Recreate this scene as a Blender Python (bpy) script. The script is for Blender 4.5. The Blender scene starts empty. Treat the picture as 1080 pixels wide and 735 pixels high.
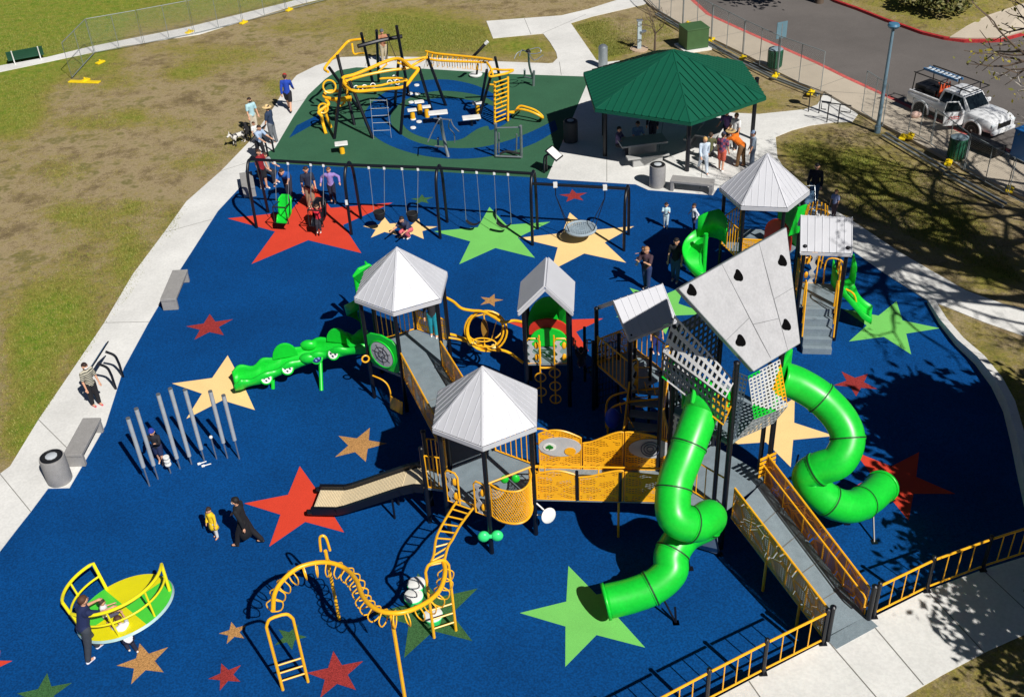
import bpy, bmesh, math, random
from math import sin, cos, pi, radians, sqrt, atan2, hypot
from mathutils import Vector, Matrix
random.seed(7)
C = bpy.context.scene.collection
scene = bpy.context.scene
V = Vector
# ------------------------------------------------------------------ camera
HC = 19.0; FP = 1143.2; TH = radians(34.925); RO = radians(-3.291)
_r = V((1,0,0)); _u = V((0,sin(TH),cos(TH))); CF = V((0,cos(TH),-sin(TH)))
CR = _r*cos(RO)+_u*sin(RO); CU = -_r*sin(RO)+_u*cos(RO)
def W(px, py, z=0.0):
    "survey helper: the place at height z that the photo shows at (px, py)"
    d = CF+CR*((px-540)/FP)-CU*((py-367.5)/FP)
    return V((0,0,HC))+d*((HC-z)/(-d.z))
def PX(p):
    d = V(p)-V((0,0,HC)); k = d.dot(CF)
    return 540+FP*d.dot(CR)/k, 367.5-FP*d.dot(CU)/k
cam = bpy.data.cameras.new('camera'); co = bpy.data.objects.new('camera', cam); C.objects.link(co)
cam.sensor_width = 36; cam.lens = FP/1080*36; cam.clip_end = 2000
m = Matrix((CR, CU, -CF)).transposed().to_4x4(); m.translation = V((0,0,HC)); co.matrix_world = m
scene.camera = co
# ------------------------------------------------------------------ light
EL = radians(45.0); AZ = radians(146.0)            # azimuth of the sun, clockwise from +y
sund = V((sin(AZ)*cos(EL), cos(AZ)*cos(EL), sin(EL)))
w = bpy.data.worlds.new('World'); scene.world = w; w.use_nodes = True
nt = w.node_tree; bg = nt.nodes['Background']
sk = nt.nodes.new('ShaderNodeTexSky'); sk.sky_type = 'NISHITA'; sk.sun_disc = False
sk.sun_elevation = EL; sk.sun_rotation = AZ; sk.altitude = 600; sk.air_density = .36; sk.dust_density = .1
nt.links.new(sk.outputs[0], bg.inputs[0]); bg.inputs[1].default_value = 0.05
sl = bpy.data.lights.new('sun', 'SUN'); so = bpy.data.objects.new('sun', sl); C.objects.link(so)
sl.energy = 5.0; sl.angle = radians(0.5); sl.color = (1.0, 0.965, 0.91)
so.rotation_euler = sund.to_track_quat('Z','Y').to_euler(); so.location = (20,-20,40)
scene.view_settings.view_transform = 'Standard'; scene.view_settings.look = 'None'
scene.view_settings.exposure = 0.0; scene.view_settings.gamma = 1
# ------------------------------------------------------------------ materials
def lin(c):
    return tuple(((x/255)/12.92 if x/255 <= .04045 else ((x/255+.055)/1.055)**2.4) for x in c)
MATS = {}
def P(name, rgb, rough=.5, metal=0, var=.12, scale=3.0, bump=0, bscale=40, spec=.5, fine=0, fscale=60, coat=0):
    "principled material; rgb is the surface's own colour as an sRGB triple"
    if name in MATS: return MATS[name]
    m = bpy.data.materials.new(name); m.use_nodes = True; N = m.node_tree.nodes; L = m.node_tree.links
    b = N['Principled BSDF']; c = lin(rgb)
    b.inputs['Roughness'].default_value = rough; b.inputs['Metallic'].default_value = metal
    b.inputs['Specular IOR Level'].default_value = spec; b.inputs['Coat Weight'].default_value = coat
    tc = N.new('ShaderNodeTexCoord')
    n = N.new('ShaderNodeTexNoise'); n.inputs['Scale'].default_value = scale; n.inputs['Detail'].default_value = 6
    n.inputs['Roughness'].default_value = .65
    L.new(tc.outputs['Object'], n.inputs[0])
    r = N.new('ShaderNodeMapRange'); r.inputs[1].default_value = .3; r.inputs[2].default_value = .7
    r.inputs[3].default_value = 1-var; r.inputs[4].default_value = 1+var
    L.new(n.outputs[0], r.inputs[0])
    out = r.outputs[0]
    if fine:
        f = N.new('ShaderNodeTexNoise'); f.inputs['Scale'].default_value = fscale; f.inputs['Detail'].default_value = 2
        L.new(tc.outputs['Object'], f.inputs[0])
        q = N.new('ShaderNodeMapRange'); q.inputs[1].default_value = .35; q.inputs[2].default_value = .65
        q.inputs[3].default_value = 1-fine; q.inputs[4].default_value = 1+fine
        L.new(f.outputs[0], q.inputs[0])
        mm = N.new('ShaderNodeMath'); mm.operation = 'MULTIPLY'; L.new(out, mm.inputs[0]); L.new(q.outputs[0], mm.inputs[1]); out = mm.outputs[0]
    vm = N.new('ShaderNodeVectorMath'); vm.operation = 'SCALE'; vm.inputs[0].default_value = c
    L.new(out, vm.inputs['Scale']); L.new(vm.outputs[0], b.inputs['Base Color'])
    if bump:
        k = N.new('ShaderNodeTexNoise'); k.inputs['Scale'].default_value = bscale; k.inputs['Detail'].default_value = 4
        L.new(tc.outputs['Object'], k.inputs[0])
        bp = N.new('ShaderNodeBump'); bp.inputs['Strength'].default_value = bump; bp.inputs['Distance'].default_value = .02
        L.new(k.outputs[0], bp.inputs['Height']); L.new(bp.outputs[0], b.inputs['Normal'])
    MATS[name] = m
    return m
navy = P('navy_powder_coat', (15,18,27), .4, 0, .1)
chimem = P('silver_pipe', (176,183,188), .4, .15, .1, 6)
orange = P('orange_powder_coat', (248,178,28), .4, 0, .08, 4)
brass = P('yellow_powder_coat', (250,186,30), .38, 0, .08, 4)
lemon = P('lemon_powder_coat', (240,225,30), .35, 0, .05)
lime = P('green_moulded_plastic', (22,200,52), .36, 0, .10, 2.2, spec=.5, fine=.05, fscale=14)
redp = P('red_plastic', (200,50,35), .4)
galv = P('galvanised_steel', (150,158,162), .42, .55, .12, 6)
fencem = P('fence_steel', (128,136,138), .5, .1, .1, 6)
steel = P('brushed_steel', (165,172,178), .35, .7, .1, 6)
white = P('white_plastic', (232,232,228), .45)
blackr = P('black_rubber', (24,24,26), .7)
roofm = P('pale_metal_roof', (196,197,203), .42, .0, .05, 1.2, bump=.05, bscale=8)
kitem = P('weathered_roof_board', (178,178,181), .55, 0, .08, 3, fine=.05, fscale=20)
deckm = P('grey_coated_deck', (126,140,148), .6, 0, .12, 4, fine=.15, fscale=60)
greypanel = P('grey_panel', (190,192,194), .5)
conc = P('pale_concrete', (220,219,215), .85, 0, .12, .45, bump=.25, bscale=30, fine=.05, fscale=14)
concg = P('grey_cast_concrete', (150,148,146), .85, 0, .1, 5, bump=.2, bscale=60, fine=.14, fscale=70)
tan = P('tan_plastic', (222,205,170), .5, 0, .05)
darkgreen = P('dark_green_paint', (20,70,50), .5)
yellowp = P('yellow_plastic_foot', (238,205,20), .5)
jointm = P('joint_filler', (120,118,112), .9)
glassm = P('dark_window_glass', (22,30,34), .06, 0, .03, spec=.8)
def perf(name, rgb, mode, rough=.45, stone=None):
    "sheet metal with a stone pattern; slots are punched through it (alpha)"
    m = bpy.data.materials.new(name); m.use_nodes = True; N = m.node_tree.nodes; L = m.node_tree.links
    b = N['Principled BSDF']; b.inputs['Roughness'].default_value = rough
    def M(op, x, y):
        k = N.new('ShaderNodeMath'); k.operation = op
        for i, q in enumerate((x, y)):
            if q is None: continue
            if isinstance(q, (int, float)): k.inputs[i].default_value = q
            else: L.new(q, k.inputs[i])
        return k.outputs[0]
    uv = N.new('ShaderNodeUVMap'); uv.uv_map = 'UVMap'
    sp = N.new('ShaderNodeSeparateXYZ'); L.new(uv.outputs[0], sp.inputs[0])
    vo = N.new('ShaderNodeTexVoronoi'); vo.feature = 'DISTANCE_TO_EDGE'; vo.inputs['Scale'].default_value = 2.4
    mp = N.new('ShaderNodeMapping'); mp.inputs['Scale'].default_value = (.8,1.6,1) if mode == 'patch' else (.95,1.3,1)
    L.new(uv.outputs[0], mp.inputs[0]); L.new(mp.outputs[0], vo.inputs['Vector'])
    ed = vo.outputs['Distance']
    wob = M('ADD', sp.outputs[1], M('MULTIPLY', M('SINE', M('MULTIPLY', sp.outputs[0], 9.0), None), .05))
    s1 = M('LESS_THAN', M('FRACT', M('MULTIPLY', wob, 17.0), None), .5)
    s2 = M('LESS_THAN', M('FRACT', M('MULTIPLY', sp.outputs[0], 13.0), None), .78)
    slot = M('MULTIPLY', s1, s2)
    inside = M('GREATER_THAN', ed, .085 if mode == 'patch' else .09)
    hole = M('MULTIPLY', slot, inside)
    al = M('SUBTRACT', 1, hole)
    if mode != 'patch': al = M('MULTIPLY', al, M('GREATER_THAN', ed, .022))
    L.new(al, b.inputs['Alpha'])
    mx = N.new('ShaderNodeMix'); mx.data_type = 'RGBA'; L.new(inside, mx.inputs[0])
    mx.inputs[6].default_value = (*lin(rgb),1); mx.inputs[7].default_value = (*lin(stone or rgb),1)
    L.new(mx.outputs[2], b.inputs['Base Color'])
    return m
perfpatch = perf('perforated_orange_sheet', (250,180,28), 'patch')
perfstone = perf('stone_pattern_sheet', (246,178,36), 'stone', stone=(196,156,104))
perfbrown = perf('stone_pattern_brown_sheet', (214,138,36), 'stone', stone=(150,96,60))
def chain():
    m = bpy.data.materials.new('chain_link'); m.use_nodes = True; N = m.node_tree.nodes; L = m.node_tree.links
    b = N['Principled BSDF']; b.inputs['Base Color'].default_value = (.42,.45,.46,1); b.inputs['Metallic'].default_value = .4
    uv = N.new('ShaderNodeUVMap'); uv.uv_map = 'UVMap'
    sp = N.new('ShaderNodeSeparateXYZ'); L.new(uv.outputs[0], sp.inputs[0])
    outs = []
    for op in ('ADD','SUBTRACT'):
        a = N.new('ShaderNodeMath'); a.operation = op; L.new(sp.outputs[0], a.inputs[0]); L.new(sp.outputs[1], a.inputs[1])
        s = N.new('ShaderNodeMath'); s.operation = 'MULTIPLY'; L.new(a.outputs[0], s.inputs[0]); s.inputs[1].default_value = 11
        f = N.new('ShaderNodeMath'); f.operation = 'FRACT'; L.new(s.outputs[0], f.inputs[0])
        l = N.new('ShaderNodeMath'); l.operation = 'LESS_THAN'; L.new(f.outputs[0], l.inputs[0]); l.inputs[1].default_value = .055
        outs.append(l)
    mx = N.new('ShaderNodeMath'); mx.operation = 'MAXIMUM'; L.new(outs[0].outputs[0], mx.inputs[0]); L.new(outs[1].outputs[0], mx.inputs[1])
    L.new(mx.outputs[0], b.inputs['Alpha'])
    return m
chainm = chain()
# ------------------------------------------------------------------ mesh builder
ORG = {}
class MB:
    def __init__(s): s.v=[]; s.f=[]; s.mi=[]; s.uv=[]; s.cur=0
    def face(s, idx, uv=None): s.f.append(tuple(idx)); s.mi.append(s.cur); s.uv.append(uv)
    def add(s, pts): n=len(s.v); s.v += [V(p) for p in pts]; return n
    def box(s, c, size, ux=V((1,0,0)), uy=None, uz=V((0,0,1))):
        ux=V(ux).normalized(); uz=V(uz).normalized(); uy = uz.cross(ux) if uy is None else V(uy).normalized()
        c=V(c); a,b,d=[q/2 for q in size]
        n=s.add([c+ux*(a*i)+uy*(b*j)+uz*(d*k) for i in(-1,1) for j in(-1,1) for k in(-1,1)])
        for q in ((0,1,3,2),(4,6,7,5),(0,4,5,1),(2,3,7,6),(0,2,6,4),(1,5,7,3)): s.face([n+i for i in q])
        return s
    def bar(s, p0, p1, wd, ht, up=V((0,0,1))):
        p0=V(p0);p1=V(p1); ux=(p1-p0).normalized(); uy=V(up).cross(ux).normalized(); uz=ux.cross(uy)
        return s.box((p0+p1)/2, ((p1-p0).length,wd,ht), ux, uy, uz)
    def tube(s, pts, r, n=8, closed=False, caps=True, radii=None):
        pts=[V(p) for p in pts]; k=len(pts); rings=[]
        prev=None
        for i,p in enumerate(pts):
            if closed: t=pts[(i+1)%k]-pts[i-1]
            else: t=pts[min(i+1,k-1)]-pts[max(i-1,0)]
            if t.length<1e-9: t=V((0,0,1))
            t.normalize()
            if prev is None:
                a=t.orthogonal().normalized()
            else:
                a=prev-t*prev.dot(t)
                a = a.normalized() if a.length>1e-6 else t.orthogonal().normalized()
            prev=a; b=t.cross(a); rr=radii[i] if radii else r
            rings.append(s.add([p+a*(rr*cos(2*pi*j/n))+b*(rr*sin(2*pi*j/n)) for j in range(n)]))
        m=k if closed else k-1
        for i in range(m):
            A=rings[i];B=rings[(i+1)%k]
            # match ring rotation when closed
            off=0
            if closed and i==k-1:
                best=1e9
                for o in range(n):
                    d=(s.v[A]-s.v[B+o]).length
                    if d<best: best=d;off=o
            for j in range(n):
                s.face((A+j,A+(j+1)%n,B+(j+1+off)%n,B+(j+off)%n))
        if caps and not closed:
            s.face([rings[0]+j for j in reversed(range(n))]); s.face([rings[-1]+j for j in range(n)])
        return s
    def cyl(s, p0, p1, r, r1=None, n=12): return s.tube([p0,p1], r, n, radii=[r, r if r1 is None else r1])
    def prism(s, pts, z0, z1, side=True):
        n=len(pts); a=s.add([(p[0],p[1],z1) for p in pts]); 
        area=sum(pts[i][0]*pts[(i+1)%n][1]-pts[(i+1)%n][0]*pts[i][1] for i in range(n))
        od=range(n) if area>0 else list(reversed(range(n)))
        s.face([a+i for i in od])
        if side:
            b=s.add([(p[0],p[1],z0) for p in pts])
            od=list(od)
            for i in range(n):
                x,y=od[i],od[(i+1)%n]; s.face((a+y,a+x,b+x,b+y))
        return s
    def plate(s, pts, th):
        "planar polygon given in 3-D with thickness th (extruded along -normal)"
        pts=[V(p) for p in pts]; n=len(pts); nr=V((0,0,0))
        for i in range(n): nr+= (pts[i]-pts[0]).cross(pts[(i+1)%n]-pts[0])
        nr.normalize()
        a=s.add(pts); b=s.add([p-nr*th for p in pts])
        s.face([a+i for i in range(n)]); s.face([b+i for i in reversed(range(n))])
        for i in range(n): j=(i+1)%n; s.face((a+j,a+i,b+i,b+j))
        return s
    def ball(s, c, r, sc=(1,1,1), n=10, m=7, rot=None):
        c=V(c); rg=[]
        for i in range(m+1):
            t=pi*i/m; 
            ring=[]
            for j in range(n):
                p=V((r*sc[0]*sin(t)*cos(2*pi*j/n), r*sc[1]*sin(t)*sin(2*pi*j/n), r*sc[2]*cos(t)))
                if rot is not None: p=rot@p
                ring.append(c+p)
            if i in (0,m): ring=ring[:1]
            rg.append((s.add(ring),len(ring)))
        for i in range(m):
            (A,a),(B,b)=rg[i],rg[i+1]
            for j in range(n):
                k=(j+1)%n
                if a==1: s.face((A,B+j,B+k))
                elif b==1: s.face((A+j,B,A+k))
                else: s.face((A+j,B+j,B+k,A+k))
        return s
    def lathe(s, prof, c, n=20, ax=None):
        "prof: list of (radius, height)"
        c=V(c); Z=V(ax).normalized() if ax is not None else V((0,0,1)); X=Z.orthogonal().normalized() if ax is not None else V((1,0,0)); Y=Z.cross(X); rg=[]
        for r,z in prof: rg.append(s.add([c+X*(max(r,1e-4)*cos(2*pi*j/n))+Y*(max(r,1e-4)*sin(2*pi*j/n))+Z*z for j in range(n)]))
        for i in range(len(prof)-1):
            for j in range(n): k=(j+1)%n; s.face((rg[i]+j,rg[i]+k,rg[i+1]+k,rg[i+1]+j))
        s.face([rg[0]+j for j in reversed(range(n))]); s.face([rg[-1]+j for j in range(n)])
        return s
    def sheet(s, P0, P1, P2, P3, nu=1, nv=1, top=None):
        "uv-mapped quad sheet P0(bottom a) P1(bottom b) P2(top b) P3(top a); uv in metres"
        P0,P1,P2,P3=map(V,(P0,P1,P2,P3)); lu=(P1-P0).length; 
        g=[]
        for j in range(nv+1):
            for i in range(nu+1):
                u=i/nu;v=j/nv; bt=P0.lerp(P1,u); tp=P3.lerp(P2,u)
                if top: tp=bt+(tp-bt)*top(u)
                g.append((bt.lerp(tp,v),(u*lu,v*(tp-bt).length)))
        n=s.add([q[0] for q in g])
        for j in range(nv):
            for i in range(nu):
                a=j*(nu+1)+i; q=(a,a+1,a+nu+2,a+nu+1)
                s.face([n+k for k in q],[g[k][1] for k in q])
        return s
    def build(s, name, mat, parent=None, smooth=False, bevel=0, solid=0):
        me=bpy.data.meshes.new(name); o=V((0,0,0))
        if parent is not None: o=ORG.get(parent.name,V((0,0,0)))
        me.from_pydata([tuple(p-o) for p in s.v],[],s.f)
        for mt in (mat if isinstance(mat,(list,tuple)) else [mat]): me.materials.append(mt)
        me.polygons.foreach_set('material_index', s.mi)
        if any(u is not None for u in s.uv):
            ul=me.uv_layers.new(name='UVMap'); k=0
            for fi,f in enumerate(s.f):
                u=s.uv[fi]
                for q in range(len(f)):
                    if u: ul.data[k].uv=u[q]
                    k+=1
        me.validate(); me.update()
        if smooth:
            me.polygons.foreach_set('use_smooth',[True]*len(me.polygons))
            try: me.set_sharp_from_angle(angle=radians(38))
            except Exception: pass
        ob=bpy.data.objects.new(name,me); C.objects.link(ob)
        if parent is not None: ob.parent=parent
        ORG[ob.name]=o
        if bevel:
            b=ob.modifiers.new('bevel','BEVEL'); b.width=bevel; b.segments=2; b.limit_method='ANGLE'
        if solid:
            b=ob.modifiers.new('solid','SOLIDIFY'); b.thickness=solid; b.offset=0
        return ob
def tag(o, label=None, cat=None, group=None, kind=None):
    if label: o['label']=label
    if cat: o['category']=cat
    if group: o['group']=group
    if kind: o['kind']=kind
    return o
def thing(name, label, cat, loc, group=None):
    o=bpy.data.objects.new(name,None); C.objects.link(o); o.location=loc; o.empty_display_size=.2
    ORG[o.name]=V(loc); return tag(o,label,cat,group)
def dup(root, loc, rz, label):
    r=root.copy(); C.objects.link(r); r.location=loc; r.rotation_euler=(0,0,rz); r['label']=label
    for ch in list(root.children):
        c=ch.copy(); C.objects.link(c); c.parent=r
        for g in ch.children:
            d=g.copy(); C.objects.link(d); d.parent=c
    return r
def smoothpath(pts, k=6, closed=False):
    pts=[V(p) for p in pts]; n=len(pts); out=[]
    rng=n if closed else n-1
    for i in range(rng):
        p1=pts[i];p2=pts[(i+1)%n]
        p0=pts[i-1] if (closed or i>0) else p1*2-p2
        p3=pts[(i+2)%n] if (closed or i+2<n) else p2*2-p1
        for j in range(k):
            t=j/k
            out.append(.5*((2*p1)+(p2-p0)*t+(2*p0-5*p1+4*p2-p3)*t*t+(3*p1-p0-3*p2+p3)*t**3))
    if not closed: out.append(pts[-1])
    return out
def ring(c, r, ax, n=24, ry=None):
    ax=V(ax).normalized(); a=ax.orthogonal().normalized(); b=ax.cross(a); return [V(c)+a*(r*cos(2*pi*i/n))+b*((ry or r)*sin(2*pi*i/n)) for i in range(n)]
# ================================================================== SETTING
UP=V((0,0,1))
def Z(x0,y0,s): return lambda x,y,z=0: W(x0+x/s, y0+y/s, z)
def poly(pts, z=0): return [W(p[0],p[1],z) for p in pts]
# ---- ground with patches of lawn and bare earth
GB=[(200,52,60,7,.45),(120,85,30,12,.5),(300,30,30,8,.4),(150,330,22,26,.45),(185,235,20,18,.45),(130,290,14,30,.5),(90,360,14,30,.7),(50,430,14,26,.8),(140,122,18,8,.7),(195,78,26,7,.8),(215,66,30,8,.5),
    (75,225,30,12,.6),(140,218,16,8,.7),(30,380,25,60,.75),(60,330,30,30,.55),(140,265,16,22,.55),(20,460,22,30,.9),(45,350,40,50,.5),(85,300,30,40,.4),(110,240,40,20,.35),(60,180,30,14,.4),(180,130,30,8,.35),(260,60,30,10,.4),(215,170,18,10,.5),(185,175,12,8,.4),(90,130,40,10,.5),
    (440,45,70,18,.75),(430,15,60,10,.5),(370,25,60,12,.35),(550,50,40,12,.8),(480,30,60,12,.5),(290,92,14,10,.5),(250,150,16,14,.4),
    (620,30,25,14,.6),(640,55,22,14,.8),(700,30,30,14,.25),(800,110,40,14,.5),(850,160,30,20,.7),(930,190,50,40,.6),(1000,240,40,30,.6),(1050,290,40,20,.7),
    (900,170,20,12,.6),(1040,400,20,40,.6),(1060,440,30,50,.6),(1000,340,20,8,.3),(1040,715,40,20,.7),(980,735,30,10,.5),(1000,0,90,20,1.0),(345,4,26,6,.2)]
def greenness(px,py):
    g=0
    for x,y,sx,sy,v in GB: g+=v*math.exp(-((px-x)/sx)**2-((py-y)/sy)**2)
    
    k=(px*.9+py*1.15)                       # the far-left lawn, beyond a ragged line
    far_=1/(1+math.exp(max(-30,min(30,(k-170-16*sin(px*.07)-12*sin(py*.11))/16))))
    top_=1/(1+math.exp(max(-30,min(30,(py-56+.16*px)/5))))
    return min(max(g*1.1, 1.1*far_, .9*top_)+.05,1.3)
def ground_mat():
    m=bpy.data.materials.new('lawn_and_bare_earth'); m.use_nodes=True; N=m.node_tree.nodes; L=m.node_tree.links
    b=N['Principled BSDF']; b.inputs['Roughness'].default_value=1; b.inputs['Specular IOR Level'].default_value=.1
    tc=N.new('ShaderNodeTexCoord')
    def noise(sc,det=6,ro=.6,sx=None):
        n=N.new('ShaderNodeTexNoise'); n.inputs['Scale'].default_value=sc; n.inputs['Detail'].default_value=det; n.inputs['Roughness'].default_value=ro
        src=tc.outputs['Object']
        if sx:
            mp=N.new('ShaderNodeMapping'); mp.inputs['Scale'].default_value=sx; mp.inputs['Rotation'].default_value=(0,0,.5); L.new(src,mp.inputs[0]); src=mp.outputs[0]
        L.new(src,n.inputs[0]); return n.outputs[0]
    def math_(op,a,c,cl=False):
        k=N.new('ShaderNodeMath'); k.operation=op; k.use_clamp=cl
        for i,q in enumerate((a,c)):
            if isinstance(q,(int,float)): k.inputs[i].default_value=q
            else: L.new(q,k.inputs[i])
        return k.outputs[0]
    def ramp(src,st):
        r=N.new('ShaderNodeValToRGB'); L.new(src,r.inputs[0]); e=r.color_ramp.elements
        while len(e)<len(st): e.new(.5)
        for i,(p,c) in enumerate(st): e[i].position=p; e[i].color=(*lin(c),1)
        return r.outputs[0]
    def mix(f,a,c):
        k=N.new('ShaderNodeMix'); k.data_type='RGBA'; L.new(f,k.inputs[0]); L.new(a,k.inputs[6]); L.new(c,k.inputs[7]); return k.outputs[2]
    at=N.new('ShaderNodeAttribute'); at.attribute_name='green'
    earth=ramp(noise(.5,12,.78),[(.32,(96,82,62)),(.43,(132,116,86)),(.52,(168,150,116)),(.60,(116,110,66)),(.70,(168,152,116))])
    fine=ramp(noise(3.2,12,.85),[(.34,(78,88,30)),(.46,(122,120,50)),(.55,(160,142,82)),(.66,(104,116,40))])
    lush=ramp(noise(2.2,12,.85),[(.34,(70,100,24)),(.46,(104,134,38)),(.56,(146,146,60)),(.66,(88,124,34))])
    n1=noise(1.6,12,.82); n2=noise(7,9,.85)
    k=math_('ADD',at.outputs['Fac'],math_('MULTIPLY',math_('SUBTRACT',n1,.5),2.4)); k=math_('ADD',k,math_('MULTIPLY',math_('SUBTRACT',n2,.5),2.2))
    f1=N.new('ShaderNodeMapRange'); f1.inputs[1].default_value=.08; f1.inputs[2].default_value=.62; L.new(k,f1.inputs[0])
    f2=N.new('ShaderNodeMapRange'); f2.inputs[1].default_value=.55; f2.inputs[2].default_value=1.25; L.new(k,f2.inputs[0])
    c=mix(f1.outputs[0],earth,fine); c=mix(f2.outputs[0],c,lush)
    # grain
    g=noise(16,8,.9); gr=N.new('ShaderNodeMapRange'); gr.inputs[1].default_value=.3; gr.inputs[2].default_value=.7; gr.inputs[3].default_value=.5; gr.inputs[4].default_value=1.45; L.new(g,gr.inputs[0])
    vm=N.new('ShaderNodeVectorMath'); vm.operation='SCALE'; L.new(c,vm.inputs[0]); L.new(gr.outputs[0],vm.inputs['Scale'])
    L.new(vm.outputs[0],b.inputs['Base Color'])
    bp=N.new('ShaderNodeBump'); bp.inputs['Strength'].default_value=.7; bp.inputs['Distance'].default_value=.06
    L.new(noise(12,8,.8),bp.inputs['Height']); L.new(bp.outputs[0],b.inputs['Normal'])
    return m
groundm=ground_mat()
def gridground(name, x0,x1,y0,y1, step, zf, mat):
    nx=int((x1-x0)/step)+1; ny=int((y1-y0)/step)+1
    vs=[];gs=[]
    for j in range(ny):
        for i in range(nx):
            x=x0+i*step;y=y0+j*step; vs.append((x,y,zf(x,y))); 
            if y>4: px,py=PX((x,y,0)); gs.append(greenness(px,py))
            else: gs.append(.4)
    fs=[(j*nx+i,j*nx+i+1,(j+1)*nx+i+1,(j+1)*nx+i) for j in range(ny-1) for i in range(nx-1)]
    me=bpy.data.meshes.new(name); me.from_pydata(vs,[],fs); me.materials.append(mat)
    a=me.attributes.new('green','FLOAT','POINT'); a.data.foreach_set('value',gs); me.update()
    o=bpy.data.objects.new(name,me); C.objects.link(o); o['kind']='structure'; return o
gridground('ground',-62,62,-10,110,.5,lambda x,y:0,groundm)
far=MB(); 
for (a,b,c,d) in ((-900,-62,-900,1200),(62,900,-900,1200),(-62,62,110,1200),(-62,62,-900,-10)):
    n=far.add([(a,c,0),(b,c,0),(b,d,0),(a,d,0)]); far.face((n,n+1,n+2,n+3))
fo=far.build('terrain',groundm); fo['kind']='structure'
at=fo.data.attributes.new('green','FLOAT','POINT'); at.data.foreach_set('value',[.6]*len(fo.data.vertices))

def struct(name, mb, mat, parent=None, **k):
    o=mb.build(name,mat,parent,**k)
    if parent is None: o['kind']='structure'
    return o
rubblue=P('blue_rubber',(3,67,127),.9,0,.17,.28,bump=.3,bscale=90,spec=.12,fine=.26,fscale=22)
rubgreen=P('green_rubber',(54,98,72),.85,0,.09,.7,bump=.3,bscale=90,spec=.25,fine=.2,fscale=45)
rubred=P('red_rubber',(214,66,44),.85,0,.07,1,spec=.25,fine=.12,fscale=50)
rubyel=P('cream_rubber',(250,212,146),.85,0,.05,1,spec=.25,fine=.08,fscale=50)
rublime=P('light_green_rubber',(118,200,98),.85,0,.06,1,spec=.25,fine=.08,fscale=50)
rubtan=P('speckled_tan_rubber',(178,132,80),.85,0,.08,1,spec=.25,fine=.35,fscale=40)
rubdred=P('speckled_dark_red_rubber',(150,50,48),.85,0,.08,1,spec=.25,fine=.35,fscale=40)
rubdgr=P('speckled_dark_green_rubber',(58,98,56),.85,0,.08,1,spec=.25,fine=.35,fscale=40)
# z of the raised walk at the lower right
ZS=.6
blue=[(0,582),(20,556),(32.7,540),(50.9,515.5),(73.5,515),(111.6,448.8),(130.6,389),(157.3,340),(190,285),(230,223),(253.5,197.8),(262,172),(300,170),(577,187),(580,189),(670,194.6),
      (683,200.6),(751.8,206),(757,198),(800,206),(850,226),(895.4,262),(930,287),(978.5,318)]
KP=[((978.5,318),.10),((991,338),.14),((1009,359),.2),((1030,377),.26),((1048,399),.32),((1061,423),.38),((1070,455),.44),((1077,485),.5),((1086,520),.55),((1092,560),.6)]
kerbw=[W(p[0],p[1],z) for p,z in KP]
guard=[W(1150,575,ZS),W(1080,587,ZS),W(1036,600.5,ZS),W(977,622.5,ZS),W(922,650,ZS),W(866,678,ZS),W(804.6,709.6,ZS),W(745,741,ZS),W(680,776,ZS),W(600,822,ZS)]
bl=[W(*p) for p in blue]+[V((p.x,p.y,0)) for p in kerbw[1:]]+[V((p.x,p.y,0)) for p in guard]+[W(300,900),W(-250,900),W(-200,700)]
struct('rubber_surface',MB().prism(bl,0,.012),rubblue)
rs=bpy.data.objects['rubber_surface']
def star(cx,cy,s,a,mat,label,z=.0165,ratio=.40):
    p=[]
    for k in range(5):
        an=a-k*2*pi/5; p.append((cx+s*cos(an),cy+s*sin(an))); an-=pi/5; p.append((cx+s*ratio*cos(an),cy+s*ratio*sin(an)))
    o=MB().prism(p,.005,z).build('star',mat,rs); o['label']=label
SF={'redtop':(-0.38322903,1.90024199,0.1727275,1.65382614,rubred,'large red star under the left swings'),
'grc':(-0.02262605,1.80661303,0.11771122,1.62106264,rublime,'light green star in front of the belt swings'),
'yc':(0.137742,1.76660352,0.11562093,1.65804699,rubyel,'cream star under the disc swing'),
'redbl':(-0.29362118,1.09026559,0.0826151,1.75961526,rubred,'bright red star at the foot of the straight slide'),
'yl':(-0.45351717,1.37161101,0.08690975,1.68600769,rubyel,'cream star beside the chimes'),
'gb':(0.07206013,0.8722975,0.08120981,1.7865587,rublime,'light green star below the twisting tube slide'),
'gr':(0.60612689,1.43259937,0.08056671,1.08512673,rublime,'light green star at the foot of the short right slide'),
'rs':(0.51210473,1.28885561,0.03303652,1.94965956,rubdred,'small dark red star left of the tree shade'),
'br':(-0.22803614,1.21060485,0.0399836,1.2561423,rubtan,'speckled tan star above the straight slide'),
'br2':(-0.44807515,0.83884043,0.03106342,1.97009814,rubtan,'tan star beside the spinner'),
'rs2':(-0.34747621,0.81255836,0.02015526,2.02724205,rubdred,'small dark red star near the lower picture edge'),
'rs3':(-0.22114602,0.80591364,0.03393018,1.76106643,rubdred,'dark red star between the ladder posts'),
'brc':(-0.03188068,1.57886012,0.0215641,1.23576216,rubtan,'small tan star behind the coil climber')}
for q in SF.values(): star(q[0]*19,q[1]*19,q[2]*19,q[3],q[4],q[5])
def star2(pa,pb,k,mat,label,z=.0165):
    "star from two tips k steps apart clockwise"
    A=W(*pa);B=W(*pb); d=(B-A).length; s=d/(2*sin(k*pi/5)); mid=(A+B)/2; u=(B-A).normalized()
    nrm=V((u.y,-u.x,0)); cen=mid+nrm*(s*cos(k*pi/5)); a=atan2(A.y-cen.y,A.x-cen.x); star(cen.x,cen.y,s,a,mat,label,z)
star2((880,460),(833.9,493),1,rubyel,'cream star between the two tube slides')
star2((969.4,477),(1007.5,521),1,rubred,'red star under the right tube slide, partly shaded')
star2((383,239),(405.5,229.4),1,rubyel,'small cream star behind the crouching person')
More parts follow.
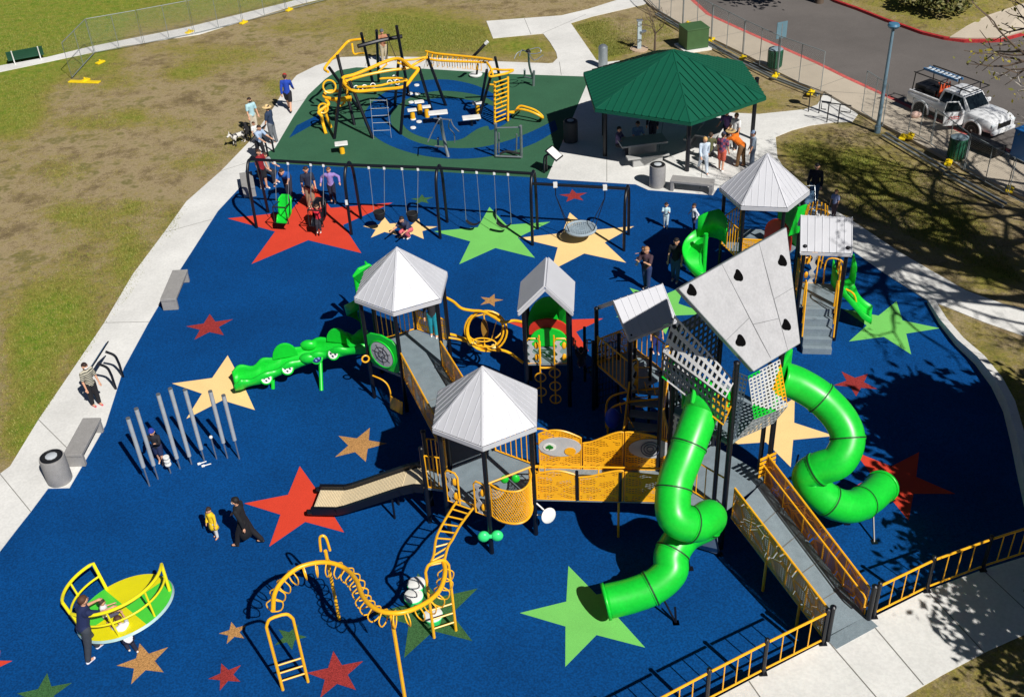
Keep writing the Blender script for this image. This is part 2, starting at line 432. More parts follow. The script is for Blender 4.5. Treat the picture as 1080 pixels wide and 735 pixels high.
star2((442,231),(461,239.5),1,rubyel,'small cream star right of the crouching person')
star2((537,340.8),(635.9,336.3),2,rubred,'red star behind the small gabled tower')
star2((664,304),(702,353),3,rublime,'light green star behind the gabled roof')
star2((503.7,620.8),(498.2,676.1),1,rubdgr,'dark green star under the arched ladder')
c=W(605,207); star(c.x,c.y,.55,1.6,rubdred,'tiny red star between the swing frames')
c=W(445,211); star(c.x,c.y,.45,1.6,rubdgr,'tiny green star behind the bucket swings')
c=W(246.5,667); star(c.x,c.y,.33,1.9,rubtan,'small tan star left of the arched climber')
c=W(306,672); star(c.x,c.y,.38,1.2,rubdgr,'small dark green star inside the arched climber')
c=W(221,345); star(c.x,c.y,.78,1.75,rubdred,'dark red star left of the crawl slide')
c=W(-8,702); star(c.x,c.y,.42,1.5,rubred,'red star cut by the left picture edge')
c=W(46,733); star(c.x,c.y,.6,1.75,rubdgr,'dark green star at the lower left corner')
# ---- green fitness court
green=[(262,171),(290,157),(310,123),(325,101),(343,84),(356,75),(375.6,71.7),(445,73),(536.7,78.6),(618,81.4),(618.6,90),(577,188.5),(450,181),(301,173.5)]
struct('fitness_court_surface',MB().prism(poly(green),.005,.0165),rubgreen)
gs=bpy.data.objects['fitness_court_surface']
z2=Z(320,0,3.6)
O=[(965,495),(880,545),(780,580),(680,600),(560,605),(440,590),(330,555),(260,510),(230,460),(245,410),(300,360),(370,325),(450,308),(550,305),(650,325),(725,360)]
I=[(955,458),(870,500),(780,535),(680,560),(580,565),(480,555),(400,530),(345,490),(330,450),(350,410),(400,375),(450,357),(520,347),(600,352),(680,368),(730,392)]
O=smoothpath([z2(*p) for p in O],4); I=smoothpath([z2(*p) for p in I],4)
b=MB(); n=b.add([(p.x,p.y,.0205) for p in O]); k=b.add([(p.x,p.y,.0205) for p in I])
for i in range(len(O)-1): b.face((n+i,k+i,k+i+1,n+i+1))
D=[(370,440),(400,400),(470,380),(560,375),(660,388),(740,412),(790,440),(770,470),(712,496),(700,480),(665,490),(640,505),(600,530),(540,537),(450,522),(390,490)]
D=smoothpath([z2(*p) for p in D],4,True); b.prism(D,.01,.0205,False)
b.prism([W(305,146),W(313,133),W(337,121),W(341,126)],.01,.0205,False)
b.build('swirl',rubblue,gs)['label']='blue spiral band and blue disc in the green court'
# ---- paths
def slab(name,pts,z1,mat=conc,z0=-.05): 
    o=struct(name,MB().prism(pts,z0,z1),mat); return o
lp=[(0,582),(20,556),(32.7,540),(50.9,515.5),(73.5,515),(95,478),(111.6,448.8),(130.6,389),(157.3,340),(190,285),(230,223),(253.5,197.8),(262,171),(290,157),(310,123),(325,101),(343,84),(356,75),(375.6,71.7),(445,73),(536.7,78.6),(618,81.4),
    (640,82),(700,60),(640,66),(629,64),(602,25),(625,18),(679,5.4),(700,-6),(672,-6),(620,10.3),(592,17),(513,22.8),(520,41),(572.8,36),(580,45),(586.7,56),(588,62),(583,67),(578,67.5),(514,65),(450,61),(389,60),(360,61),(333,70),(313,80),(300,95),(290,112),(263,150),(233,181),(196.7,213),(173,246),(140,290),(110,341),(73.5,395),(40.8,443),(10.9,492),(0,500),(-60,560),(-160,700),(-160,820)]
slab('path',poly(lp),.022)
tp=[(-60,77),(0,70),(50,61),(95,50),(200,29),(300,4),(330,-4),(345,-2),(312,6),(210,37),(130,49),(50,66),(0,76.5),(-60,84)]
slab('far_path',poly(tp),.03)
sp=[(618.6,90),(577,188.5),(580,189.5),(670,195),(683.5,201),(751.8,206.5),(757,198.5),(800,206.5),(850,227),(895.4,262.5),(930.7,287.4),(978,317),(994,322.6),(1037,340),(1080,355),(1200,392),(1200,364),(1080,326),(1058,321),(1019,307),(984,287),(948,266),(906,238),(880,222),(857,208),(835,190),(820,167),(818,145),(835,138),(854,133),(880,129.5),(899,129),(905,121),(869,99),(862,111),(848,116),(800,121),(740,118),(700,62),(640,82),(618,81.5)]
slab('shelter_path',poly(sp),.0225)
jt=MB()
def joint(b,p,q,z,w=.03): 
    p=V((p.x,p.y,z));q=V((q.x,q.y,z)); u=(q-p).normalized(); s_=V((-u.y,u.x,0))*w/2; n=b.add([p-s_,q-s_,q+s_,p+s_]); b.face((n,n+1,n+2,n+3))
# joints across the left promenade, in world steps between its two edges
LE=[(-60,560),(0,500),(10.9,492),(40.8,443),(73.5,395),(110,341),(140,290),(173,246),(196.7,213),(233,181),(263,150),(290,112),(313,80)]
RE=[(-30,620),(32.7,540),(55,512),(88,490),(118,425),(157.3,340),(190,285),(224,232),(245,206),(262,172),(296,146),(322,106),(343,84)]
for i in range(len(LE)-1):
    if i%2==0: continue
    a=W(*LE[i]);b_=W(*RE[i]); joint(jt,a,b_,.0262,.02)
for a,b_ in (((640,83),(640,192)),((700,125),(690,195)),((748,122),(738,200)),((513,66),(515,77)),((450,62),(447,73)),((389,61),(385,71)),((553,20),(560,37)),((572,36),(618,16)),((590,66),(592,80))):
    joint(jt,W(*a),W(*b_),.0262,.02)
struct('path_joints',jt,jointm)
# ---- raised lower-right walk, its retaining edge, and the lawn that rises with it
gpts=guard
walk=[*gpts]+[W(600,1000,ZS),W(800,860,ZS),W(949,737,ZS),W(994,711,ZS),W(1043,685,ZS),W(1080,669,ZS),W(1180,640,ZS)]
slab('raised_path',[V((p.x,p.y,0)) for p in walk],ZS,conc,0)
jt=MB()
for a,b_ in (((870,672),(933,745)),((913,650),(974,722)),((977,622),(1038,688)),((1036,600),(1100,660)),((790,718),(840,790)),((720,755),(760,820)),((920,756),(650,830))):
    joint(jt,W(*a,ZS),W(*b_,ZS),ZS+.004,.025)
struct('raised_path_joints',jt,jointm)
# kerb strip along the right side (raised edge)
kb=MB(); n=len(kerbw)
for i in range(n-1):
    p,q=kerbw[i],kerbw[i+1]; u=(q-p).normalized(); nn=V((-u.y,u.x,0)).normalized()
    if nn.x<0: nn=-nn
    u2=(kerbw[min(i+2,n-1)]-q); u2=u2.normalized() if u2.length>0 else u; n2=V((-u2.y,u2.x,0)).normalized()
    if n2.x<0: n2=-n2
    W_=.22
    if i==0: prevn=nn
    a=kb.add([(p.x,p.y,-.05),(p.x,p.y,p.z+.05),(p.x+prevn.x*W_,p.y+prevn.y*W_,p.z+.05),(p.x+prevn.x*W_,p.y+prevn.y*W_,-.05),
              (q.x,q.y,-.05),(q.x,q.y,q.z+.05),(q.x+n2.x*W_,q.y+n2.y*W_,q.z+.05),(q.x+n2.x*W_,q.y+n2.y*W_,-.05)])
    prevn=n2
    for f in ((0,4,5,1),(1,5,6,2),(2,6,7,3)): kb.face([a+k for k in f])
struct('kerb',kb,conc)
# rising lawn east of the kerb and south of the walk
def lawn(name,rows):
    vs=[];fs=[];gsn=[]
    for r in rows:
        for p in r:
            vs.append(tuple(p)); x,y=PX(p); gsn.append(max(.35,greenness(x,y)))
    m_=len(rows[0])
    for i in range(len(rows)-1):
        for j in range(m_-1): a=i*m_+j; fs.append((a,a+1,a+m_+1,a+m_))
    me=bpy.data.meshes.new(name); me.from_pydata(vs,[],fs); me.materials.append(groundm)
    a=me.attributes.new('green','FLOAT','POINT'); a.data.foreach_set('value',gsn); me.update()
    o=bpy.data.objects.new(name,me); C.objects.link(o); o['kind']='structure'
rows=[]; pd_=(W(1080,355)-W(990,321)); pd_.z=0; pd_.normalize(); pd_=Matrix.Rotation(radians(-3),3,'Z')@pd_
for i,p in enumerate(kerbw):
    w_=min(1,i/5); dd_=(pd_*(1-w_)+V((1,.1,0))*w_).normalized(); e=V((p.x+.12,p.y-.06,p.z+.02)) if i<2 else V((p.x+.2,p.y+.03,p.z+.02)); rows.append([e]+[V((p.x,p.y,0))+dd_*k+UP*max(z,.02 if k<15 else -.05) for k,z in ((1.2,p.z+.02),(3.5,p.z*.9),(8,p.z*.6),(18,-.03))])
e=rows[-1][0]; rows.append([V((9.6,14.2,.58)),V((11.5,14,.58)),V((14,14,.5)),V((20,14,.3)),V((30,14,-.02))])
lawn('rising_lawn',rows)
e1=[W(600,1000,ZS),W(800,860,ZS),W(949,737,ZS),W(994,711,ZS),W(1043,685,ZS),W(1080,669,ZS),W(1180,640,ZS)]
lawn('lower_lawn',[[V((p.x,p.y,ZS-.02)),V((p.x+.6,p.y-.9,ZS-.02)),V((p.x+1.5,p.y-2.5,ZS-.05)),V((p.x+3,p.y-6,ZS-.1)),V((p.x+6,p.y-14,-.05))] for p in e1])
# ---- road, pavement, red kerbs
asph=P('asphalt',(104,99,96),.9,0,.16,.22,bump=.3,bscale=60,spec=.3,fine=.12,fscale=30)
pave=P('warm_concrete_pavement',(188,176,158),.9,0,.08,.6,bump=.2,bscale=30,fine=.07,fscale=25)
redk=P('red_painted_kerb',(196,92,86),.8,0,.22,2,fine=.2,fscale=12)
redk2=P('bright_red_painted_kerb',(172,44,46),.7,0,.22,2,fine=.2,fscale=12)
K1=[(640,-60),(690,-30),(712,-10),(725,0),(744.7,18),(783.6,36),(819.5,52),(860,70),(890,85),(929,103),(979.6,127),(1009.6,142),(1030,151),(1080,170),(1160,205),(1300,265)]
K2=[(820,-25),(860,-8),(881,3.6),(905,12),(935,24),(950,29),(972,37),(995,42.6),(1017,45.6),(1040,45.6),(1055,45),(1080,38),(1120,26),(1200,-10)]
F1=[(600,-60),(650,-30),(672,-6),(686,8),(718,28),(751,43),(790,62),(819.5,78),(858,97),(869,99),(905,120),(950,144),(1009.6,176.6),(1080,212),(1200,275),(1300,330)]
road=poly(K1)+list(reversed(poly(K2+[(1300,-40),(1400,100)])))
struct('road',MB().prism(road,0,.008,False),asph)
slab('pavement',poly(K1)+list(reversed(poly(F1))),.12,pave,0)
def kerb(name,pts,mat,w=.16,h=.13,side=1):
    P_=[W(*p) for p in pts]; b=MB(); k=len(P_); A=[];Bq=[]
    for i in range(k):
        t=(P_[min(i+1,k-1)]-P_[max(i-1,0)]).normalized(); nn=V((-t.y,t.x,0))*side
        A.append(P_[i]); Bq.append(P_[i]+nn*w)
    for i in range(k-1):
        a=b.add([(A[i].x,A[i].y,0),(A[i].x,A[i].y,h),(Bq[i].x,Bq[i].y,h),(Bq[i].x,Bq[i].y,0),(A[i+1].x,A[i+1].y,0),(A[i+1].x,A[i+1].y,h),(Bq[i+1].x,Bq[i+1].y,h),(Bq[i+1].x,Bq[i+1].y,0)])
        for f in ((0,1,5,4),(1,2,6,5),(2,3,7,6)): b.face([a+q for q in f])
    struct(name,b,mat)
kerb('red_kerb',K1,redk,.22,.127,1)
kerb('far_red_kerb',K2,redk2,.2,.135,1)
jt=MB()
for i in range(2,len(K1)-2):
    a=W(*K1[i]); f=W(*F1[min(i,len(F1)-1)]); joint(jt,a,f,.1235,.025)
struct('pavement_joints',jt,jointm)
fb=poly(K2); rowsb=[]
for p in fb: rowsb.append([V((p.x,p.y+.16,.12)),V((p.x+.4,p.y+2.5,.35)),V((p.x+1,p.y+6,.7)),V((p.x+2,p.y+14,.9)),V((p.x+4,p.y+60,.9))])
lawn('far_lawn',rowsb)
fw=[(1001,43.5),(1017,44.5),(1040,44.5),(1055,44),(1080,37),(1120,24),(1120,8),(1080,20),(1040,29),(1018,36)]
b=MB(); q=[W(*p) for p in fw]; zz=[.2,.2,.2,.2,.2,.2,.95,.85,.62,.4]
b.plate([V((p.x,p.y,h)) for p,h in zip(q,zz)],.1); struct('far_pavement',b,pave)
# ================================================================== PLAY STRUCTURE
UP=V((0,0,1))
def handrails(b,pts,r=.022,n=6): b.tube(pts,r,n)
def barpanel(parent,p0,p1,z0,z1,n,mat=orange,name='railing',r=.018,inset=.06):
    p0=V((p0[0],p0[1],0));p1=V((p1[0],p1[1],0)); u=(p1-p0).normalized(); p0=p0+u*inset;p1=p1-u*inset
    b=MB(); c=[p0+UP*z0,p1+UP*z0,p1+UP*z1,p0+UP*z1]
    b.tube(c,r*1.4,6,closed=True)
    for i in range(1,n): q=p0.lerp(p1,i/n); b.tube([q+UP*z0,q+UP*z1],r*.8,5)
    return b.build(name,mat,parent,smooth=True)
def sheetpanel(parent,p0,p1,z0a,z1a,z0b,z1b,mat,name='panel',fr=orange,top=None,inset=.05,bars=0,rail=True):
    "perforated sheet in a tube frame between two plan points; separate end heights"
    p0=V((p0[0],p0[1],0));p1=V((p1[0],p1[1],0)); u=(p1-p0).normalized(); p0=p0+u*inset;p1=p1-u*inset
    b=MB(); b.sheet(p0+UP*z0a,p1+UP*z0b,p1+UP*z1b,p0+UP*z1a,24 if top else 1,1,top)
    s=b.build(name,mat,parent,solid=.012)
    f=MB(); k=24 if top else 1; tp=[]
    for i in range(k+1):
        t=i/k; bt=p0.lerp(p1,t)+UP*(z0a+(z0b-z0a)*t); h=((z1a-z0a)+(z1b-z0b-z1a+z0a)*t)*(top(t) if top else 1); tp.append(bt+UP*h)
    f.tube([p0+UP*z0a,*tp,p1+UP*z0b],.024,6,closed=True)
    for i in range(1,bars+1): t=i/(bars+1); bt=p0.lerp(p1,t)+UP*(z0a+(z0b-z0a)*t); tt=p0.lerp(p1,t)+UP*(z1a+(z1b-z1a)*t); f.tube([bt,tt],.02,6)
    f.build('frame',fr,s,smooth=True)
    return s
def post(parent,p,z1,z0=0,r=.058):
    b=MB(); b.tube([V((p[0],p[1],z0)),V((p[0],p[1],z1))],r,14)
    b.lathe([(r+.012,0),(r+.012,.03),(r*.6,.06)],(p[0],p[1],z1),12)
    o=b.build('post',navy,parent,smooth=True); return o
def hexroof(parent,c,R,rot,ze,za,n=6,mat=None,rib=.22,rh=.012):
    mat=mat or roofm; b=MB(); cs=[V((c[0]+R*cos(rot+k*2*pi/n),c[1]+R*sin(rot+k*2*pi/n),ze)) for k in range(n)]; ap=V((c[0],c[1],za))
    for k in range(n):
        p,q=cs[k],cs[(k+1)%n]; b.plate([p,q,ap],.03)
        # raised seams, parallel to the slope line
        L_=(q-p).length; m=int(L_/rib); mid=(p+q)/2
        for i in range(m+1):
            t=(i+.5)/(m+1); s=p.lerp(q,t); f=min(t,1-t)*2; e=s+(ap-mid)*f*.97
            if f>.08:
                nr=(q-p).cross(ap-p).normalized(); b.bar(s+nr*rh*.3,e+nr*rh*.3,.014 if rh<.02 else .03,rh,nr)
        nr=(cs[k]-cs[(k+1)%n]); 
        b.bar(cs[k]+UP*.006,ap+UP*.006,.05,.02)
    o=b.build('roof',mat,parent)
    f=MB()
    for k in range(n):
        p,q=cs[k],cs[(k+1)%n]; f.bar(p-UP*.085,q-UP*.085,.03,.11)
    f.build('fascia',mat,o)
    return cs
def hexpts(c,R,rot,n=6): return [V((c[0]+R*cos(rot+k*2*pi/n),c[1]+R*sin(rot+k*2*pi/n),0)) for k in range(n)]
def deck(parent,pts,z,th=.07,mat=None):
    o=MB().prism(pts,z-th,z).build('deck',mat or deckm,parent); return o
DZ=1.2
# ---- hex tower A (left), B (front), C (back right)
CA=V((-2.943,25.60,0)); RA=-1.686; CB=V((-.69,19.87,0)); RB=-1.635; CC=V((8.075,30.06,0)); RC=-2.311
TA=thing('roofed_play_tower','leftmost pale six-sided roof on dark posts, with a green dial panel below it','play tower',CA,'six-sided roofed towers of the play structure')
TB=thing('roofed_play_tower','pale six-sided roof on dark posts nearest the camera, with a yellow basket balcony','play tower',CB,'six-sided roofed towers of the play structure')
TC=thing('roofed_play_tower','pale six-sided roof on dark posts farthest back, beside the green spiral slide','play tower',CC,'six-sided roofed towers of the play structure')
PA=hexpts(CA,1.22,RA); PBp=hexpts(CB,1.22,RB); PC=hexpts(CC,1.2,RC)
for T,c,rot,pp,za in ((TA,CA,RA,PA,4.65),(TB,CB,RB,PBp,4.67),(TC,CC,RC,PC,4.65)):
    hexroof(T,c,1.36,rot,3.47,za)
    for p in pp: post(T,p,3.42)
    deck(T,hexpts(c,1.16,rot),DZ if T is not TC else 1.5)
# tower A : k=0 front post, 1 right, 2 back right, 3 back, 4 back left, 5 left
# green panel with a grey dial between left and front posts
def greenpanel(T,p,q,z0,z1):
    p=V((p.x,p.y,0)).lerp(V((q.x,q.y,0)),.06); q=V((q.x,q.y,0)).lerp(p,.06); u=(q-p).normalized(); n=V((u.y,-u.x,0)); L_=(q-p).length
    b=MB(); sh=[(0,.1),(0,.95),(.12,1.05),(.5,1.12),(.88,1.05),(1,.95),(1,.1),(.85,0),(.15,0)]
    b.plate([p+u*(a*L_)+UP*(z0+(z1-z0)*h)+n*.03 for a,h in reversed(sh)],.06); o=b.build('green_panel',lime,T,bevel=.01)
    c=p+u*(L_/2)+UP*((z0+z1)/2+.02)+n*.05
    MB().lathe([(.40,0),(.40,.03),(.37,.035)],c,32,ax=n).build('dial',greypanel,o,smooth=True)
    g=MB(); 
    for r in (.12,.24): g.tube(ring(c+n*.04,r,n,24),.008,5,closed=True)
    for k in range(7): a=k*.9; g.tube([c+n*.04+u*(.05*cos(a))+UP*(.05*sin(a)),c+n*.04+u*(.33*cos(a+.3))+UP*(.33*sin(a+.3))],.007,5)
    g.build('dial_groove',blackr,o)
    MB().tube(ring(c+n*.02,.425,n,32),.025,8,closed=True).build('dial_rim',lime,o,smooth=True)
greenpanel(TA,PA[5],PA[0],DZ+.08,DZ+1.1)
barpanel(TA,PA[4],PA[3],DZ,DZ+1.0,8); sheetpanel(TA,PA[3],PA[2],DZ,DZ+.7,DZ,DZ+.7,perfpatch)
# activity bar under the left post
b=MB(); q0=W(393,396,1.1); b.tube(smoothpath([W(393,396,1.1),W(404,401,1.05),W(410,408,.85),W(413,420,.45),W(413,425,.2)],4),.022,6); b.build('activity_bar',orange,TA,smooth=True)
b=MB(); b.plate([W(412,417,.62),W(425,424,.62),W(425,437,.12),W(412,430,.12)],.03); b.build('activity_panel',perfpatch and orange,TA,bevel=.01)
b=MB(); b.tube(ring(W(385.5,378.5,1.5),.1,V((.3,-1,.2)),16),.025,6,closed=True); b.build('hand_ring',orange,TA,smooth=True)
# tower B panels: k=0 front, 1 right, 2 back right, 3 back, 4 back left, 5 left
bb=MB()  # basket balcony between front(0) and right(1)
p,q=PBp[0],PBp[1]; u=(q-p).normalized(); nn=V((u.y,-u.x,0)); L_=(q-p).length; mid=(p+q)/2
def bask(t,z,k=1.0): return p+u*(L_*(.08+.84*t))+nn*(sin(pi*t)**.6*(.55*k))+UP*z
lat=[]
for z in (DZ-.02,DZ+.98): bb.tube([bask(i/16,z) for i in range(17)],.024,6)
for i in (0,16): bb.tube([bask(i/16,DZ),bask(i/16,DZ+.98)],.022,6)
bb.tube([p+u*.05+UP*(DZ+1.02),q-u*.05+UP*(DZ+1.02)],.024,6)
bas=bb.build('basket_balcony',orange,TB,smooth=True)
lb=MB(); N_=20
for d in (-1,1):
    for i in range(-8,N_+1):
        pts=[]
        for k in range(9):
            t=(i+d*k)/N_ if d>0 else (i+8-k)/N_
            if 0<=t<=1: pts.append(bask(t,DZ+.98*k/8))
        if len(pts)>1: lb.tube(pts,.011,4,caps=False)
lb.build('basket_lattice',orange,bas)
MB().prism([bask(i/16,0,.95).xy for i in range(17)],DZ-.09,DZ-.03).build('balcony_floor',deckm,bas)
def spokepanel(T,p,q,a0,a1,z0,z1,name='entry_panel'):
    "narrow rounded hand-hold panel with a pale wavy insert"
    p=V((p.x,p.y,0));q=V((q.x,q.y,0)); A=p.lerp(q,a0);B=p.lerp(q,a1); u=(B-A).normalized(); w_=(B-A).length; n=V((u.y,-u.x,0))
    loop=[A+UP*z0,A+UP*(z1-.12),A+u*(w_*.2)+UP*(z1-.02),A+u*(w_*.8)+UP*(z1-.02),B+UP*(z1-.12),B+UP*z0]
    o=MB().tube(loop,.024,6,closed=True).build(name,orange,T,smooth=True)
    b=MB(); k=10; a=b.add([A+u*(w_*.15)+UP*(z0+(z1-z0-.1)*i/k)+u*(.05*sin(i*1.9)) for i in range(k+1)]); c=b.add([A+u*(w_*.5)+UP*(z0+(z1-z0-.1)*i/k)+u*(.05*sin(i*1.9+1)) for i in range(k+1)])
    for i in range(k): b.face((a+i,c+i,c+i+1,a+i+1))
    b.build('wavy_insert',greypanel,o,solid=.012)
    for i in range(2): MB().ball(A+u*(w_*.74)+UP*(z0+(z1-z0)*(.25+.45*i)),.08,(.8,.5,1.5),8,6).build('cup_insert',orange,o,smooth=True)
spokepanel(TB,PBp[5],PBp[0],.04,.33,DZ,DZ+1.0); spokepanel(TB,PBp[5],PBp[0],.70,.97,DZ,DZ+1.0)
b=MB(); c0=PBp[0]; 
for s_ in (-1,1): b.ball(V((c0.x+s_*.16,c0.y-.05,.62)),.15,(1,.75,1),14,9)
b.cyl(V((c0.x-.2,c0.y-.05,.62)),V((c0.x+.2,c0.y-.05,.62)),.06); b.build('drum_pair',P('mint_plastic',(60,235,130),.35),TB,smooth=True)
c1=PBp[1]; b=MB(); dv=V((.5,-.85,.3)).normalized(); b.lathe([(.02,0),(.19,.02),(.2,.05),(.17,.07)],V((c1.x+.30,c1.y-.12,.75)),20,ax=dv); b.tube([V((c1.x,c1.y,1.1)),V((c1.x+.15,c1.y-.05,.95)),V((c1.x+.3,c1.y-.1,.78))],.02,6); b.tube([V((c1.x,c1.y,.65)),V((c1.x+.3,c1.y-.1,.75))],.02,6)
b.build('white_dish',white,TB,smooth=True)
barpanel(TB,PBp[2],PBp[3],DZ,DZ+1,7); 
b=MB(); cw=V((c0.x+.55,c0.y+.25,DZ+.9))
for s_ in (-1,1): b.ball(cw+V((s_*.13,0,.02)),.1,(1,.6,1.2),10,6)
b.build('steering_toy',lime,TB,smooth=True)
# side landing with tall bars and the straight slide off B
PL=PBp[5]; a=W(449,505,DZ); a2=W(472,508,DZ); a3=W(468,487,DZ)
land=[W(449,513,DZ),W(470,516,DZ),W(474,497,DZ),W(451,495,DZ)]
LT=thing('slide_landing','small low grey landing with yellow bars at the head of the straight slide','landing',(land[0].x,land[0].y,0))
deck(LT,land,DZ-.02)
barpanel(LT,land[0],land[1],DZ,DZ+1.0,4,name='railing'); barpanel(LT,land[3],land[2],DZ,DZ+1.0,4)
for p in (land[0],land[3]): post(LT,p,DZ+1.2)
# straight slide
SL=thing('straight_slide','straight slide with a tan bed and dark side rails running down to the red star','slide',W(333,530,0))
sp_=[(W(449,497,DZ+.02)),(W(430,503,DZ-.1)),W(382,516,.48),W(352,527,.28),W(334,533,.26)]
# axis from real points: build frame
A_=(land[0]+land[3])/2; A_=V((A_.x,A_.y,DZ)); E_=(W(332,536,.3)+W(336,517,.3))/2; dr=V((E_.x-A_.x,E_.y-A_.y,0)); Ls=dr.length; dr.normalize(); sd_=V((-dr.y,dr.x,0))
prof=[(0,DZ),(.08,DZ),(.2,DZ-.12),(.70,.38),(.78,.3),(1,.27)]
wd=.36
b=MB(); k=len(prof); ii=b.add([V((A_.x,A_.y,z))+dr*(Ls*t)+sd_*s for t,z in prof for s in (-wd,wd)])
for i in range(k-1): b.face((ii+2*i,ii+2*i+1,ii+2*i+3,ii+2*i+2))
b.build('slide_bed',tan,SL,solid=.03)
b=MB()
for i in range(56):
    t=.2+.8*i/56
    for j in range(k-1):
        if prof[j][0]<=t<=prof[j+1][0]:
            f=(t-prof[j][0])/(prof[j+1][0]-prof[j][0]); z=prof[j][1]+f*(prof[j+1][1]-prof[j][1]); break
    q=V((A_.x,A_.y,z+.02))+dr*(Ls*t); b.tube([q-sd_*.34,q+sd_*.34],.013,5)
b.build('rollers',tan,SL,smooth=True)
for s in (-1,1):
    b=MB(); pts=[V((A_.x,A_.y,z+.03))+dr*(Ls*t)+sd_*(s*(wd+.06)) for t,z in prof]
    for i in range(k-1): b.bar(pts[i],pts[i+1]+(pts[i+1]-pts[i]).normalized()*.02,.1,.2)
    b.tube([pts[-1]-UP*.05,pts[-1]+dr*.12-UP*.05],.07,8); b.build('side_rail',navy,SL)
for t in (.3,.93):
    b=MB(); q=V((A_.x,A_.y,0))+dr*(Ls*t); zt=.9 if t<.5 else .25
    b.tube([q-sd_*.25,q-sd_*.25+UP*zt],.03,6); b.tube([q+sd_*.25,q+sd_*.25+UP*zt],.03,6); b.build('support_leg',navy,SL)
# ---- walkway A -> B
WK=thing('walkway_bridge','grey walkway with orange stone-pattern side panels between the left tower and the front tower','bridge',(PA[0]+PBp[4])/2)
# A front(0)/right(1)  to B back left(4)/back(3)
w0,w1=PA[0].lerp(PA[1],.02),PA[1].lerp(PA[0],.02); w2,w3=PBp[4],PBp[3]
dk=[w0,w1,w3,w2]; deck(WK,[V((p.x,p.y,0)) for p in (w0,w1,PBp[3].lerp(PBp[4],.03),PBp[4])],DZ-.012)
sheetpanel(WK,w0,w2,DZ+.02,DZ+.85,DZ+.02,DZ+.85,perfstone,bars=3); sheetpanel(WK,w1,w3,DZ+.02,DZ+.85,DZ+.02,DZ+.85,perfstone,bars=3)
for t in (.33,.66):
    b=MB(); q=w0.lerp(w2,t); r_=w1.lerp(w3,t); joint(b,q,r_,DZ-.008,.02); b.build('deck_joint',jointm,WK)
    b=MB(); q=(q+r_)/2; b.tube([V((q.x,q.y,0)),V((q.x,q.y,DZ-.1))],.05,8); b.build('post',navy,WK)
# ---- tower D with the slanted board roof and the perforated box
D1=V((4.711,18.379,0)); D2=V((5.98,19.48,0)); D3=V((3.61,19.65,0)); D4=V((4.88,20.75,0)); DC=(D1+D4)/2
TD=thing('tall_slide_tower','tallest tower under a big slanted grey roof with black holes, above the tube slides','play tower',DC)
for p,z in ((D1,5.45),(D2,5.5),(D3,5.6),(D4,6.2)): post(TD,p,z,r=.065)
for p in (D1.lerp(D3,.18),D2.lerp(D4,.15)): post(TD,p,4.4,r=.055)
K_=[W(829.3,240.4,7.3),W(716.5,304.7,7.3),W(795,391,5.3),W(843.7,361.6,5.3)]
kn=(K_[1]-K_[0]).cross(K_[3]-K_[0]).normalized()
if kn.dot(V((0,-1,.5)))<0: kn=-kn
def kp(u,v,h=0): return (K_[0].lerp(K_[1],u)).lerp(K_[3].lerp(K_[2],u),v)+kn*h
b=MB(); b.plate([K_[i] for i in (0,1,2,3)] if (K_[1]-K_[0]).cross(K_[2]-K_[0]).dot(kn)>0 else [K_[i] for i in (3,2,1,0)],.06)
kr=b.build('slanted_roof',kitem,TD)
seam=P('board_seam',(128,129,132),.7)
b=MB()
def kbar(a,c,w=.009): b.bar(kp(*a,.001),kp(*c,.001),w,.006,kn)
kbar((.27,.0),(.27,1));kbar((.62,0),(.62,.98)) ; kbar((.0,.52),(.27,.52)); kbar((.27,.7),(.62,.62)); kbar((.62,.55),(1,.62))
b.build('board_seam',seam,kr)
for px,py in ((729.5,306.5),(778.8,291),(825.3,275.5),(829.5,343),(781.5,359.5)):
    d=CF+CR*((px-540)/FP)-CU*((py-367.5)/FP); o0=V((0,0,HC)); t=(K_[0]-o0).dot(kn)/d.dot(kn); q=o0+d*t
    X=(K_[1]-K_[0]).normalized(); Y=kn.cross(X)
    pts=[q+kn*.012+X*((.10+.025*cos(2*a+.5)+.02*cos(3*a))*cos(a))+Y*((.13+.02*sin(3*a+1))*sin(a)) for a in [i*2*pi/20 for i in range(20)]]
    b=MB(); b.plate(pts,.02); b.build('hand_hole',P('hole_black',(9,9,10),.9,spec=.05),kr)
b=MB()
for i in range(4):
    p,q=K_[i],K_[(i+1)%4]; b.bar(p-kn*.055,q-kn*.055,.03,.10,kn)
b.build('roof_edge',galv,kr)
# decks
dkp=[D1,D2,D4,D3]
deck(TD,dkp,1.22); deck(TD,dkp,3.25)
# perforated sheet builder
def perfsheet(parent,P0,P1,P2,P3,nu,nv,colf,name='perforated_panel',fill=.19,th=.015,mats=None):
    "square-hole sheet; colf(u,v)->material index"
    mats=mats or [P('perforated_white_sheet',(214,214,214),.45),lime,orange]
    def grid(n):
        g=[0]; 
        for i in range(n): g+= [ (i+fill)/n, (i+1-fill)/n ]
        return g+[1]
    gu,gv=grid(nu),grid(nv); b=MB(); idx={}
    for j,v in enumerate(gv):
        for i,u in enumerate(gu): idx[i,j]=b.add([(V(P0).lerp(V(P1),u)).lerp(V(P3).lerp(V(P2),u),v)])
    for j in range(len(gv)-1):
        for i in range(len(gu)-1):
            if i%2==1 and j%2==1: continue
            b.cur=colf((gu[i]+gu[i+1])/2,(gv[j]+gv[j+1])/2); b.face((idx[i,j],idx[i+1,j],idx[i+1,j+1],idx[i,j+1]))
    return b.build(name,mats,parent,solid=th)
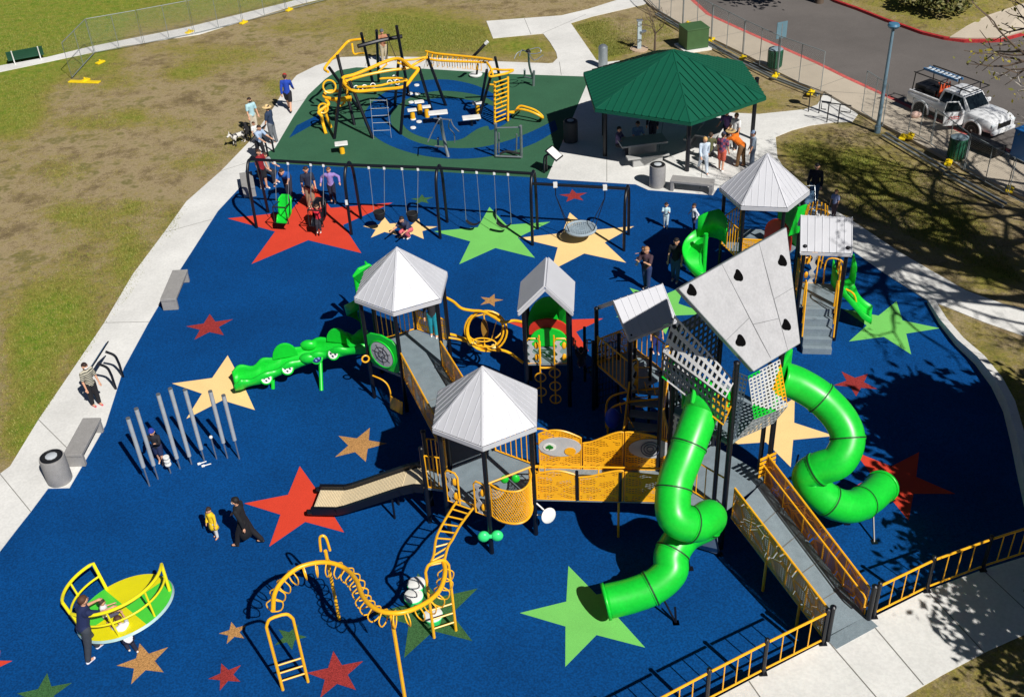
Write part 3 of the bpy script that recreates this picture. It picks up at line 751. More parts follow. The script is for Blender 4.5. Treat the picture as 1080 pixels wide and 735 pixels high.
# box front face: top edge then bottom edge
zt=5.12; zb=3.75
T0,T1=W(789,397,zt),W(822.5,379,zt); B0,B1=W(795.2,442,zb),W(830.8,428,zb)
def colA(u,v):
    if v<.34 and u<.9*(.34-v)/.34*.72: return 1
    if u>.62 and abs(v-.48)<(u-.62)*1.15: return 2
    if v>.94 and u<.35: return 1
    return 0
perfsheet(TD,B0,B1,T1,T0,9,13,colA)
M0,M1=W(776,464,3.2),W(816,446,3.2)
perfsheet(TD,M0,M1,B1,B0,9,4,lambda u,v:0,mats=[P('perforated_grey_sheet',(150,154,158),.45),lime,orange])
grey3=[P('perforated_grey_sheet',(150,154,158),.45),lime,orange]
# left flank between the box and the left wall
LB0=V((D1.x-.05,D1.y+.1,3.2)); LT0=V((D1.x-.05,D1.y+.1,5.2))
perfsheet(TD,LB0,M0+V((0,0,0)),T0,LT0,4,16,lambda u,v:0,mats=[P('perforated_shade_sheet',(70,84,96),.5),lime,orange])  # darker copy of the white sheet; the flank's shade is in its colour
# left wall D3-D1 : folded perforated facets
dl=(D1-D3); nl=V((dl.y,-dl.x,0)).normalized(); 
if nl.y>0: nl=-nl
def lw(t,z,o): return D3.lerp(D1,t)+nl*o+UP*z
def colB(u,v): return 2 if (u>.72) else (1 if u<.08 else 0)
perfsheet(TD,lw(-.05,5.05,.30),lw(1.0,4.7,.30),lw(1.0,5.0,.02),lw(-.05,5.85,-.05),14,3,lambda u,v:0)
perfsheet(TD,lw(-.05,4.35,.30),lw(1.0,3.95,.30),lw(1.0,4.4,.02),lw(-.05,4.85,-.05),14,3,colB)
perfsheet(TD,lw(-.05,4.35,.28),lw(1,3.95,.28),lw(1.0,4.68,.28),lw(-.05,5.03,.28),14,4,lambda u,v:0,mats=[P('perforated_shade_sheet',(70,84,96),.5),lime,orange])  # unlit fold between the sunlit strips, shade painted in as a darker sheet
perfsheet(TD,lw(-.02,1.4,.0),lw(.0,1.4,.0)+dl*0,lw(.3,3.2,.0),lw(-.02,3.2,.0),3,10,lambda u,v:0)
perfsheet(TD,D3+UP*3.3,D4+UP*3.3,D4+UP*5.6,D3+UP*5.6,10,14,lambda u,v:0,mats=[P('perforated_shade_sheet',(70,84,96),.5),lime,orange])  # back wall in the same darkened sheet, shade put into the colour
# a lit facet low at the left corner
perfsheet(TD,W(706,414,3.3),W(714,428,3.0),W(715,410,3.55),W(715,402,3.75),4,5,lambda u,v:0)
# lower barrier rails and the play panel under the deck
barpanel(TD,D3,D1,1.25,2.2,6); 
b=MB(); b.plate([W(735,558,.75),W(757,565,.75),W(757,583,.1),W(735,576,.1)],.03); pp=b.build('play_panel',P('grey_blue_panel',(120,140,160),.5),TD)
b=MB(); qn=(W(757,565,.75)-W(735,558,.75)).cross(W(735,576,.1)-W(735,558,.75)).normalized(); qn=qn if qn.y<0 else -qn
b.lathe([(.12,0),(.12,.02)],W(749,570,.42)+qn*.03,16,ax=qn); b.build('panel_dial',navy,pp)
b=MB()
sc=(D2+V((-.15,-.15,0)))
for i in range(5): b.bar(sc+V((-.18,-.2,2.05-.13*i)),sc+V((.25,.02,2.05-.13*i)),.02,.07)
b.build('slat_shield',orange,TD)
# ---- bridge B -> D with wavy perforated panels
BR=thing('wavy_panel_bridge','level bridge with wavy orange perforated panels from the front tower to the tall slide tower','bridge',(PBp[1]+D1)/2)
n0,n1=PBp[1]+V((.04,-.02,0)),V((W(698,529,DZ).x,W(698,529,DZ).y,0)); n2=V((D1.x-.05,D1.y+.15,0))
f0=PBp[2]+V((.02,0,0)); f1=V((n1.x-.25,n1.y+1.15,0)); 
un=(n1-n0).normalized(); pn=V((-un.y,un.x,0)); f0=n0+pn*1.1; f1=n1+pn*1.1
deck(BR,[n0,n1,V((D1.x,D1.y,0)),V((D3.x,D3.y,0)),f1,f0],DZ+.008)
waves=[(0,.34,lambda t:1.0+.16*sin(pi*t)),(.34,.70,lambda t:.92+.30*(3*t*t-2*t**3)),(.70,1.0,lambda t:1.16-.12*t)]
for a_,b_,fn in waves:
    sheetpanel(BR,n0.lerp(n1,a_),n0.lerp(n1,b_),DZ+.0,DZ+.78,DZ+.0,DZ+.78,perfpatch,top=fn,inset=.03)
waves2=[(0,.36,lambda t:1.0+.22*sin(pi*(.15+.85*t))),(.36,.70,lambda t:.84+.36*(3*t*t-2*t**3)),(.70,1.12,lambda t:1.2-.35*t*t)]
for i,(a_,b_,fn) in enumerate(waves2):
    o=sheetpanel(BR,f0.lerp(f1,a_),f0.lerp(f1,b_),DZ+.0,DZ+1.0,DZ+.0,DZ+1.0,perfpatch,top=fn,inset=.03)
    if i!=1:
        c=f0.lerp(f1,(a_+b_)/2)+UP*(DZ+.72)-pn*.03
        g=MB(); g.plate([c+un*(.52*cos(t))+UP*(.30*sin(t)) for t in [k*2*pi/24 for k in range(24)]],.012); pl=g.build('picture_plate',greypanel,o)
        g=MB()
        if i==0:
            g.plate([c-pn*.014-un*.25+un*(.16*cos(t))+UP*(.12*sin(t)) for t in [k*2*pi/16 for k in range(16)]],.01); g.build('picture_disc',white,pl)
            g=MB()
            for dx,dz,rr in ((0,.02,.06),(-.05,0,.045),(.05,0,.045),(0,-.06,.02)): g.plate([c-pn*.028-un*.25+un*(dx+rr*cos(t))+UP*(dz+rr*sin(t)) for t in [k*2*pi/12 for k in range(12)]],.01)
            g.build('leaf_mark',P('leaf_green',(40,140,50),.5),pl)
            g=MB(); g.plate([c-pn*.02+un*.25-UP*.12+un*(.14*cos(t))+UP*(.12*sin(t)) for t in [k*2*pi/16 for k in range(16)]],.01); g.build('picture_dot',orange,pl)
        else:
            for r_ in (.08,.15,.22): g.tube(ring(c-pn*.02,r_,pn,24),.012,5,closed=True)
            g.build('maze_ring',P('slate_blue',(70,80,110),.5),pl)
b=MB(); b.tube([n0+pn*.25+UP*(DZ+.82),n1+pn*.25+UP*(DZ+.82)],.024,8); 
for t in (0,.5,1): q=n0.lerp(n1,t); b.tube([q+UP*(DZ+.72),q+pn*.25+UP*(DZ+.82)],.02,6)
b.build('handrail',orange,BR,smooth=True)
b=MB(); q=n0.lerp(n1,.66); b.tube([q+UP*0,q+UP*(DZ-.06)],.03,8); b.build('post',orange,BR)
for t in (.33,.67):
    b=MB(); q=n0.lerp(n1,t); b.tube([q+UP*DZ,q+UP*(DZ+.9)],.04,8); b.build('post',navy,BR)
# ladder-like grab frame between B and the bridge
b=MB(); q=PBp[1]+V((.02,0.05,0)); 
for i in range(2): b.tube([q+V((.12+.14*i,-.02,0))+UP*DZ,q+V((.12+.14*i,-.02,0))+UP*(DZ+1)],.016,5)
for i in range(7): b.tube([q+V((.0,0,0))+UP*(DZ+.1+.14*i),q+V((.26,-.03,0))+UP*(DZ+.1+.14*i)],.014,5)
b.build('grab_frame',orange,BR,smooth=True)
# ---- hooped yellow climber behind B
b=MB(); q=PBp[2]; b.tube(smoothpath([q+UP*2.35,q+V((.3,.1,2.2)),q+V((.75,.1,1.75)),q+V((.7,-.1,1.2))],5),.026,6); b.tube(smoothpath([q+UP*1.9,q+V((.3,-.1,1.85)),q+V((.7,-.1,1.55))],5),.024,6); b.tube([q+V((.75,.1,1.75)),q+V((.2,0,1.3))],.02,6); b.build('corner_loop',orange,TB,smooth=True)
# ---- access ramp from the raised walk up to D
RP=thing('access_ramp','grey access ramp between orange stone-pattern panels climbing from the pale walk to the tall tower','ramp',W(890,661,ZS))
ra,rb=W(870,672,ZS),W(913,650,ZS); na,nb=D1+V((.14,-.13,0)),D2+V((-.14,-.16,0))
du=((na-ra)+(nb-rb))/2; du.z=0
ra0=V((ra.x,ra.y,0)); rb0=V((rb.x,rb.y,0))
nb2=V((W(806,537,DZ).x,W(806,537,DZ).y,0))
b=MB(); z0,z1=ZS+.008,DZ; pts=[V((ra.x,ra.y,z0)),V((rb.x,rb.y,z0)),V((nb.x,nb.y,z1)),V((na.x,na.y,z1))]; b.plate(pts,.1) if (pts[1]-pts[0]).cross(pts[2]-pts[0]).z>0 else b.plate(pts[::-1],.1)
b.build('ramp_deck',deckm,RP)
for i in range(1,5):
    b=MB(); t=i/5; p=ra0.lerp(V((na.x,na.y,0)),t); q=rb0.lerp(V((nb.x,nb.y,0)),t); zz=z0+(z1-z0)*t+.005; joint(b,p,q,zz,.02); b.build('deck_joint',jointm,RP)
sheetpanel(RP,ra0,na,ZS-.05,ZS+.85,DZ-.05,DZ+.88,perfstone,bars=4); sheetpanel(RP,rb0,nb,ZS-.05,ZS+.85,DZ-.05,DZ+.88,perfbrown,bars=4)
for a_,c_,m_ in ((ra0,V((na.x,na.y,0)),1),(rb0,V((nb.x,nb.y,0)),-1)):
    inn=V((-(c_-a_).normalized().y,(c_-a_).normalized().x,0))*(-.1*m_)
    b=MB(); b.tube([a_+inn+UP*(ZS+.6),a_.lerp(c_,.02)+inn+UP*(ZS+.66),c_+inn+UP*(DZ+.62)],.02,6)
    for t in (.05,.35,.65,.95): q=a_.lerp(c_,t); z=ZS+(DZ-ZS)*t; b.tube([q+UP*(z+.6),q+inn+UP*(z+.62)],.015,5)
    b.tube([a_+inn+UP*(ZS+.6),a_+inn+UP*(ZS+.35),a_+UP*(ZS+.35)],.02,6)
    b.build('handrail',orange,RP,smooth=True)
    for t in (.25,.6): 
        b=MB(); q=a_.lerp(c_,t); b.tube([q,q+UP*(ZS+(DZ-ZS)*t)],.035,8); b.build('support_post',orange,RP)
for p in (ra0,rb0):
    q=p-(V((na.x,na.y,0))-ra0).normalized()*.08; post(RP,q,ZS+1.0,0,r=.055)
MB().plate([W(871,673,ZS+.006),W(882,684,ZS+.006),W(926,660,ZS+.006),W(914,649,ZS+.006)],.01).build('threshold_plate',deckm,RP)
# ---- guard rails
def guardrail(pts,label):
    T=thing('guard_rail',label,'railing',pts[0],'yellow guard rails along the raised walk')
    for i,p in enumerate(pts):
        b=MB(); b.tube([p,p+UP*1.02],.045,10); b.box(p+UP*.012,(.16,.16,.02)); b.lathe([(.05,0),(.05,.03),(.02,.05)],p+UP*1.02,10); b.build('post',navy,T)
    for i in range(len(pts)-1):
        p,q=pts[i],pts[i+1]; b=MB(); d=(q-p).normalized(); a=p+d*.06;c=q-d*.06
        b.tube([a+UP*.94,c+UP*.94],.028,8); b.tube([a+UP*.12,c+UP*.12],.022,8)
        n=max(4,round((c-a).length/.36))
        for k in range(1,n): t=k/n; r=a.lerp(c,t); b.tube([r+UP*.12,r+UP*.94],.014,6)
        b.build('rail_panel',orange,T,smooth=True)
guardrail([W(x,y,ZS) for x,y in ((867.5,678),(804.6,709.6),(745,741),(684,774))],'yellow guard rail on dark posts left of the ramp foot')
guardrail([W(x,y,ZS) for x,y in ((921,650),(977,622.5),(1036,600.5),(1087,584),(1140,575))],'yellow guard rail on dark posts right of the ramp foot')
# ---- tube slides
def tubeslide(T,pts,r=.375):
    path=smoothpath(pts,8); 
    # outer shell with open lower end
    b=MB(); b.tube(path,r,22,caps=False); o=b.build('slide_tube',lime,T,smooth=True,solid=-.03)
    # joint flanges
    L_=[0]; 
    for i in range(1,len(path)): L_.append(L_[-1]+(path[i]-path[i-1]).length)
    nsec=max(3,round(L_[-1]/1.05))
    for k in range(1,nsec):
        s=L_[-1]*k/nsec; i=max(j for j in range(len(path)) if L_[j]<=s); i=min(i,len(path)-2)
        f=(s-L_[i])/(L_[i+1]-L_[i]); q=path[i].lerp(path[i+1],f); d=(path[i+1]-path[i]).normalized()
        g=MB(); g.tube([q-d*.045,q-d*.018],r+.03,24); 
        g2=MB(); g2.tube([q-d*.016,q+d*.016],r+.040,24); g2.build('seam',P('dark_seam',(14,70,28),.6),o)
        g.tube([q+d*.018,q+d*.045],r+.03,24); g.build('flange',lime,o,smooth=True)
    return path
S1=thing('tube_slide','green twisting tube slide on the left of the tall tower, ending above the green star','slide',W(650,640,0),'green twisting tube slides')
p1=[W(742,426,4.0),W(733,452,3.7),W(722,482,3.3),W(711,513,2.85),W(712,545,2.45),W(733,553,2.15),W(748,545,1.95),W(742,553,1.7),W(722,564,1.45),W(708,585,1.2),W(707,602,.98),W(690,618,.75),W(665,628,.6),W(640,634,.52)]
def helixfix(pts): return pts
# the turn: explicit corkscrew in space
def corkscrew(top,c,r,a0,a1,z0,z1,k=12): return [V((c[0]+r*cos(a0+(a1-a0)*i/k),c[1]+r*sin(a0+(a1-a0)*i/k),z0+(z1-z0)*i/k)) for i in range(k+1)]
tubeslide(S1,p1)
e0=(p1[0]-p1[1]).normalized(); hood=MB(); hood.tube([p1[0]-e0*.25,p1[0]+e0*.02,p1[0]+e0*.22,p1[0]+e0*.36],.4,22,caps=False,radii=[.39,.42,.50,.56]); hood.build('entry_hood',lime,S1,smooth=True,solid=.03)
for k_ in range(5):
    a_2=k_*1.25; X_=e0.orthogonal().normalized(); Y_=e0.cross(X_); d_2=X_*cos(a_2)+Y_*sin(a_2); MB().tube([p1[0]-e0*.2+d_2*.40,p1[0]+e0*.34+d_2*.56],.05,8).build('hood_rib',lime,S1,smooth=True)
q=p1[-1]; e=(p1[-1]-p1[-2]).normalized()
MB().tube([q-e*.02,q+e*.05],.40,22,caps=False).build('exit_rim',lime,S1,smooth=True,solid=.04)
for (a,zz) in (((724,600),1.0),((706,655),.45),((737,570),1.3)):
    pass
def leg(T,px,py,top,mat=navy):
    b=MB(); f=W(px,py,0); b.tube([f,V(top)],.025,6); b.box(f+UP*.02,(.14,.14,.015)); b.build('support_leg',mat,T)
leg(S1,713,657,W(700,632,.5)); leg(S1,728,600,W(722,575,1.1)); leg(S1,713,657,W(712,640,.42)); leg(S1,759,585,W(752,556,1.6))
S2=thing('tube_slide','green twisting tube slide on the right of the tall tower, curling towards the tree shade','slide',W(930,540,0),'green twisting tube slides')
p2=[W(822,398,3.95),W(842,405,3.75),W(866,420,3.45),W(887,443,3.1),W(894,465,2.75),W(884,486,2.4),W(864,494,2.15),W(853,502,1.9),W(860,516,1.55),W(878,530,1.2),W(899,534,.95),W(917,525,.75),W(930,513,.6)]
tubeslide(S2,p2)
q=p2[-1]; e=(p2[-1]-p2[-2]).normalized(); MB().tube([q-e*.02,q+e*.05],.40,22,caps=False).build('exit_rim',lime,S2,smooth=True,solid=.04)
q=W(825,398,4.0); MB().box(q,(1.0,.12,1.05),ux=V((.6,1,0))).build('entry_hood',lime,S2,bevel=.05)
leg(S2,922,572,W(921,540,.5)); leg(S2,856,552,W(860,515,1.4)); leg(S2,836,505,W(842,480,1.9)); leg(S2,893,552,W(920,545,.4))
# ---- crawl slide (green worm) off tower A
S3=thing('crawl_slide','green open crawl slide with round white dials, reaching left to the cream star','slide',W(252,405,0))
cl=[(389,364,1.2),(374,366,1.18),(360,368,1.1),(344,371,.95),(326,376,.8),(306,383,.68),(290,390,.55),(274,397,.42),(258,401,.34),(247,405,.28)]
cp=smoothpath([W(x,y,z) for x,y,z in cl],5)
b=MB(); rings_=[]; sec=[(-.35,.27),(-.37,.12),(-.32,-.02),(-.18,-.11),(0,-.13),(.18,-.11),(.32,-.02),(.37,.12),(.35,.27)]
n=len(cp)
for i,p in enumerate(cp):
    t=(cp[min(i+1,n-1)]-cp[max(i-1,0)]); t.z=0; t.normalize(); s=V((-t.y,t.x,0)); wv=1+.07*sin(i*.8); hv=.06*sin(i*.8)
    rings_.append(b.add([p+s*(x*wv)+UP*(z+ (hv if abs(x)>.34 else 0)) for x,z in sec]))
for i in range(n-1):
    for j in range(len(sec)-1): b.face((rings_[i]+j,rings_[i+1]+j,rings_[i+1]+j+1,rings_[i]+j+1))
b.build('slide_trough',lime,S3,smooth=True,solid=.05)
def side(i):
    t=(cp[min(i+1,n-1)]-cp[max(i-1,0)]); t.z=0; t.normalize(); s=V((-t.y,t.x,0)); 
    if s.y>0: s=-s
    return t,s
for i in (12,26):   # raised rounded hoods on the far side
    t,s=side(i); c=cp[i]-s*.34+UP*.16; b=MB()
    b.plate([c+t*(.38*cos(a))+UP*(.5*sin(a)-.1) for a in [k*pi/12 for k in range(13)]],.07); b.build('side_hood',lime,S3,bevel=.02)
for i in (20,):
    t,s=side(i)
    for q in (-1,1): 
        b=MB(); b.ball(cp[i]+s*(.34*q)+UP*.18,.17,(1.5,.8,1.0),12,8); b.build('hump',lime,S3,smooth=True)
for i,mt in ((11,white),(17,P('navy_dial',(30,50,110),.4)),(26,white),(33,white)):
    t,s=side(i); dr_=(s+UP*.55).normalized(); c=cp[i]+s*.36+UP*.10
    o=MB().lathe([(.19,0),(.19,.03),(.16,.045)],c,24,ax=dr_).build('round_boss',lime,S3,smooth=True)
    o2=MB().lathe([(.145,0),(.145,.01)],c+dr_*.045,24,ax=dr_).build('dial',mt,o)
    g=MB(); X=dr_.orthogonal().normalized(); Y=dr_.cross(X); cc=c+dr_*.062
    for k in range(4): a=k*pi/2+.6; g.plate([cc+X*(.07*cos(a)+.028*cos(v))+Y*(.07*sin(a)+.04*sin(v)) for v in [w_*pi/4 for w_ in range(8)]],.008)
    g.build('dial_mark',P('dial_ink',(45,50,70),.5) if mt is not P('navy_dial',(0,0,0)) else P('dial_pale',(120,150,200),.5),o)
for px,py,i in ((339,412,17),(288,410,31)):
    b=MB(); f=W(px,py,0); b.tube([f,cp[i]-UP*.12],.06,10); b.build('support_leg',lime,S3,smooth=True)
# ---- green spiral climber behind tower A
S4=thing('spiral_climber','green curved plastic climber rising behind the left tower roof','climber',W(381,350,0))
bc=W(384,350,0); b=MB(); a_=[];n=26
for i in range(n): 
    an=2.2+i*.20; z=.3+1.7*i/n; a_.append((b.add([bc+V((.12*cos(an),.12*sin(an),z)),bc+V((.45*cos(an),.45*sin(an),z+.05)),bc+V((.48*cos(an),.48*sin(an),z+.42))])))
for i in range(n-1):
    for j in (0,1): b.face((a_[i]+j,a_[i]+j+1,a_[i+1]+j+1,a_[i+1]+j))
b.build('spiral_tread',lime,S4,smooth=True,solid=.04)
MB().tube([bc,bc+UP*2.1],.08,12).build('centre_pole',lime,S4,smooth=True)
b=MB(); h=[W(371,291,3.0),W(377,282,3.2),W(389,277,3.25),W(394,281,3.1),W(386,290,2.7),W(378,298,2.5)]; b.plate(h,.08); b.build('leaf_hood',lime,S4,bevel=.03)
# ---- coil climber between A and the small gabled tower
S5=thing('coil_climber','yellow coil of hoops between two wavy rails, right of the left tower','climber',W(515,375,0))
zc=Z(460,250,4.9)
b=MB(); b.tube(smoothpath([zc(40,308,2.6),zc(90,335,2.55),zc(130,368,2.5),zc(185,380,2.45),zc(240,385,2.45),zc(300,415,2.4),zc(345,440,2.35),zc(400,432,2.35),zc(450,440,2.35)],5),.042,8); b.build('upper_rail',brass,S5,smooth=True)
b=MB(); b.tube(smoothpath([zc(60,500,1.35),zc(110,512,1.3),zc(180,540,1.25),zc(260,565,1.2),zc(330,582,1.2),zc(380,600,1.15),(zc(450,650,1.0))],5),.042,8); b.tube(smoothpath([zc(65,520,1.35),zc(120,530,1.3),zc(190,552,1.25),zc(255,575,1.2),zc(330,590,1.18)],5),.03,6); b.build('lower_rail',brass,S5,smooth=True)
def pring(cx,cy,rx,ry,z,tilt,rot=0,k=28):
    c=zc(cx,cy,z); pts=[]
    for i in range(k):
        a=2*pi*i/k; dx=rx*cos(a)*cos(rot)-ry*sin(a)*sin(rot); dy=rx*cos(a)*sin(rot)+ry*sin(a)*cos(rot); pts.append(zc(cx+dx,cy+dy,z-dy*tilt))
    return pts
for cx,cy,rx,ry,rt in ((248,480,100,95,.2),(256,480,92,98,.0),(262,486,104,104,.3)):
    MB().tube(pring(cx,cy,rx,ry,1.75,.0062,rt),.03,8,closed=True).build('hoop',brass,S5,smooth=True)
for cx,cy,rx,ry,rt in ((250,470,95,70,-.15),(250,545,60,22,.1)):
    MB().tube(pring(cx,cy,rx,ry,1.7,.004,rt),.022,6,closed=True).build('hoop',brass,S5,smooth=True)
b=MB(); c=zc(252,470,1.75); b.plate([zc(252+18*cos(a)+6*sin(a),475+52*sin(a),1.75-.0062*52*sin(a)) for a in [k*pi/8 for k in range(16)]],.04); b.build('leaf_step',P('bronze_plastic',(150,110,40),.5),S5)
b=MB(); b.tube([zc(245,400,2.2),zc(250,430,2.0)],.02,6); b.tube([zc(250,520,1.5),zc(250,565,1.25)],.02,6); b.tube([zc(310,440,2.2),zc(285,530,1.5)],.015,5); b.build('hanger',brass,S5)
for cx,cy in ((185,545),(300,565)):
    b=MB(); b.ball(zc(cx,cy,1.3),.13 if cx<200 else .09,(1.1,1,.8),12,8); b.build('clamp_boss',P('pale_yellow_plastic',(245,225,150),.5),S5,smooth=True)
# ---- small gabled tower (G)
def gable(T,E0,E1,R0,R1,F0,F1,th=.05):
    "roof from near eave E0-E1, ridge R0-R1, far eave F0-F1"
    o=MB(); o.plate([E0,E1,R1,R0],th); o.plate([R0,R1,F1,F0],th)
    for (a,b_,c,d) in ((E0,E1,R1,R0),(F0,F1,R1,R0)):
        nr=(V(b_)-V(a)).cross(V(d)-V(a)).normalized(); nr=nr if nr.z>0 else -nr; k=int((V(b_)-V(a)).length/.2)
        for i in range(k+1): t=i/k; o.bar(V(a).lerp(V(b_),t)+nr*.006,V(d).lerp(V(c),t)+nr*.006,.02,.02,nr)
    r=o.build('roof',roofm,T); f=MB(); 
    for a,c in ((E0,R0),(F0,R0),(E1,R1),(F1,R1),(E0,E1),(F0,F1)): f.bar(V(a)-UP*.07,V(c)-UP*.07,.03,.08)
    f.build('fascia',roofm,r)
GL,GR=W(546.7,329.6,3.25),W(603.9,329.6,3.25); GA=W(574.7,302.7,3.95); GBk=W(577.3,272.4,3.95)
off=GBk-GA; off.z=0
G_=(GL+GR)/2; TG=thing('gabled_play_tower','small gabled pale roof over an orange-fronted platform, with ring climber below','play tower',(G_.x,G_.y+.6,0),'gabled towers of the play structure')
gable(TG,GL,GL+off,GA,GBk,GR,GR+off)
gu=(GR-GL); gu.z=0; gl=gu.length; gu.normalize(); gv=V((-gu.y,gu.x,0))
gp=[V((GL.x,GL.y,0))+gu*.13+gv*.12,V((GR.x,GR.y,0))-gu*.13+gv*.12]; gp+= [gp[1]+gv*(off.length-.25),gp[0]+gv*(off.length-.25)]
for p in gp: post(TG,p,3.3)
deck(TG,gp,1.5)
spokepanel(TG,gp[0],gp[1],.02,.34,1.5,2.35); spokepanel(TG,gp[0],gp[1],.66,.98,1.5,2.35)
b=MB(); 
q0=gp[0].lerp(gp[1],.33);q1=gp[0].lerp(gp[1],.67)
b.tube([q0-gv*.1+UP*2.5,q0-gv*.1+UP*.2],.022,6); b.tube([q1-gv*.1+UP*2.5,q1-gv*.1+UP*.2],.022,6)
b.tube([q0-gv*.1+UP*1.42,q1-gv*.1+UP*1.42],.03,6); b.build('climber_rail',orange,TG,smooth=True)
for i,(t,z) in enumerate(((.0,1.1),(1,1.25),(1,.8),(0,.6),(1,.35))):
    q=q0.lerp(q1,t)-gv*.12+UP*z; MB().tube(ring(q,.15,gv,18),.02,6,closed=True).build('climbing_ring',orange,TG,smooth=True)
# green and red rounded back panel
def arch(T,p,q,z0,z1,mat,name,th=.06,k=14,bul=0):
    p=V((p.x,p.y,0));q=V((q.x,q.y,0)); b=MB(); b.plate([p+UP*z0]+[p.lerp(q,.5-.5*cos(a))+UP*(z0+(z1-z0)*(.35+.65*sin(a))) for a in [i*pi/k for i in range(k+1)]]+[q+UP*z0],th); return b.build(name,mat,T,bevel=.01)
arch(TG,gp[3],gp[2],1.5,2.9,lime,'green_back_panel'); arch(TG,gp[3].lerp(gp[0],.35)+gu*.08,gp[2].lerp(gp[1],.35)-gu*.08,1.55,2.15,lime,'green_panel'); arch(TG,gp[3].lerp(gp[0],.3)+gu*.05,gp[2].lerp(gp[1],.3)-gu*.05,1.9,2.42,redp,'red_arch_panel')
b=MB(); q=gp[2]-gu*.3; b.plate([q+UP*1.9,q+gu*.3+UP*1.9,q+gu*.3-gv*.4+UP*2.9,q-gv*.2+UP*2.7],.05); b.build('green_wing',lime,TG)
S6=thing('ramp_slide','green covered wave slide leaving the back of the small gabled tower','slide',(gp[2].x,gp[2].y+1,0))
cpt=smoothpath([((gp[2]+gp[3])/2)+UP*1.5,((gp[2]+gp[3])/2)+gv*.8+UP*1.0-gu*.2,((gp[2]+gp[3])/2)+gv*1.7+UP*.3-gu*.4],5); b=MB(); rr=[]
for p in cpt: rr.append(b.add([p+gu*x+UP*z for x,z in ((-.35,.25),(-.33,0),(-.15,-.06),(.15,-.06),(.33,0),(.35,.25))]))
for i in range(len(rr)-1):
    for j in range(5): b.face((rr[i]+j,rr[i+1]+j,rr[i+1]+j+1,rr[i]+j+1))
b.build('slide_trough',lime,S6,smooth=True,solid=.04)
# ---- gabled tower E (centre)
ea,eb,ee,ef=W(647.1,317.4,3.95),W(698.6,299.4,3.95),W(713.6,337.5,3.3),W(663.9,357.2,3.3)
sp2=(ea-ef); sp2.z=0; fe=V((ea.x+sp2.x,ea.y+sp2.y,3.3)); fe2=V((eb.x+sp2.x,eb.y+sp2.y,3.3))
TE=thing('gabled_play_tower','gabled pale roof right of centre, half in the shade of the big slanted roof','play tower',((ea.x+ee.x)/2,(ea.y+ee.y)/2,0),'gabled towers of the play structure')
gable(TE,ef,ee,ea,eb,fe,fe2)
eu=(ee-ef); eu.z=0; eul=eu.length; eu.normalize(); ev=V((-eu.y,eu.x,0)); el=sp2.length*2
ep=[V((ef.x,ef.y,0))+eu*.1+ev*.1]; ep+=[ep[0]+eu*(eul-.2)]; ep+=[ep[1]+ev*(el-.2),ep[0]+ev*(el-.2)]
for p in ep: post(TE,p,3.3)
deck(TE,ep,1.5)
brown=orange
barpanel(TE,ep[0],ep[3],1.5,2.45,8); sheetpanel(TE,ep[2],ep[3],1.5,2.3,1.5,2.3,perfstone); 
barpanel(TE,ep[1],ep[2],1.5,2.4,6)
for t in (.0,.8): spokepanel(TE,ep[0],ep[1],t+.02,t+.2,1.5,2.5)
# stepped stair from E down towards the bridge, curved slatted rails, floor link to D
S7=thing('link_deck','shaded link deck with curved orange barred rails between the gabled tower and the tall tower','landing',((ep[1].x+D3.x)/2,(ep[1].y+D3.y)/2,0))
ld=[ep[1],ep[2],D4,D3]; deck(S7,ld,1.36)
b=MB(); arc=smoothpath([ep[1]+UP*1.36,ep[1].lerp(D3,.4)+V((-.25,-.35,1.36)),D3+UP*1.36],6)
for i,p in enumerate(arc): b.tube([p,p+UP*.95],.016,5)
b.tube(arc,.025,6); b.tube([p+UP*.95 for p in arc],.028,6); b.build('curved_railing',orange,S7,smooth=True)
S8=thing('stair_climber','shaded dark stair with orange side panels below the gabled roof','steps',(ep[0].x,ep[0].y-1.2,0))
sdir=(f0.lerp(f1,.62)-ep[0]); sdir.z=0; sl_=sdir.length; sdir.normalize(); ss=V((-sdir.y,sdir.x,0))
for i in range(6):
    b=MB(); q=ep[0].lerp(ep[1],.5)+sdir*(.15+.26*i)+UP*(1.36-.2*i); b.box(q,(.28,.85,.05),ux=sdir); b.build('tread',deckm,S8)
for s in (-1,1):
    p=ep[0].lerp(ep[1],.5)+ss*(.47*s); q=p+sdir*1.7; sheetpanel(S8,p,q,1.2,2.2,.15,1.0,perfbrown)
S9=thing('arched_climber','shaded orange arch climber with crossing rungs behind the wavy bridge','climber',W(668,445,0))
for o_ in (0,.45):
    b=MB(); a=W(641,462,0)+V((0,o_,0)); c=W(700,420,1.5)+V((0,o_,0)); b.tube(smoothpath([a,a+V((.05,.05,.9)),a.lerp(c,.35)+UP*.75,a.lerp(c,.7)+UP*.35,c],5),.03,8); b.build('arch_tube',orange,S9,smooth=True)
b=MB(); 
for i in range(5):
    t=.25+.15*i; a=W(641,462,0); c=W(700,420,1.5); q=a.lerp(c,t)+UP*(.75*sin(pi*t)); b.tube([q,q+V((0,.45,0))],.016,5)
b.tube([W(652,455,.9),W(690,455,.1)],.018,5); b.tube([W(662,440,1.4),W(675,462,.1)],.018,5); b.build('rung',orange,S9)
NC=thing('net_climber','dark rope net climber stretched between posts left of the centre gabled tower','climber',W(640,420,0))
na_=[W(626,432,0),W(652,424,0)]
for p in na_: post(NC,p,2.3,r=.05)
g=MB(); a_,c_=na_[0],na_[1]
for i in range(9): t=i/8; g.tube([a_.lerp(c_,t)+UP*.15,a_.lerp(c_,t)+UP*2.15],.012,4)
for i in range(10): g.tube([a_+UP*(.15+.22*i),c_+UP*(.15+.22*i)],.012,4)
g.build('rope_net',navy,NC)
HB=thing('hanging_bar_climber','dark ladder of bent bars in the shade in front of the centre gabled tower','climber',W(676,440,0))
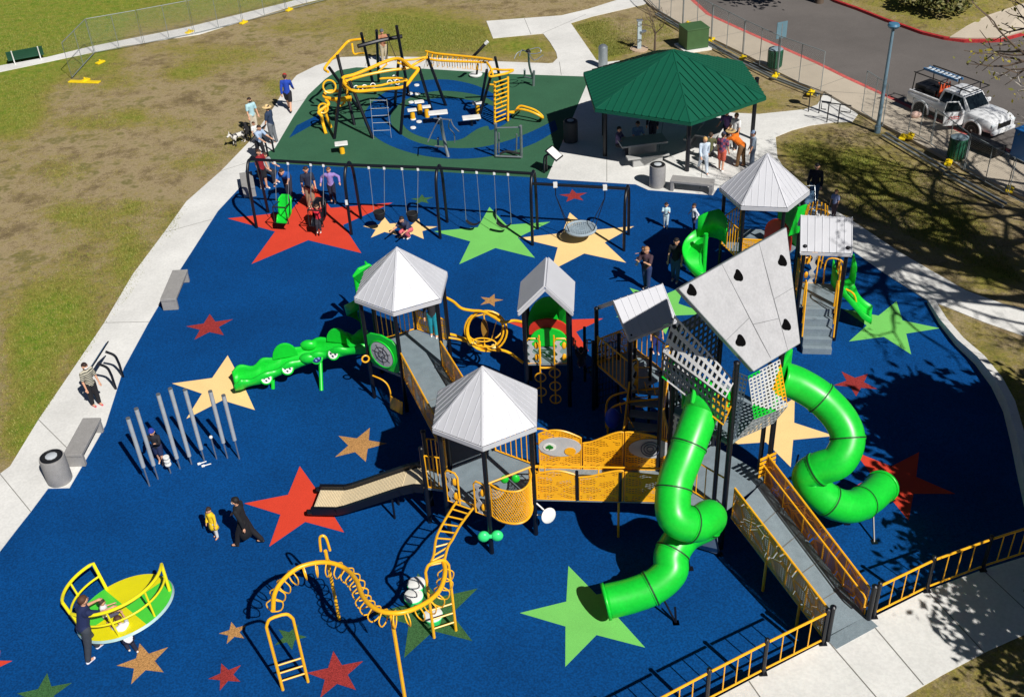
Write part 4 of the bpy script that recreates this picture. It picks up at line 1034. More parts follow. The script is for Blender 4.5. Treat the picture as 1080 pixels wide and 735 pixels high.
for x_ in (668,684):
    q_=W(x_,447,0); post(HB,q_,2.5,r=.045)
g=MB(); a_,c_=W(668,447,0),W(684,447,0)
for i in range(7): g.tube(smoothpath([a_+UP*(.3+.33*i),a_.lerp(c_,.5)+UP*(.38+.33*i)+V((0,-.15,0)),c_+UP*(.3+.33*i)],3),.018,5)
g.build('bent_rung',orange,HB,smooth=True)
# vertical dark pod climbers (right of small gabled tower)
for (x,y,h,lab) in ((617,402,1.9,'dark knobbed climbing pole with a child on it'),(628,420,1.6,'shorter dark knobbed climbing pole beside the occupied one'),(662,405,2.2,'dark knobbed climbing pole by the orange panel of the centre tower')):
    T=thing('climbing_pole',lab,'climbing pole',W(x,y,0),'knobbed climbing poles'); c=W(x,y,0)
    MB().tube([c,c+UP*h],.045,10).build('pole',navy,T,smooth=True)
    for i in range(4):
        a=i*1.9; MB().tube(ring(c+V((.13*cos(a),.13*sin(a),.4+.35*i)),.09,V((0,0,1)) if i%2 else V((.3,-1,.1)),12),.018,6,closed=True).build('foot_loop',navy,T,smooth=True)
b=MB(); q=W(646,441,.9); b.ball(q,.26,(.8,1,1.1),12,8); t_=tag(b.build('talk_bubble',P('blue_plastic',(40,70,190),.4),smooth=True),'blue rounded plastic bubble in the shade behind the wavy bridge','play bubble')
# small strip canopy by the tall tower
cs_=thing('strip_canopy','narrow dark strip canopy with a bright end between the centre roof and the slanted roof','canopy',D3+V((-.2,.3,0)))
b=MB(); b.bar(W(711,348,4.1),W(742,335,4.1),.3,.05); b.build('strip',roofm,cs_); post(cs_,D3+V((-.22,.28,0)),4.15)
# ---- tower C details and flat-roof tower F
barpanel(TC,PC[5],PC[0],1.5,2.5,7) ; barpanel(TC,PC[4],PC[5],1.5,2.4,6)
arch(TC,PC[3],PC[2],1.5,3.2,lime,'green_back_panel'); arch(TC,PC[3].lerp(PC[0],.35),PC[2].lerp(PC[1],.35),1.55,2.45,redp,'red_hill_panel'); 
sheetpanel(TC,PC[0],PC[1],1.5,2.25,1.5,2.25,perfpatch)
b=MB(); q=PC[1].lerp(PC[2],.4); b.plate([q+UP*2.2,q+V((.35,.1,2.25)),q+V((.5,.1,3.2)),q+V((.2,0,3.15))],.06); b.build('green_wing',lime,TC)
S10=thing('spiral_slide','green open spiral slide curling down left of the back tower','slide',W(737,300,0))
qc=W(743,274,1.2); qc=V((qc.x,qc.y,0)); sx=PC[5]; a0=atan2(sx.y-qc.y,sx.x-qc.x)
b=MB(); rr=[]; k=30
for i in range(k+1):
    t=i/k; an=a0+.5-1.0*0+t*4.6; z=1.75-1.4*t; r0=.10; r1=.66
    if i<3: pass
    d=V((cos(an),sin(an),0)); rr.append(b.add([qc+d*r0+UP*(z+.12),qc+d*(r0+.08)+UP*z,qc+d*(r1-.08)+UP*(z+.03),qc+d*r1+UP*(z+.13),qc+d*(r1+.05)+UP*(z+.38)]))
for i in range(k):
    for j in range(4): b.face((rr[i]+j,rr[i+1]+j,rr[i+1]+j+1,rr[i]+j+1))
b.build('spiral_bed',lime,S10,smooth=True,solid=.04)
MB().tube([qc,qc+UP*2.15],.07,12).build('centre_pole',lime,S10,smooth=True)
b=MB(); an=a0+.5; d=V((cos(an),sin(an),0)); tt=V((-d.y,d.x,0))
hp=[W(729,246,2.55),W(731,237,2.9),W(741,234,3.05),W(757,244,2.9),W(757,262,2.0)]
arcp=[qc+V((.64*cos(a0-.7+x*.26),.64*sin(a0-.7+x*.26),0)) for x in range(8)]
b=MB(); k0=b.add([p+UP*(1.7) for p in arcp]); k1=b.add([p+UP*(2.75-.08*abs(i-3)) for i,p in enumerate(arcp)])
for i in range(7): b.face((k0+i,k0+i+1,k1+i+1,k1+i))
b.build('entry_hood',lime,S10,smooth=True,solid=.04)
rt=[W(844.9,226.9,3.9),W(899,229.3,3.9),W(898.5,267.3,3.1),W(844.3,265.2,3.1)]
TF=thing('flat_roofed_play_tower','square pale ribbed roof on dark posts at the right, with steps below it','play tower',((rt[0].x+rt[2].x)/2,(rt[0].y+rt[2].y)/2,0))
fu=(rt[2]-rt[3]); fl=fu.length; fu.normalize(); fv=V((-fu.y,fu.x,0)); dep=(rt[0]-rt[3]); dep.z=0; dl_=dep.length
bk=[V((rt[0].x+dep.x*.55,rt[0].y+dep.y*.55,3.45)),V((rt[1].x+dep.x*.55,rt[1].y+dep.y*.55,3.45))]
gable(TF,rt[3],rt[2],rt[0],rt[1],bk[0],bk[1])
fp=[V((rt[3].x,rt[3].y,0))+fu*.12+fv*.12,V((rt[2].x,rt[2].y,0))-fu*.12+fv*.12]; fp+=[fp[1]+fv*1.3,fp[0]+fv*1.3]
for p in fp: post(TF,p,3.2)
deck(TF,fp,1.2)
sheetpanel(TF,fp[0],fp[3],1.2,2.1,1.2,2.1,perfpatch); 
b=MB(); q=fp[2].lerp(fp[3],.3); b.tube(smoothpath([q+UP*1.2,q+V((0,0,2.0)),q+V((.3,-.1,2.1)),q+V((.5,-.15,1.9)),q+V((.55,-.2,1.2))],4),.025,6); b.build('grab_loop',orange,TF,smooth=True)
spokepanel(TF,fp[2],fp[3],.5,.85,1.2,2.3); spokepanel(TF,fp[1],fp[2],.5,.9,1.2,2.2)
# link between C and F
S11=thing('orange_tunnel_climber','orange-brown barred curved climber between the back tower and the square roof','climber',W(852,300,0))
b=MB(); q=W(853,292,0)
for i in range(7): a=i*.45; b.tube(smoothpath([q+V((.35*cos(a),.35*sin(a),.3)),q+V((.42*cos(a),.42*sin(a),1.6)),q+V((.3*cos(a),.3*sin(a),2.6))],3),.022,6)
for z in (.5,1.1,1.7,2.3): b.tube([q+V((.4*cos(a*.3),.4*sin(a*.3),z)) for a in range(10)],.02,6)
b.build('barred_shell',orange,S11,smooth=True)
# steps of F: ramped grey tray with yellow hand rails
S12=thing('transfer_steps','grey transfer steps with yellow hand rails in front of the square roof','steps',W(868,368,0))
s0=W(850,372,.05);s1=W(873,373,.05); sdv=fv*-1
top=(fp[0]+fp[1])/2; bot=V(((s0.x+s1.x)/2,(s0.y+s1.y)/2,0)); run=(bot-top); run.z=0; rl=run.length; ru=run.normalized(); rs_=V((-ru.y,ru.x,0)); wd=.42
zs=[1.2,.95,.7,.45,.22]
for i,z in enumerate(zs):
    b=MB(); q=top+ru*(rl*(i+.5)/5); b.box(q+UP*(z/2),(rl/5-.006,wd*2,z),ux=ru); b.build('step',deckm,S12,bevel=.01)
for s in (-1,1):
    b=MB(); base=top+rs_*(s*(wd+.03)); b.tube(smoothpath([base+UP*1.2,base+UP*2.0,base+ru*.12+UP*2.1,base+ru*.3+UP*1.95,base+ru*(rl*.75)+UP*.5],4),.024,6); b.tube([base+ru*.2+UP*1.1,base+ru*.25+UP*2.0],.02,6); b.tube([base+ru*(rl*.4)+UP*.8,base+ru*(rl*.42)+UP*1.45],.02,6); b.build('handrail',orange,S12,smooth=True)
# short slide right of F
S13=thing('short_slide','short green open slide to the right of the square roof','slide',W(905,340,0))
k=[W(886,296,1.3),W(893,306,1.15),W(900,317,.85),W(909,329,.48),W(919,336,.28)]
cpt=smoothpath(k,6); b=MB(); rr=[]
for i,p in enumerate(cpt):
    t=(cpt[min(i+1,len(cpt)-1)]-cpt[max(i-1,0)]); t.z=0; t.normalize(); s=V((-t.y,t.x,0)); rr.append(b.add([p+s*x+UP*z for x,z in ((-.36,.24+.6*max(0,1-i/9)),(-.33,.02),(-.15,-.04),(.15,-.04),(.33,.02),(.36,.24+.6*max(0,1-i/9)))]))
for i in range(len(rr)-1):
    for j in range(5): b.face((rr[i]+j,rr[i+1]+j,rr[i+1]+j+1,rr[i]+j+1))
b.build('slide_bed',lime,S13,smooth=True,solid=.04)
b=MB(); b.tube(smoothpath([W(892,305,1.2),W(900,310,1.1),W(903,320,.6),W(903,326,.1)],4),.035,8); b.build('side_hoop',orange,S13,smooth=True)
# ---- arched ladder + snake overhead climber in front of B
S14=thing('snake_overhead_climber','yellow curling overhead bar with hanging loops and ladder ends in front of the front tower','climber',W(380,690,0))
zl=Z(240,500,3.129)
HZ=2.2
cz=smoothpath([zl(712,283,HZ),zl(718,320,HZ+.05),zl(708,365,HZ+.1),zl(685,400,HZ+.2),zl(640,432,HZ+.35),zl(580,455,HZ+.45),zl(520,455,HZ+.45),zl(475,435,HZ+.4),zl(445,400,HZ+.3),zl(425,350,HZ+.15),zl(392,313,HZ),zl(345,293,HZ),zl(290,292,HZ),zl(230,310,HZ),zl(182,350,HZ),zl(155,395,HZ),zl(150,450,HZ)],6)
MB().tube(cz,.05,12).build('overhead_bar',brass,S14,smooth=True)
acc=0; last=cz[0]; i=0
for j in range(2,len(cz)-1):
    acc+=(cz[j]-cz[j-1]).length
    if acc>.24:
        acc=0; p=cz[j]; t=(cz[j+1]-cz[j-1]).normalized(); s=V((-t.y,t.x,0)); 
        MB().tube(smoothpath([p+s*.05,p+s*.17-UP*.12,p+s*.10-UP*.34,p-s*.10-UP*.34,p-s*.17-UP*.12,p-s*.05],3),.015,6).build('hand_loop',brass,S14,smooth=True)
def endladder(f0_,f1_,h,rungs):
    a=W(*f0_,0);c=W(*f1_,0); b=MB(); u=(c-a).normalized(); b.tube([a]+smoothpath([a+UP*(h-.2),a+UP*(h-.04)+u*.08,a+UP*h+u*.2],3)[0:]+smoothpath([c+UP*h-u*.2,c+UP*(h-.04)-u*.08,c+UP*(h-.2)],3)+[c],.034,8)
    for z in rungs: b.tube([a+UP*z,c+UP*z],.02,6)
    b.build('end_ladder',brass,S14,smooth=True)
endladder((298.5,727.5),(325,719),HZ+.02,(.3,.55,.8)); endladder((458,672.5),(481,665),HZ+.1,(.3,.6,.9))
for fx,fy,tx,ty in ((427.5,739,416,646),(358,653,341,596)):
    b=MB(); f=W(fx,fy,0); b.tube([f,V((f.x,f.y,HZ+(.42 if fy>700 else 0)))],.04,8); b.build('support_post',brass,S14,smooth=True)
f=W(358,653,0); b=MB(); b.tube(smoothpath([V((f.x-.1,f.y,HZ)),V((f.x-.06,f.y,HZ+.4)),V((f.x+.06,f.y,HZ+.4)),V((f.x+.1,f.y,HZ))],4),.03,8); b.build('crest_loop',brass,S14,smooth=True)
S15=thing('arched_ladder','yellow curved ladder dropping from the front tower deck to the snake climber','ladder',W(470,590,0))
zb_=Z(320,370,3.675)
Lr=[zb_(600,575,DZ),zb_(575,612,1.45),zb_(540,670,1.75),zb_(515,725,1.95),zl(680,268,2.1),zl(667,300,2.2)]; Rr=[zb_(665,600,DZ),zb_(640,632,1.45),zb_(605,680,1.75),zb_(578,730,1.95),zl(727,240,2.1),zl(714,290,2.2)]
Lr=smoothpath(Lr,4);Rr=smoothpath(Rr,4)
for L_ in (Lr,Rr): MB().tube(L_,.03,8).build('side_rail',brass,S15,smooth=True)
for i in range(0,len(Lr),2): MB().tube([Lr[i],Rr[i]],.02,6).build('rung',brass,S15,smooth=True)
# white domed steps under it
for (x,y,r,h,lab) in ((439,614,.22,.32,'white topped green mushroom step, rear one of three'),(436,627,.23,.28,'white topped green mushroom step, middle one of three'),(456.5,647,.23,.26,'white topped green mushroom step beneath the ladder rungs')):
    c=W(x,y,h); c.z=0; T=thing('mushroom_step',lab,'stepping pod',c,'mushroom stepping pods')
    MB().lathe([(r*.7,0.0),(r*.8,h*.4),(r,h*.75),(r,h*.86)],c,20).build('base',P('mint_plastic',(60,235,130),.35),T,smooth=True)
    MB().lathe([(r*.97,h*.85),(r*.95,h*.93),(r*.7,h),(0.01,h+.02)],c,20).build('top',white,T,smooth=True)
# ================================================================== SWINGS
frames=[((270.8,240.6),(283,224.3)),((370.8,247.8),(381,231)),((464.4,252),(471.8,235)),((561.7,259),(567,242)),((658,265),(662.9,248))]
FF=[(W(*a),W(*b)) for a,b in frames]; BH=2.5; B2=2.12
SW=thing('swing_frame','long dark navy swing frame of four bays with arched end legs behind the big stars','swing frame',(FF[0][0]+FF[4][1])/2)
def swingbeam(i,h): a,b=FF[i]; m_=(a+b)/2; return V((m_.x,m_.y,h))
for i,(a,b) in enumerate(FF):
    h=BH if i<4 else B2; d=(b-a); 
    pts=[a]+smoothpath([a+d*.04+UP*h*.45,a+d*.10+UP*h*.82,a+d*.30+UP*(h*.99),a+d*.5+UP*h,a+d*.70+UP*(h*.99),a+d*.90+UP*h*.82,a+d*.96+UP*h*.45],5)+[b]
    MB().tube(pts,.055,10).build('arched_leg',navy,SW,smooth=True)
for i in range(4):
    h=BH if i<3 else B2; MB().tube([swingbeam(i,h),swingbeam(i+1,h)],.055,12).build('top_beam',navy,SW,smooth=True)
b=MB(); a=FF[1][0]; b.box(a+V((0,-.06,1.35)),(.09,.01,.2)); b.build('sticker',white,SW)
def beamat(px,bay):
    h=BH if bay<3 else B2; a=swingbeam(bay,h);c=swingbeam(bay+1,h); 
    best=min((abs(PX(a.lerp(c,t/400))[0]-px),t/400) for t in range(401)); return a.lerp(c,best[1])
chm=P('chain_steel',(170,176,180),.4,.6)
def clev(b,p): b.box(p-UP*.06,(.08,.12,.1))
def hang(T,tops,ends,mat=chm,r=.011):
    for p,q in zip(tops,ends):
        o=MB(); o.tube([p-UP*.08,q],r,5); o.build('chain',mat,T)
        c=MB(); clev(c,p); c.build('hanger',white,T)
def belt(pxs,bay,label,dy=0.0,z=.5):
    t=[beamat(x,bay) for x in pxs]; m_=(t[0]+t[1])/2; u=(t[1]-t[0]); hw=u.length/2; u.normalize(); n=V((-u.y,u.x,0))
    T=thing('belt_swing',label,'swing',(m_.x,m_.y,z),'belt swings'); c=V((m_.x,m_.y,z))+n*dy
    w2=.27; b=MB(); k=8; ii=[]
    for i in range(k+1):
        s=-1+2*i/k; q=c+u*(w2*s)+UP*(-.16*(1-s*s)); ii.append(b.add([q-n*.08,q+n*.08]))
    for i in range(k): b.face((ii[i],ii[i]+1,ii[i+1]+1,ii[i+1]))
    b.build('seat',blackr,T,solid=.015); hang(T,t,[c-u*w2,c+u*w2])
def bucket(pxs,bay,label,dy=0):
    t=[beamat(x,bay) for x in pxs]; m_=(t[0]+t[1])/2; u=(t[1]-t[0]).normalized(); n=V((-u.y,u.x,0)); z=.75
    T=thing('bucket_swing',label,'swing',(m_.x,m_.y,z),'bucket swings'); c=V((m_.x,m_.y,z))+n*dy
    b=MB(); b.lathe([(.1,-.22),(.17,-.15),(.2,0),(.2,.1)],c,14); b.build('bucket_seat',blackr,T,smooth=True)
    MB().tube(ring(c+UP*.1,.2,UP,18),.025,6,closed=True).build('rim',blackr,T,smooth=True)
    hang(T,t,[c-u*.2+UP*.1,c+u*.2+UP*.1])
bucket((388.8,404.9),1,'black bucket swing left of the crouching person',-.35)
bucket((423.9,440.6),1,'black bucket swing just above the crouching person',-.35)
belt((487.7,502.7),2,'left belt swing over the light green star'); belt((521,535.6),2,'right belt swing over the light green star')
def chairswing(pxs,label,mat,name,dz,dy):
    t=[beamat(x,0) for x in pxs]; m_=(t[0]+t[1])/2; u=(t[1]-t[0]).normalized(); n=V((-u.y,u.x,0)); z=.62
    T=thing(name,label,'swing',(m_.x,m_.y,z)); c=V((m_.x,m_.y,z))+n*dy
    # moulded high-back seat: swept shell
    b=MB(); prof=[(-.36,-.2),(-.2,-.1),(0,-.1),(.12,.02),(.22,.25),(.32,.5),(.36,.62)]; rr=[]
    for i,(y,z_) in enumerate(prof):
        w_=.2+.04*(i in(3,4,5)) -.06*(i==6); wall=.14 if 0<i<6 else .04
        up=V((0,0,1)) if i<3 else -n
        q=c-n*(-y)*1.0+UP*z_; q=c+n*(y)+UP*z_
        rr.append(b.add([q-u*w_+up*wall,q-u*(w_*.95),q,q+u*(w_*.95),q+u*w_+up*wall]))
    for i in range(len(prof)-1):
        for j in range(4): b.face((rr[i]+j,rr[i+1]+j,rr[i+1]+j+1,rr[i]+j+1))
    b.build('moulded_seat',mat,T,smooth=True,solid=.03)
    b=MB(); q=c-n*.35; b.tube([q-u*.24+UP*.45,q-u*.27-UP*.2,q+u*.27-UP*.2,q+u*.24+UP*.45],.022,6); b.tube([q-u*.24+UP*.45,q+u*.24+UP*.45],.03,6); b.tube([q-u*.24+UP*.45,c+n*.18+UP*.4-u*.22],.02,6); b.tube([q+u*.24+UP*.45,c+n*.18+UP*.4+u*.22],.02,6); b.build('safety_bar',blackr,T,smooth=True)
    hang(T,t,[c-u*.24+UP*.5,c+u*.24+UP*.5]); return c,u,n
chairswing((289.8,303.5),'bright green high-backed moulded swing seat in the leftmost bay',lime,'high_back_swing',0,-.5)
sc_c,sc_u,sc_n=chairswing((327.5,341),'dark high-backed moulded swing seat with the child in red',navy,'high_back_swing',0,-.55)
t=[beamat(585.6,3),beamat(638,3)]; cd=W(612.6,241,.5)
T=thing('disc_swing','round grey net disc swing in the lower right-hand bay over the cream star','swing',cd)
b=MB(); b.tube(ring(cd,.52,UP,36),.05,8,closed=True); b.build('rim',P('grey_rope',(150,165,175),.8),T,smooth=True)
b=MB()
for k in range(-6,7):
    x=k*.075; h=sqrt(max(0,.5**2-x*x)); b.tube([cd+V((x,-h,0)),cd+V((x,0,-.04)),cd+V((x,h,0))],.012,4); b.tube([cd+V((-h,x,0)),cd+V((0,x,-.04)),cd+V((h,x,0))],.012,4)
for r_ in (.14,.27,.4): b.tube(ring(cd-UP*.03,r_,UP,20),.014,4,closed=True)
b.build('net',P('grey_rope',(150,165,175),.8),T)
MB().lathe([(.46,0),(.46,.015)],cd-UP*.05,30).build('mat',P('grey_mat',(120,138,150),.8),T)
for s,p in zip((-1,1),t):
    b=MB()
    for q in (-1,1): b.tube([p-UP*.4,cd+V((s*.42,q*.3,.02))],.014,5)
    b.tube([p,p-UP*.4],.02,5); b.build('rope',navy,T); c=MB(); c.box(p,(.14,.14,.16)); c.build('hanger',white,T)
# ================================================================== CHIMES
zc7=Z(0,340,3.675)
ch=[((502,372),(556,560),(580,635)),((530,335),(597,552),(613,608)),((622,280),(685,525),(698,568)),((658,257),(735,520),(743,550)),((717,262),(780,490),(792,535)),((818,268),(868,465),(882,527)),((865,283),(905,455),(928,530))]
ords=['first','second','third','fourth','fifth','sixth','seventh']
for i,(a,m_,c) in enumerate(ch):
    base=zc7(*c); 
    def hz(px): 
        best=min(((PX((base.x,base.y,h/100))[1]-(340+px[1]/3.675))**2,h/100) for h in range(0,320)); return best[1]
    h1,h0=hz(a),max(.3,hz(m_)*1.0); T=thing('chime_pipe','%s tall grey chime pipe from the left in the row of pipes'%ords[i],'chime',base,'tall grey chime pipes')
    MB().tube([base+UP*h0,base+UP*h1],.055,12).build('pipe',chimem,T,smooth=True); MB().tube([base,base+UP*h0],.022,8).build('rod',steel,T,smooth=True)
    MB().tube([base+UP*(h1-.0),base+UP*(h1+.02)],.056,12).build('cap',P('pipe_cap',(95,100,105),.5),T)
T=thing('mallet_post','short thin post with a white knob between the chime pipes','post',zc7(840,530)); c=zc7(840,530)
MB().tube([c,c+UP*.75],.02,8).build('rod',steel,T,smooth=True); MB().ball(c+UP*.78,.05).build('knob',white,T,smooth=True)
T=thing('drum_post','short white-capped drum post beside the child among the chimes','post',zc7(662,585)); c=zc7(662,585)
MB().tube([c,c+UP*.5],.02,8).build('rod',steel,T,smooth=True); b=MB(); 
for z in (.3,.42,.54): b.lathe([(.08,0),(.09,.03),(.08,.06)],c+UP*z,14)
b.build('drum_head',white,T,smooth=True)
for (a,c,l) in (((770,548),(800,538),'upper mallet lying on the blue rubber by the chimes'),((786,556),(818,547),'lower mallet lying on the blue rubber by the chimes')):
    p,q=zc7(*a,.05),zc7(*c,.05); T=thing('mallet',l,'mallet',(p+q)/2,'chime mallets on the ground'); MB().tube([p,q],.015,6).build('handle',white,T); MB().tube([p-(q-p).normalized()*.03,p+(q-p).normalized()*.05],.035,8).build('head',white,T)
# ================================================================== SPINNER
scn=W(132,640,.42); T=thing('spinner','yellow and green tilted disc spinner with yellow hoop rails','spinner',V((scn.x,scn.y,0)))
tilt=Matrix.Rotation(radians(-12),3,V((cos(.9),sin(.9),0))); ax=tilt@UP
def sp(r,a,h=0): return scn+tilt@V((r*cos(a),r*sin(a),h))
yel=P('bright_yellow_plastic',(246,236,10),.35,0,.04); grn=P('bright_green_plastic',(84,226,66),.35,0,.04)
R_=1.1; b=MB(); _q=W(109.5,617,.42)-scn; ST=atan2(_q.y,_q.x)
for q in range(4):
    b.cur=1-q%2; st=ST+q*pi/2; c=b.add([sp(0,0,.03)]); rr=b.add([sp(R_,st+i*pi/2/14,.03) for i in range(15)])
    for i in range(14): b.face((c,rr+i,rr+i+1))
b.build('disc',[yel,grn],T)
b=MB(); r0=b.add([sp(R_,i*2*pi/56,.028) for i in range(56)]); r1=b.add([sp(R_+.03,i*2*pi/56,-.03) for i in range(56)]); r2=b.add([sp(R_-.1,i*2*pi/56,-.08) for i in range(56)])
for i in range(56): j=(i+1)%56; b.face((r0+i,r0+j,r1+j,r1+i)); b.face((r1+i,r1+j,r2+j,r2+i))
b.face([r2+i for i in range(56)]); b.build('rim',P('pale_grey_plastic',(170,200,200),.4),T,smooth=True)
MB().tube([V((scn.x,scn.y,0)),V((scn.x,scn.y,.36))],.28,20).build('hub',navy,T,smooth=True)
for (a0,a1,n1) in ((2.3,3.55,'l'),(4.1,6.55,'r')):
    o=MB(); K=20; lo=[sp(R_-.03,a0+(a1-a0)*i/K,.42) for i in range(K+1)]; hi=[sp(R_+.02,a0+(a1-a0)*i/K,.78) for i in range(K+1)]
    o.tube([sp(R_-.06,a0,.03)]+hi+[sp(R_-.06,a1,.03)],.038,8); o.build('hoop_rail',lemon,T,smooth=True)
    o=MB(); o.tube(lo,.026,6); 
    for t in ((.5,) if n1=='l' else (.33,.66)): a=a0+(a1-a0)*t; o.tube([sp(R_-.05,a,.03),sp(R_+.02,a,.78)],.024,6)
    o.build('lower_rail',lemon,T,smooth=True)
# ================================================================== BENCHES, BINS, SIGNS
def bench(a,c,wd,label,h=.45,z0=.022):
    a=V((a.x,a.y,0));c=V((c.x,c.y,0)); u=(c-a).normalized(); s=V((-u.y,u.x,0)); L_=(c-a).length
    T=thing('concrete_bench',label,'bench',(a+c)/2+UP*z0,'grey concrete benches'); m_=(a+c)/2
    MB().box(m_+UP*(z0+h-.05),(L_,wd,.1),ux=u).build('seat',concg,T,bevel=.015)
    for t in (a+u*.08,c-u*.08): MB().box(t+UP*(z0+(h-.102)/2),(.12,wd-.02,h-.102),ux=u).build('leg',concg,T,bevel=.01)
bench(W(97,441,.45),W(76,480,.45),.52,'grey concrete bench next to the bin on the left promenade')
bench(W(190,285,.45),W(177,316,.45),.52,'short grey concrete bench on the left promenade above the cream star')
bench(W(708,188,.45),W(753,192.5,.45),.5,'grey concrete bench in front of the green-roofed shelter')
bench(W(259,182,.45),W(262,198,.45),.5,'grey concrete bench behind the leftmost swing leg')
pd=MB(); 
for pl in ([(59,513),(74,515),(80,500)],):
    pass
def bin_(p,label,r=.31,h=.88,mat=concg,lid=True,name='litter_bin',top=True):
    T=thing(name,label,'bin',p,None); 
    MB().lathe([(r*.96,0),(r,.04),(r,h-.06),(r*.97,h)],p,26).build('body',mat,T,smooth=True)
    MB().lathe([(r*.8,h),(r*.78,h+.015),(.01,h+.02)],p,24).build('opening',blackr,T,smooth=True)
    MB().tube(ring(p+UP*(h+.012),r*.83,UP,26),.02,6,closed=True).build('rim_ring',navy,T,smooth=True)
    if lid: 
        b=MB(); b.ball(p+UP*(h+.02),r*.5,(1,1,.25),10,5); b.build('liner_bag',P('pale_bag',(190,195,200),.5),T,smooth=True)
bin_(W(63.5,506,.02),'round grey concrete bin at the end of the left bench',.33,.82); bin_(W(693,196,.02),'round grey concrete bin in front of the shelter')
bin_(W(602,149,.02),'dark bin with a pale liner in the shelter shade',.3,.9,P('charcoal_concrete',(62,64,68),.8)); 
def mbin(p,label):
    T=thing('mesh_bin',label,'bin',p,'green street bins'); g=P('green_painted_steel',(24,92,66),.5)
    MB().lathe([(.26,.05),(.31,.1),(.33,.85),(.31,.9)],p,18).build('body',g,T,smooth=True)
    b=MB()
    for i in range(18): a=i*2*pi/18; b.bar(p+V((.335*cos(a),.335*sin(a),.1)),p+V((.35*cos(a),.35*sin(a),.86)),.03,.012)
    b.build('slats',g,T); MB().lathe([(.3,.9),(.34,.92),(.2,.99),(.02,1.0)],p,18).build('lid',P('lid_grey',(140,160,170),.4),T,smooth=True)
mbin(W(816.5,72,.12),'green slatted bin by the fence near the grey panel'); mbin(W(1008,168,.12),'green slatted bin in the dappled shade below the truck')
T=thing('notice_panel','blue-grey notice panel on a thin post behind the green bin','sign',W(820,79,0)); p=W(820,79,0); MB().tube([p,p+UP*2.4],.03,8).build('post',galv,T); MB().box(p+UP*2.1,(.55,.03,.75),ux=(1,.4,0)).build('panel',P('blue_grey_paint',(96,128,142),.5),T)
def curvedsign(A,Bq,face,zc_,label,ln=1.0,tilt=50,matf=None):
    "panel held by two curved tube legs; A,Bq feet, face = direction it looks"
    u=(Bq-A).normalized(); n=V(face).normalized(); n=(n-u*n.dot(u)); n.z=0; n.normalize(); m_=(A+Bq)/2
    T=thing('info_sign',label,'sign',m_,'navy framed panels on curved legs'); c=m_+n*.42+UP*zc_; dn=(n*cos(radians(tilt))+UP*sin(radians(tilt))); up=(UP*cos(radians(tilt))-n*sin(radians(tilt)))
    MB().box(c,(ln,.04,.62),ux=u,uy=-dn,uz=up).build('panel',navy,T,bevel=.01)
    MB().box(c+dn*.028,(ln-.1,.012,.52),ux=u,uy=-dn,uz=up).build('panel_face',matf or P('sign_face',(70,110,150),.4),T)
    for f in (A,Bq): MB().tube([f]+smoothpath([f+UP*.5,f+n*.06+UP*(zc_-.15),f+n*.3+UP*(zc_)],5),.04,8).build('curved_leg',navy,T,smooth=True)
curvedsign(W(122.4,410.7),W(130,397.7),V((-1,.2,0)),.95,'dark panel sign on curved legs beside the person in the striped shirt',1.05,40)
curvedsign(W(283,166),W(289,161),V((-1,.3,0)),.95,'dark panel sign on curved legs beside the group at the upper left',.8,40)
curvedsign(W(574,183),W(576.5,181),V((1,.5,0)),.9,'panel sign with a white face at the corner of the green court',.55,55,white)
# ================================================================== SHELTER
CS=V((6.93,41.05,0)); RS=-1.5416; ZE=2.65; rg=P('green_metal_roof',(17,88,66),.42,.0,.06,1,spec=.5)
TS=thing('picnic_shelter','large six-sided green ribbed metal roof on dark posts sheltering picnic tables','shelter',CS)
hexroof(TS,CS,3.80,RS,ZE,4.05,6,rg,.31,.05)
for p in [W(638,165),W(724.5,181),W(793,147)]+[V((CS.x+2.9*cos(RS+k*pi/3),CS.y+2.9*sin(RS+k*pi/3),0)) for k in (2,3,4)]: post(TS,p,2.6,r=.085)
b=MB()
for k in range(6):
    a,c=[V((CS.x+2.95*cos(RS+q*pi/3),CS.y+2.95*sin(RS+q*pi/3),2.62)) for q in (k,k+1)]; b.bar(a,c,.12,.14)
b.build('ring_beam',navy,TS)
def picnic(c,ang,label):
    T=thing('picnic_table',label,'picnic table',c,'concrete picnic tables under the shelter'); u=V((cos(ang),sin(ang),0)); s=V((-u.y,u.x,0)); gm=P('bluish_concrete',(172,172,170),.8)
    MB().box(c+UP*.72,(1.9,.85,.08),ux=u).build('table_top',gm,T,bevel=.02); MB().box(c+UP*.34,(1.1,.3,.68),ux=u).build('pedestal',gm,T,bevel=.02)
    for q in (-1,1):
        o=MB().box(c+s*(q*.78)+UP*.42,(1.7,.34,.08),ux=u).build('bench_seat',gm,T,bevel=.015); MB().box(c+s*(q*.78)+UP*.2,(1.2,.15,.36),ux=u).build('bench_leg',gm,o)
picnic(W(677,166,.0),0.15,'concrete picnic table under the left side of the green roof'); picnic(W(750,152,.0),1.1,'concrete picnic table under the right side of the green roof')
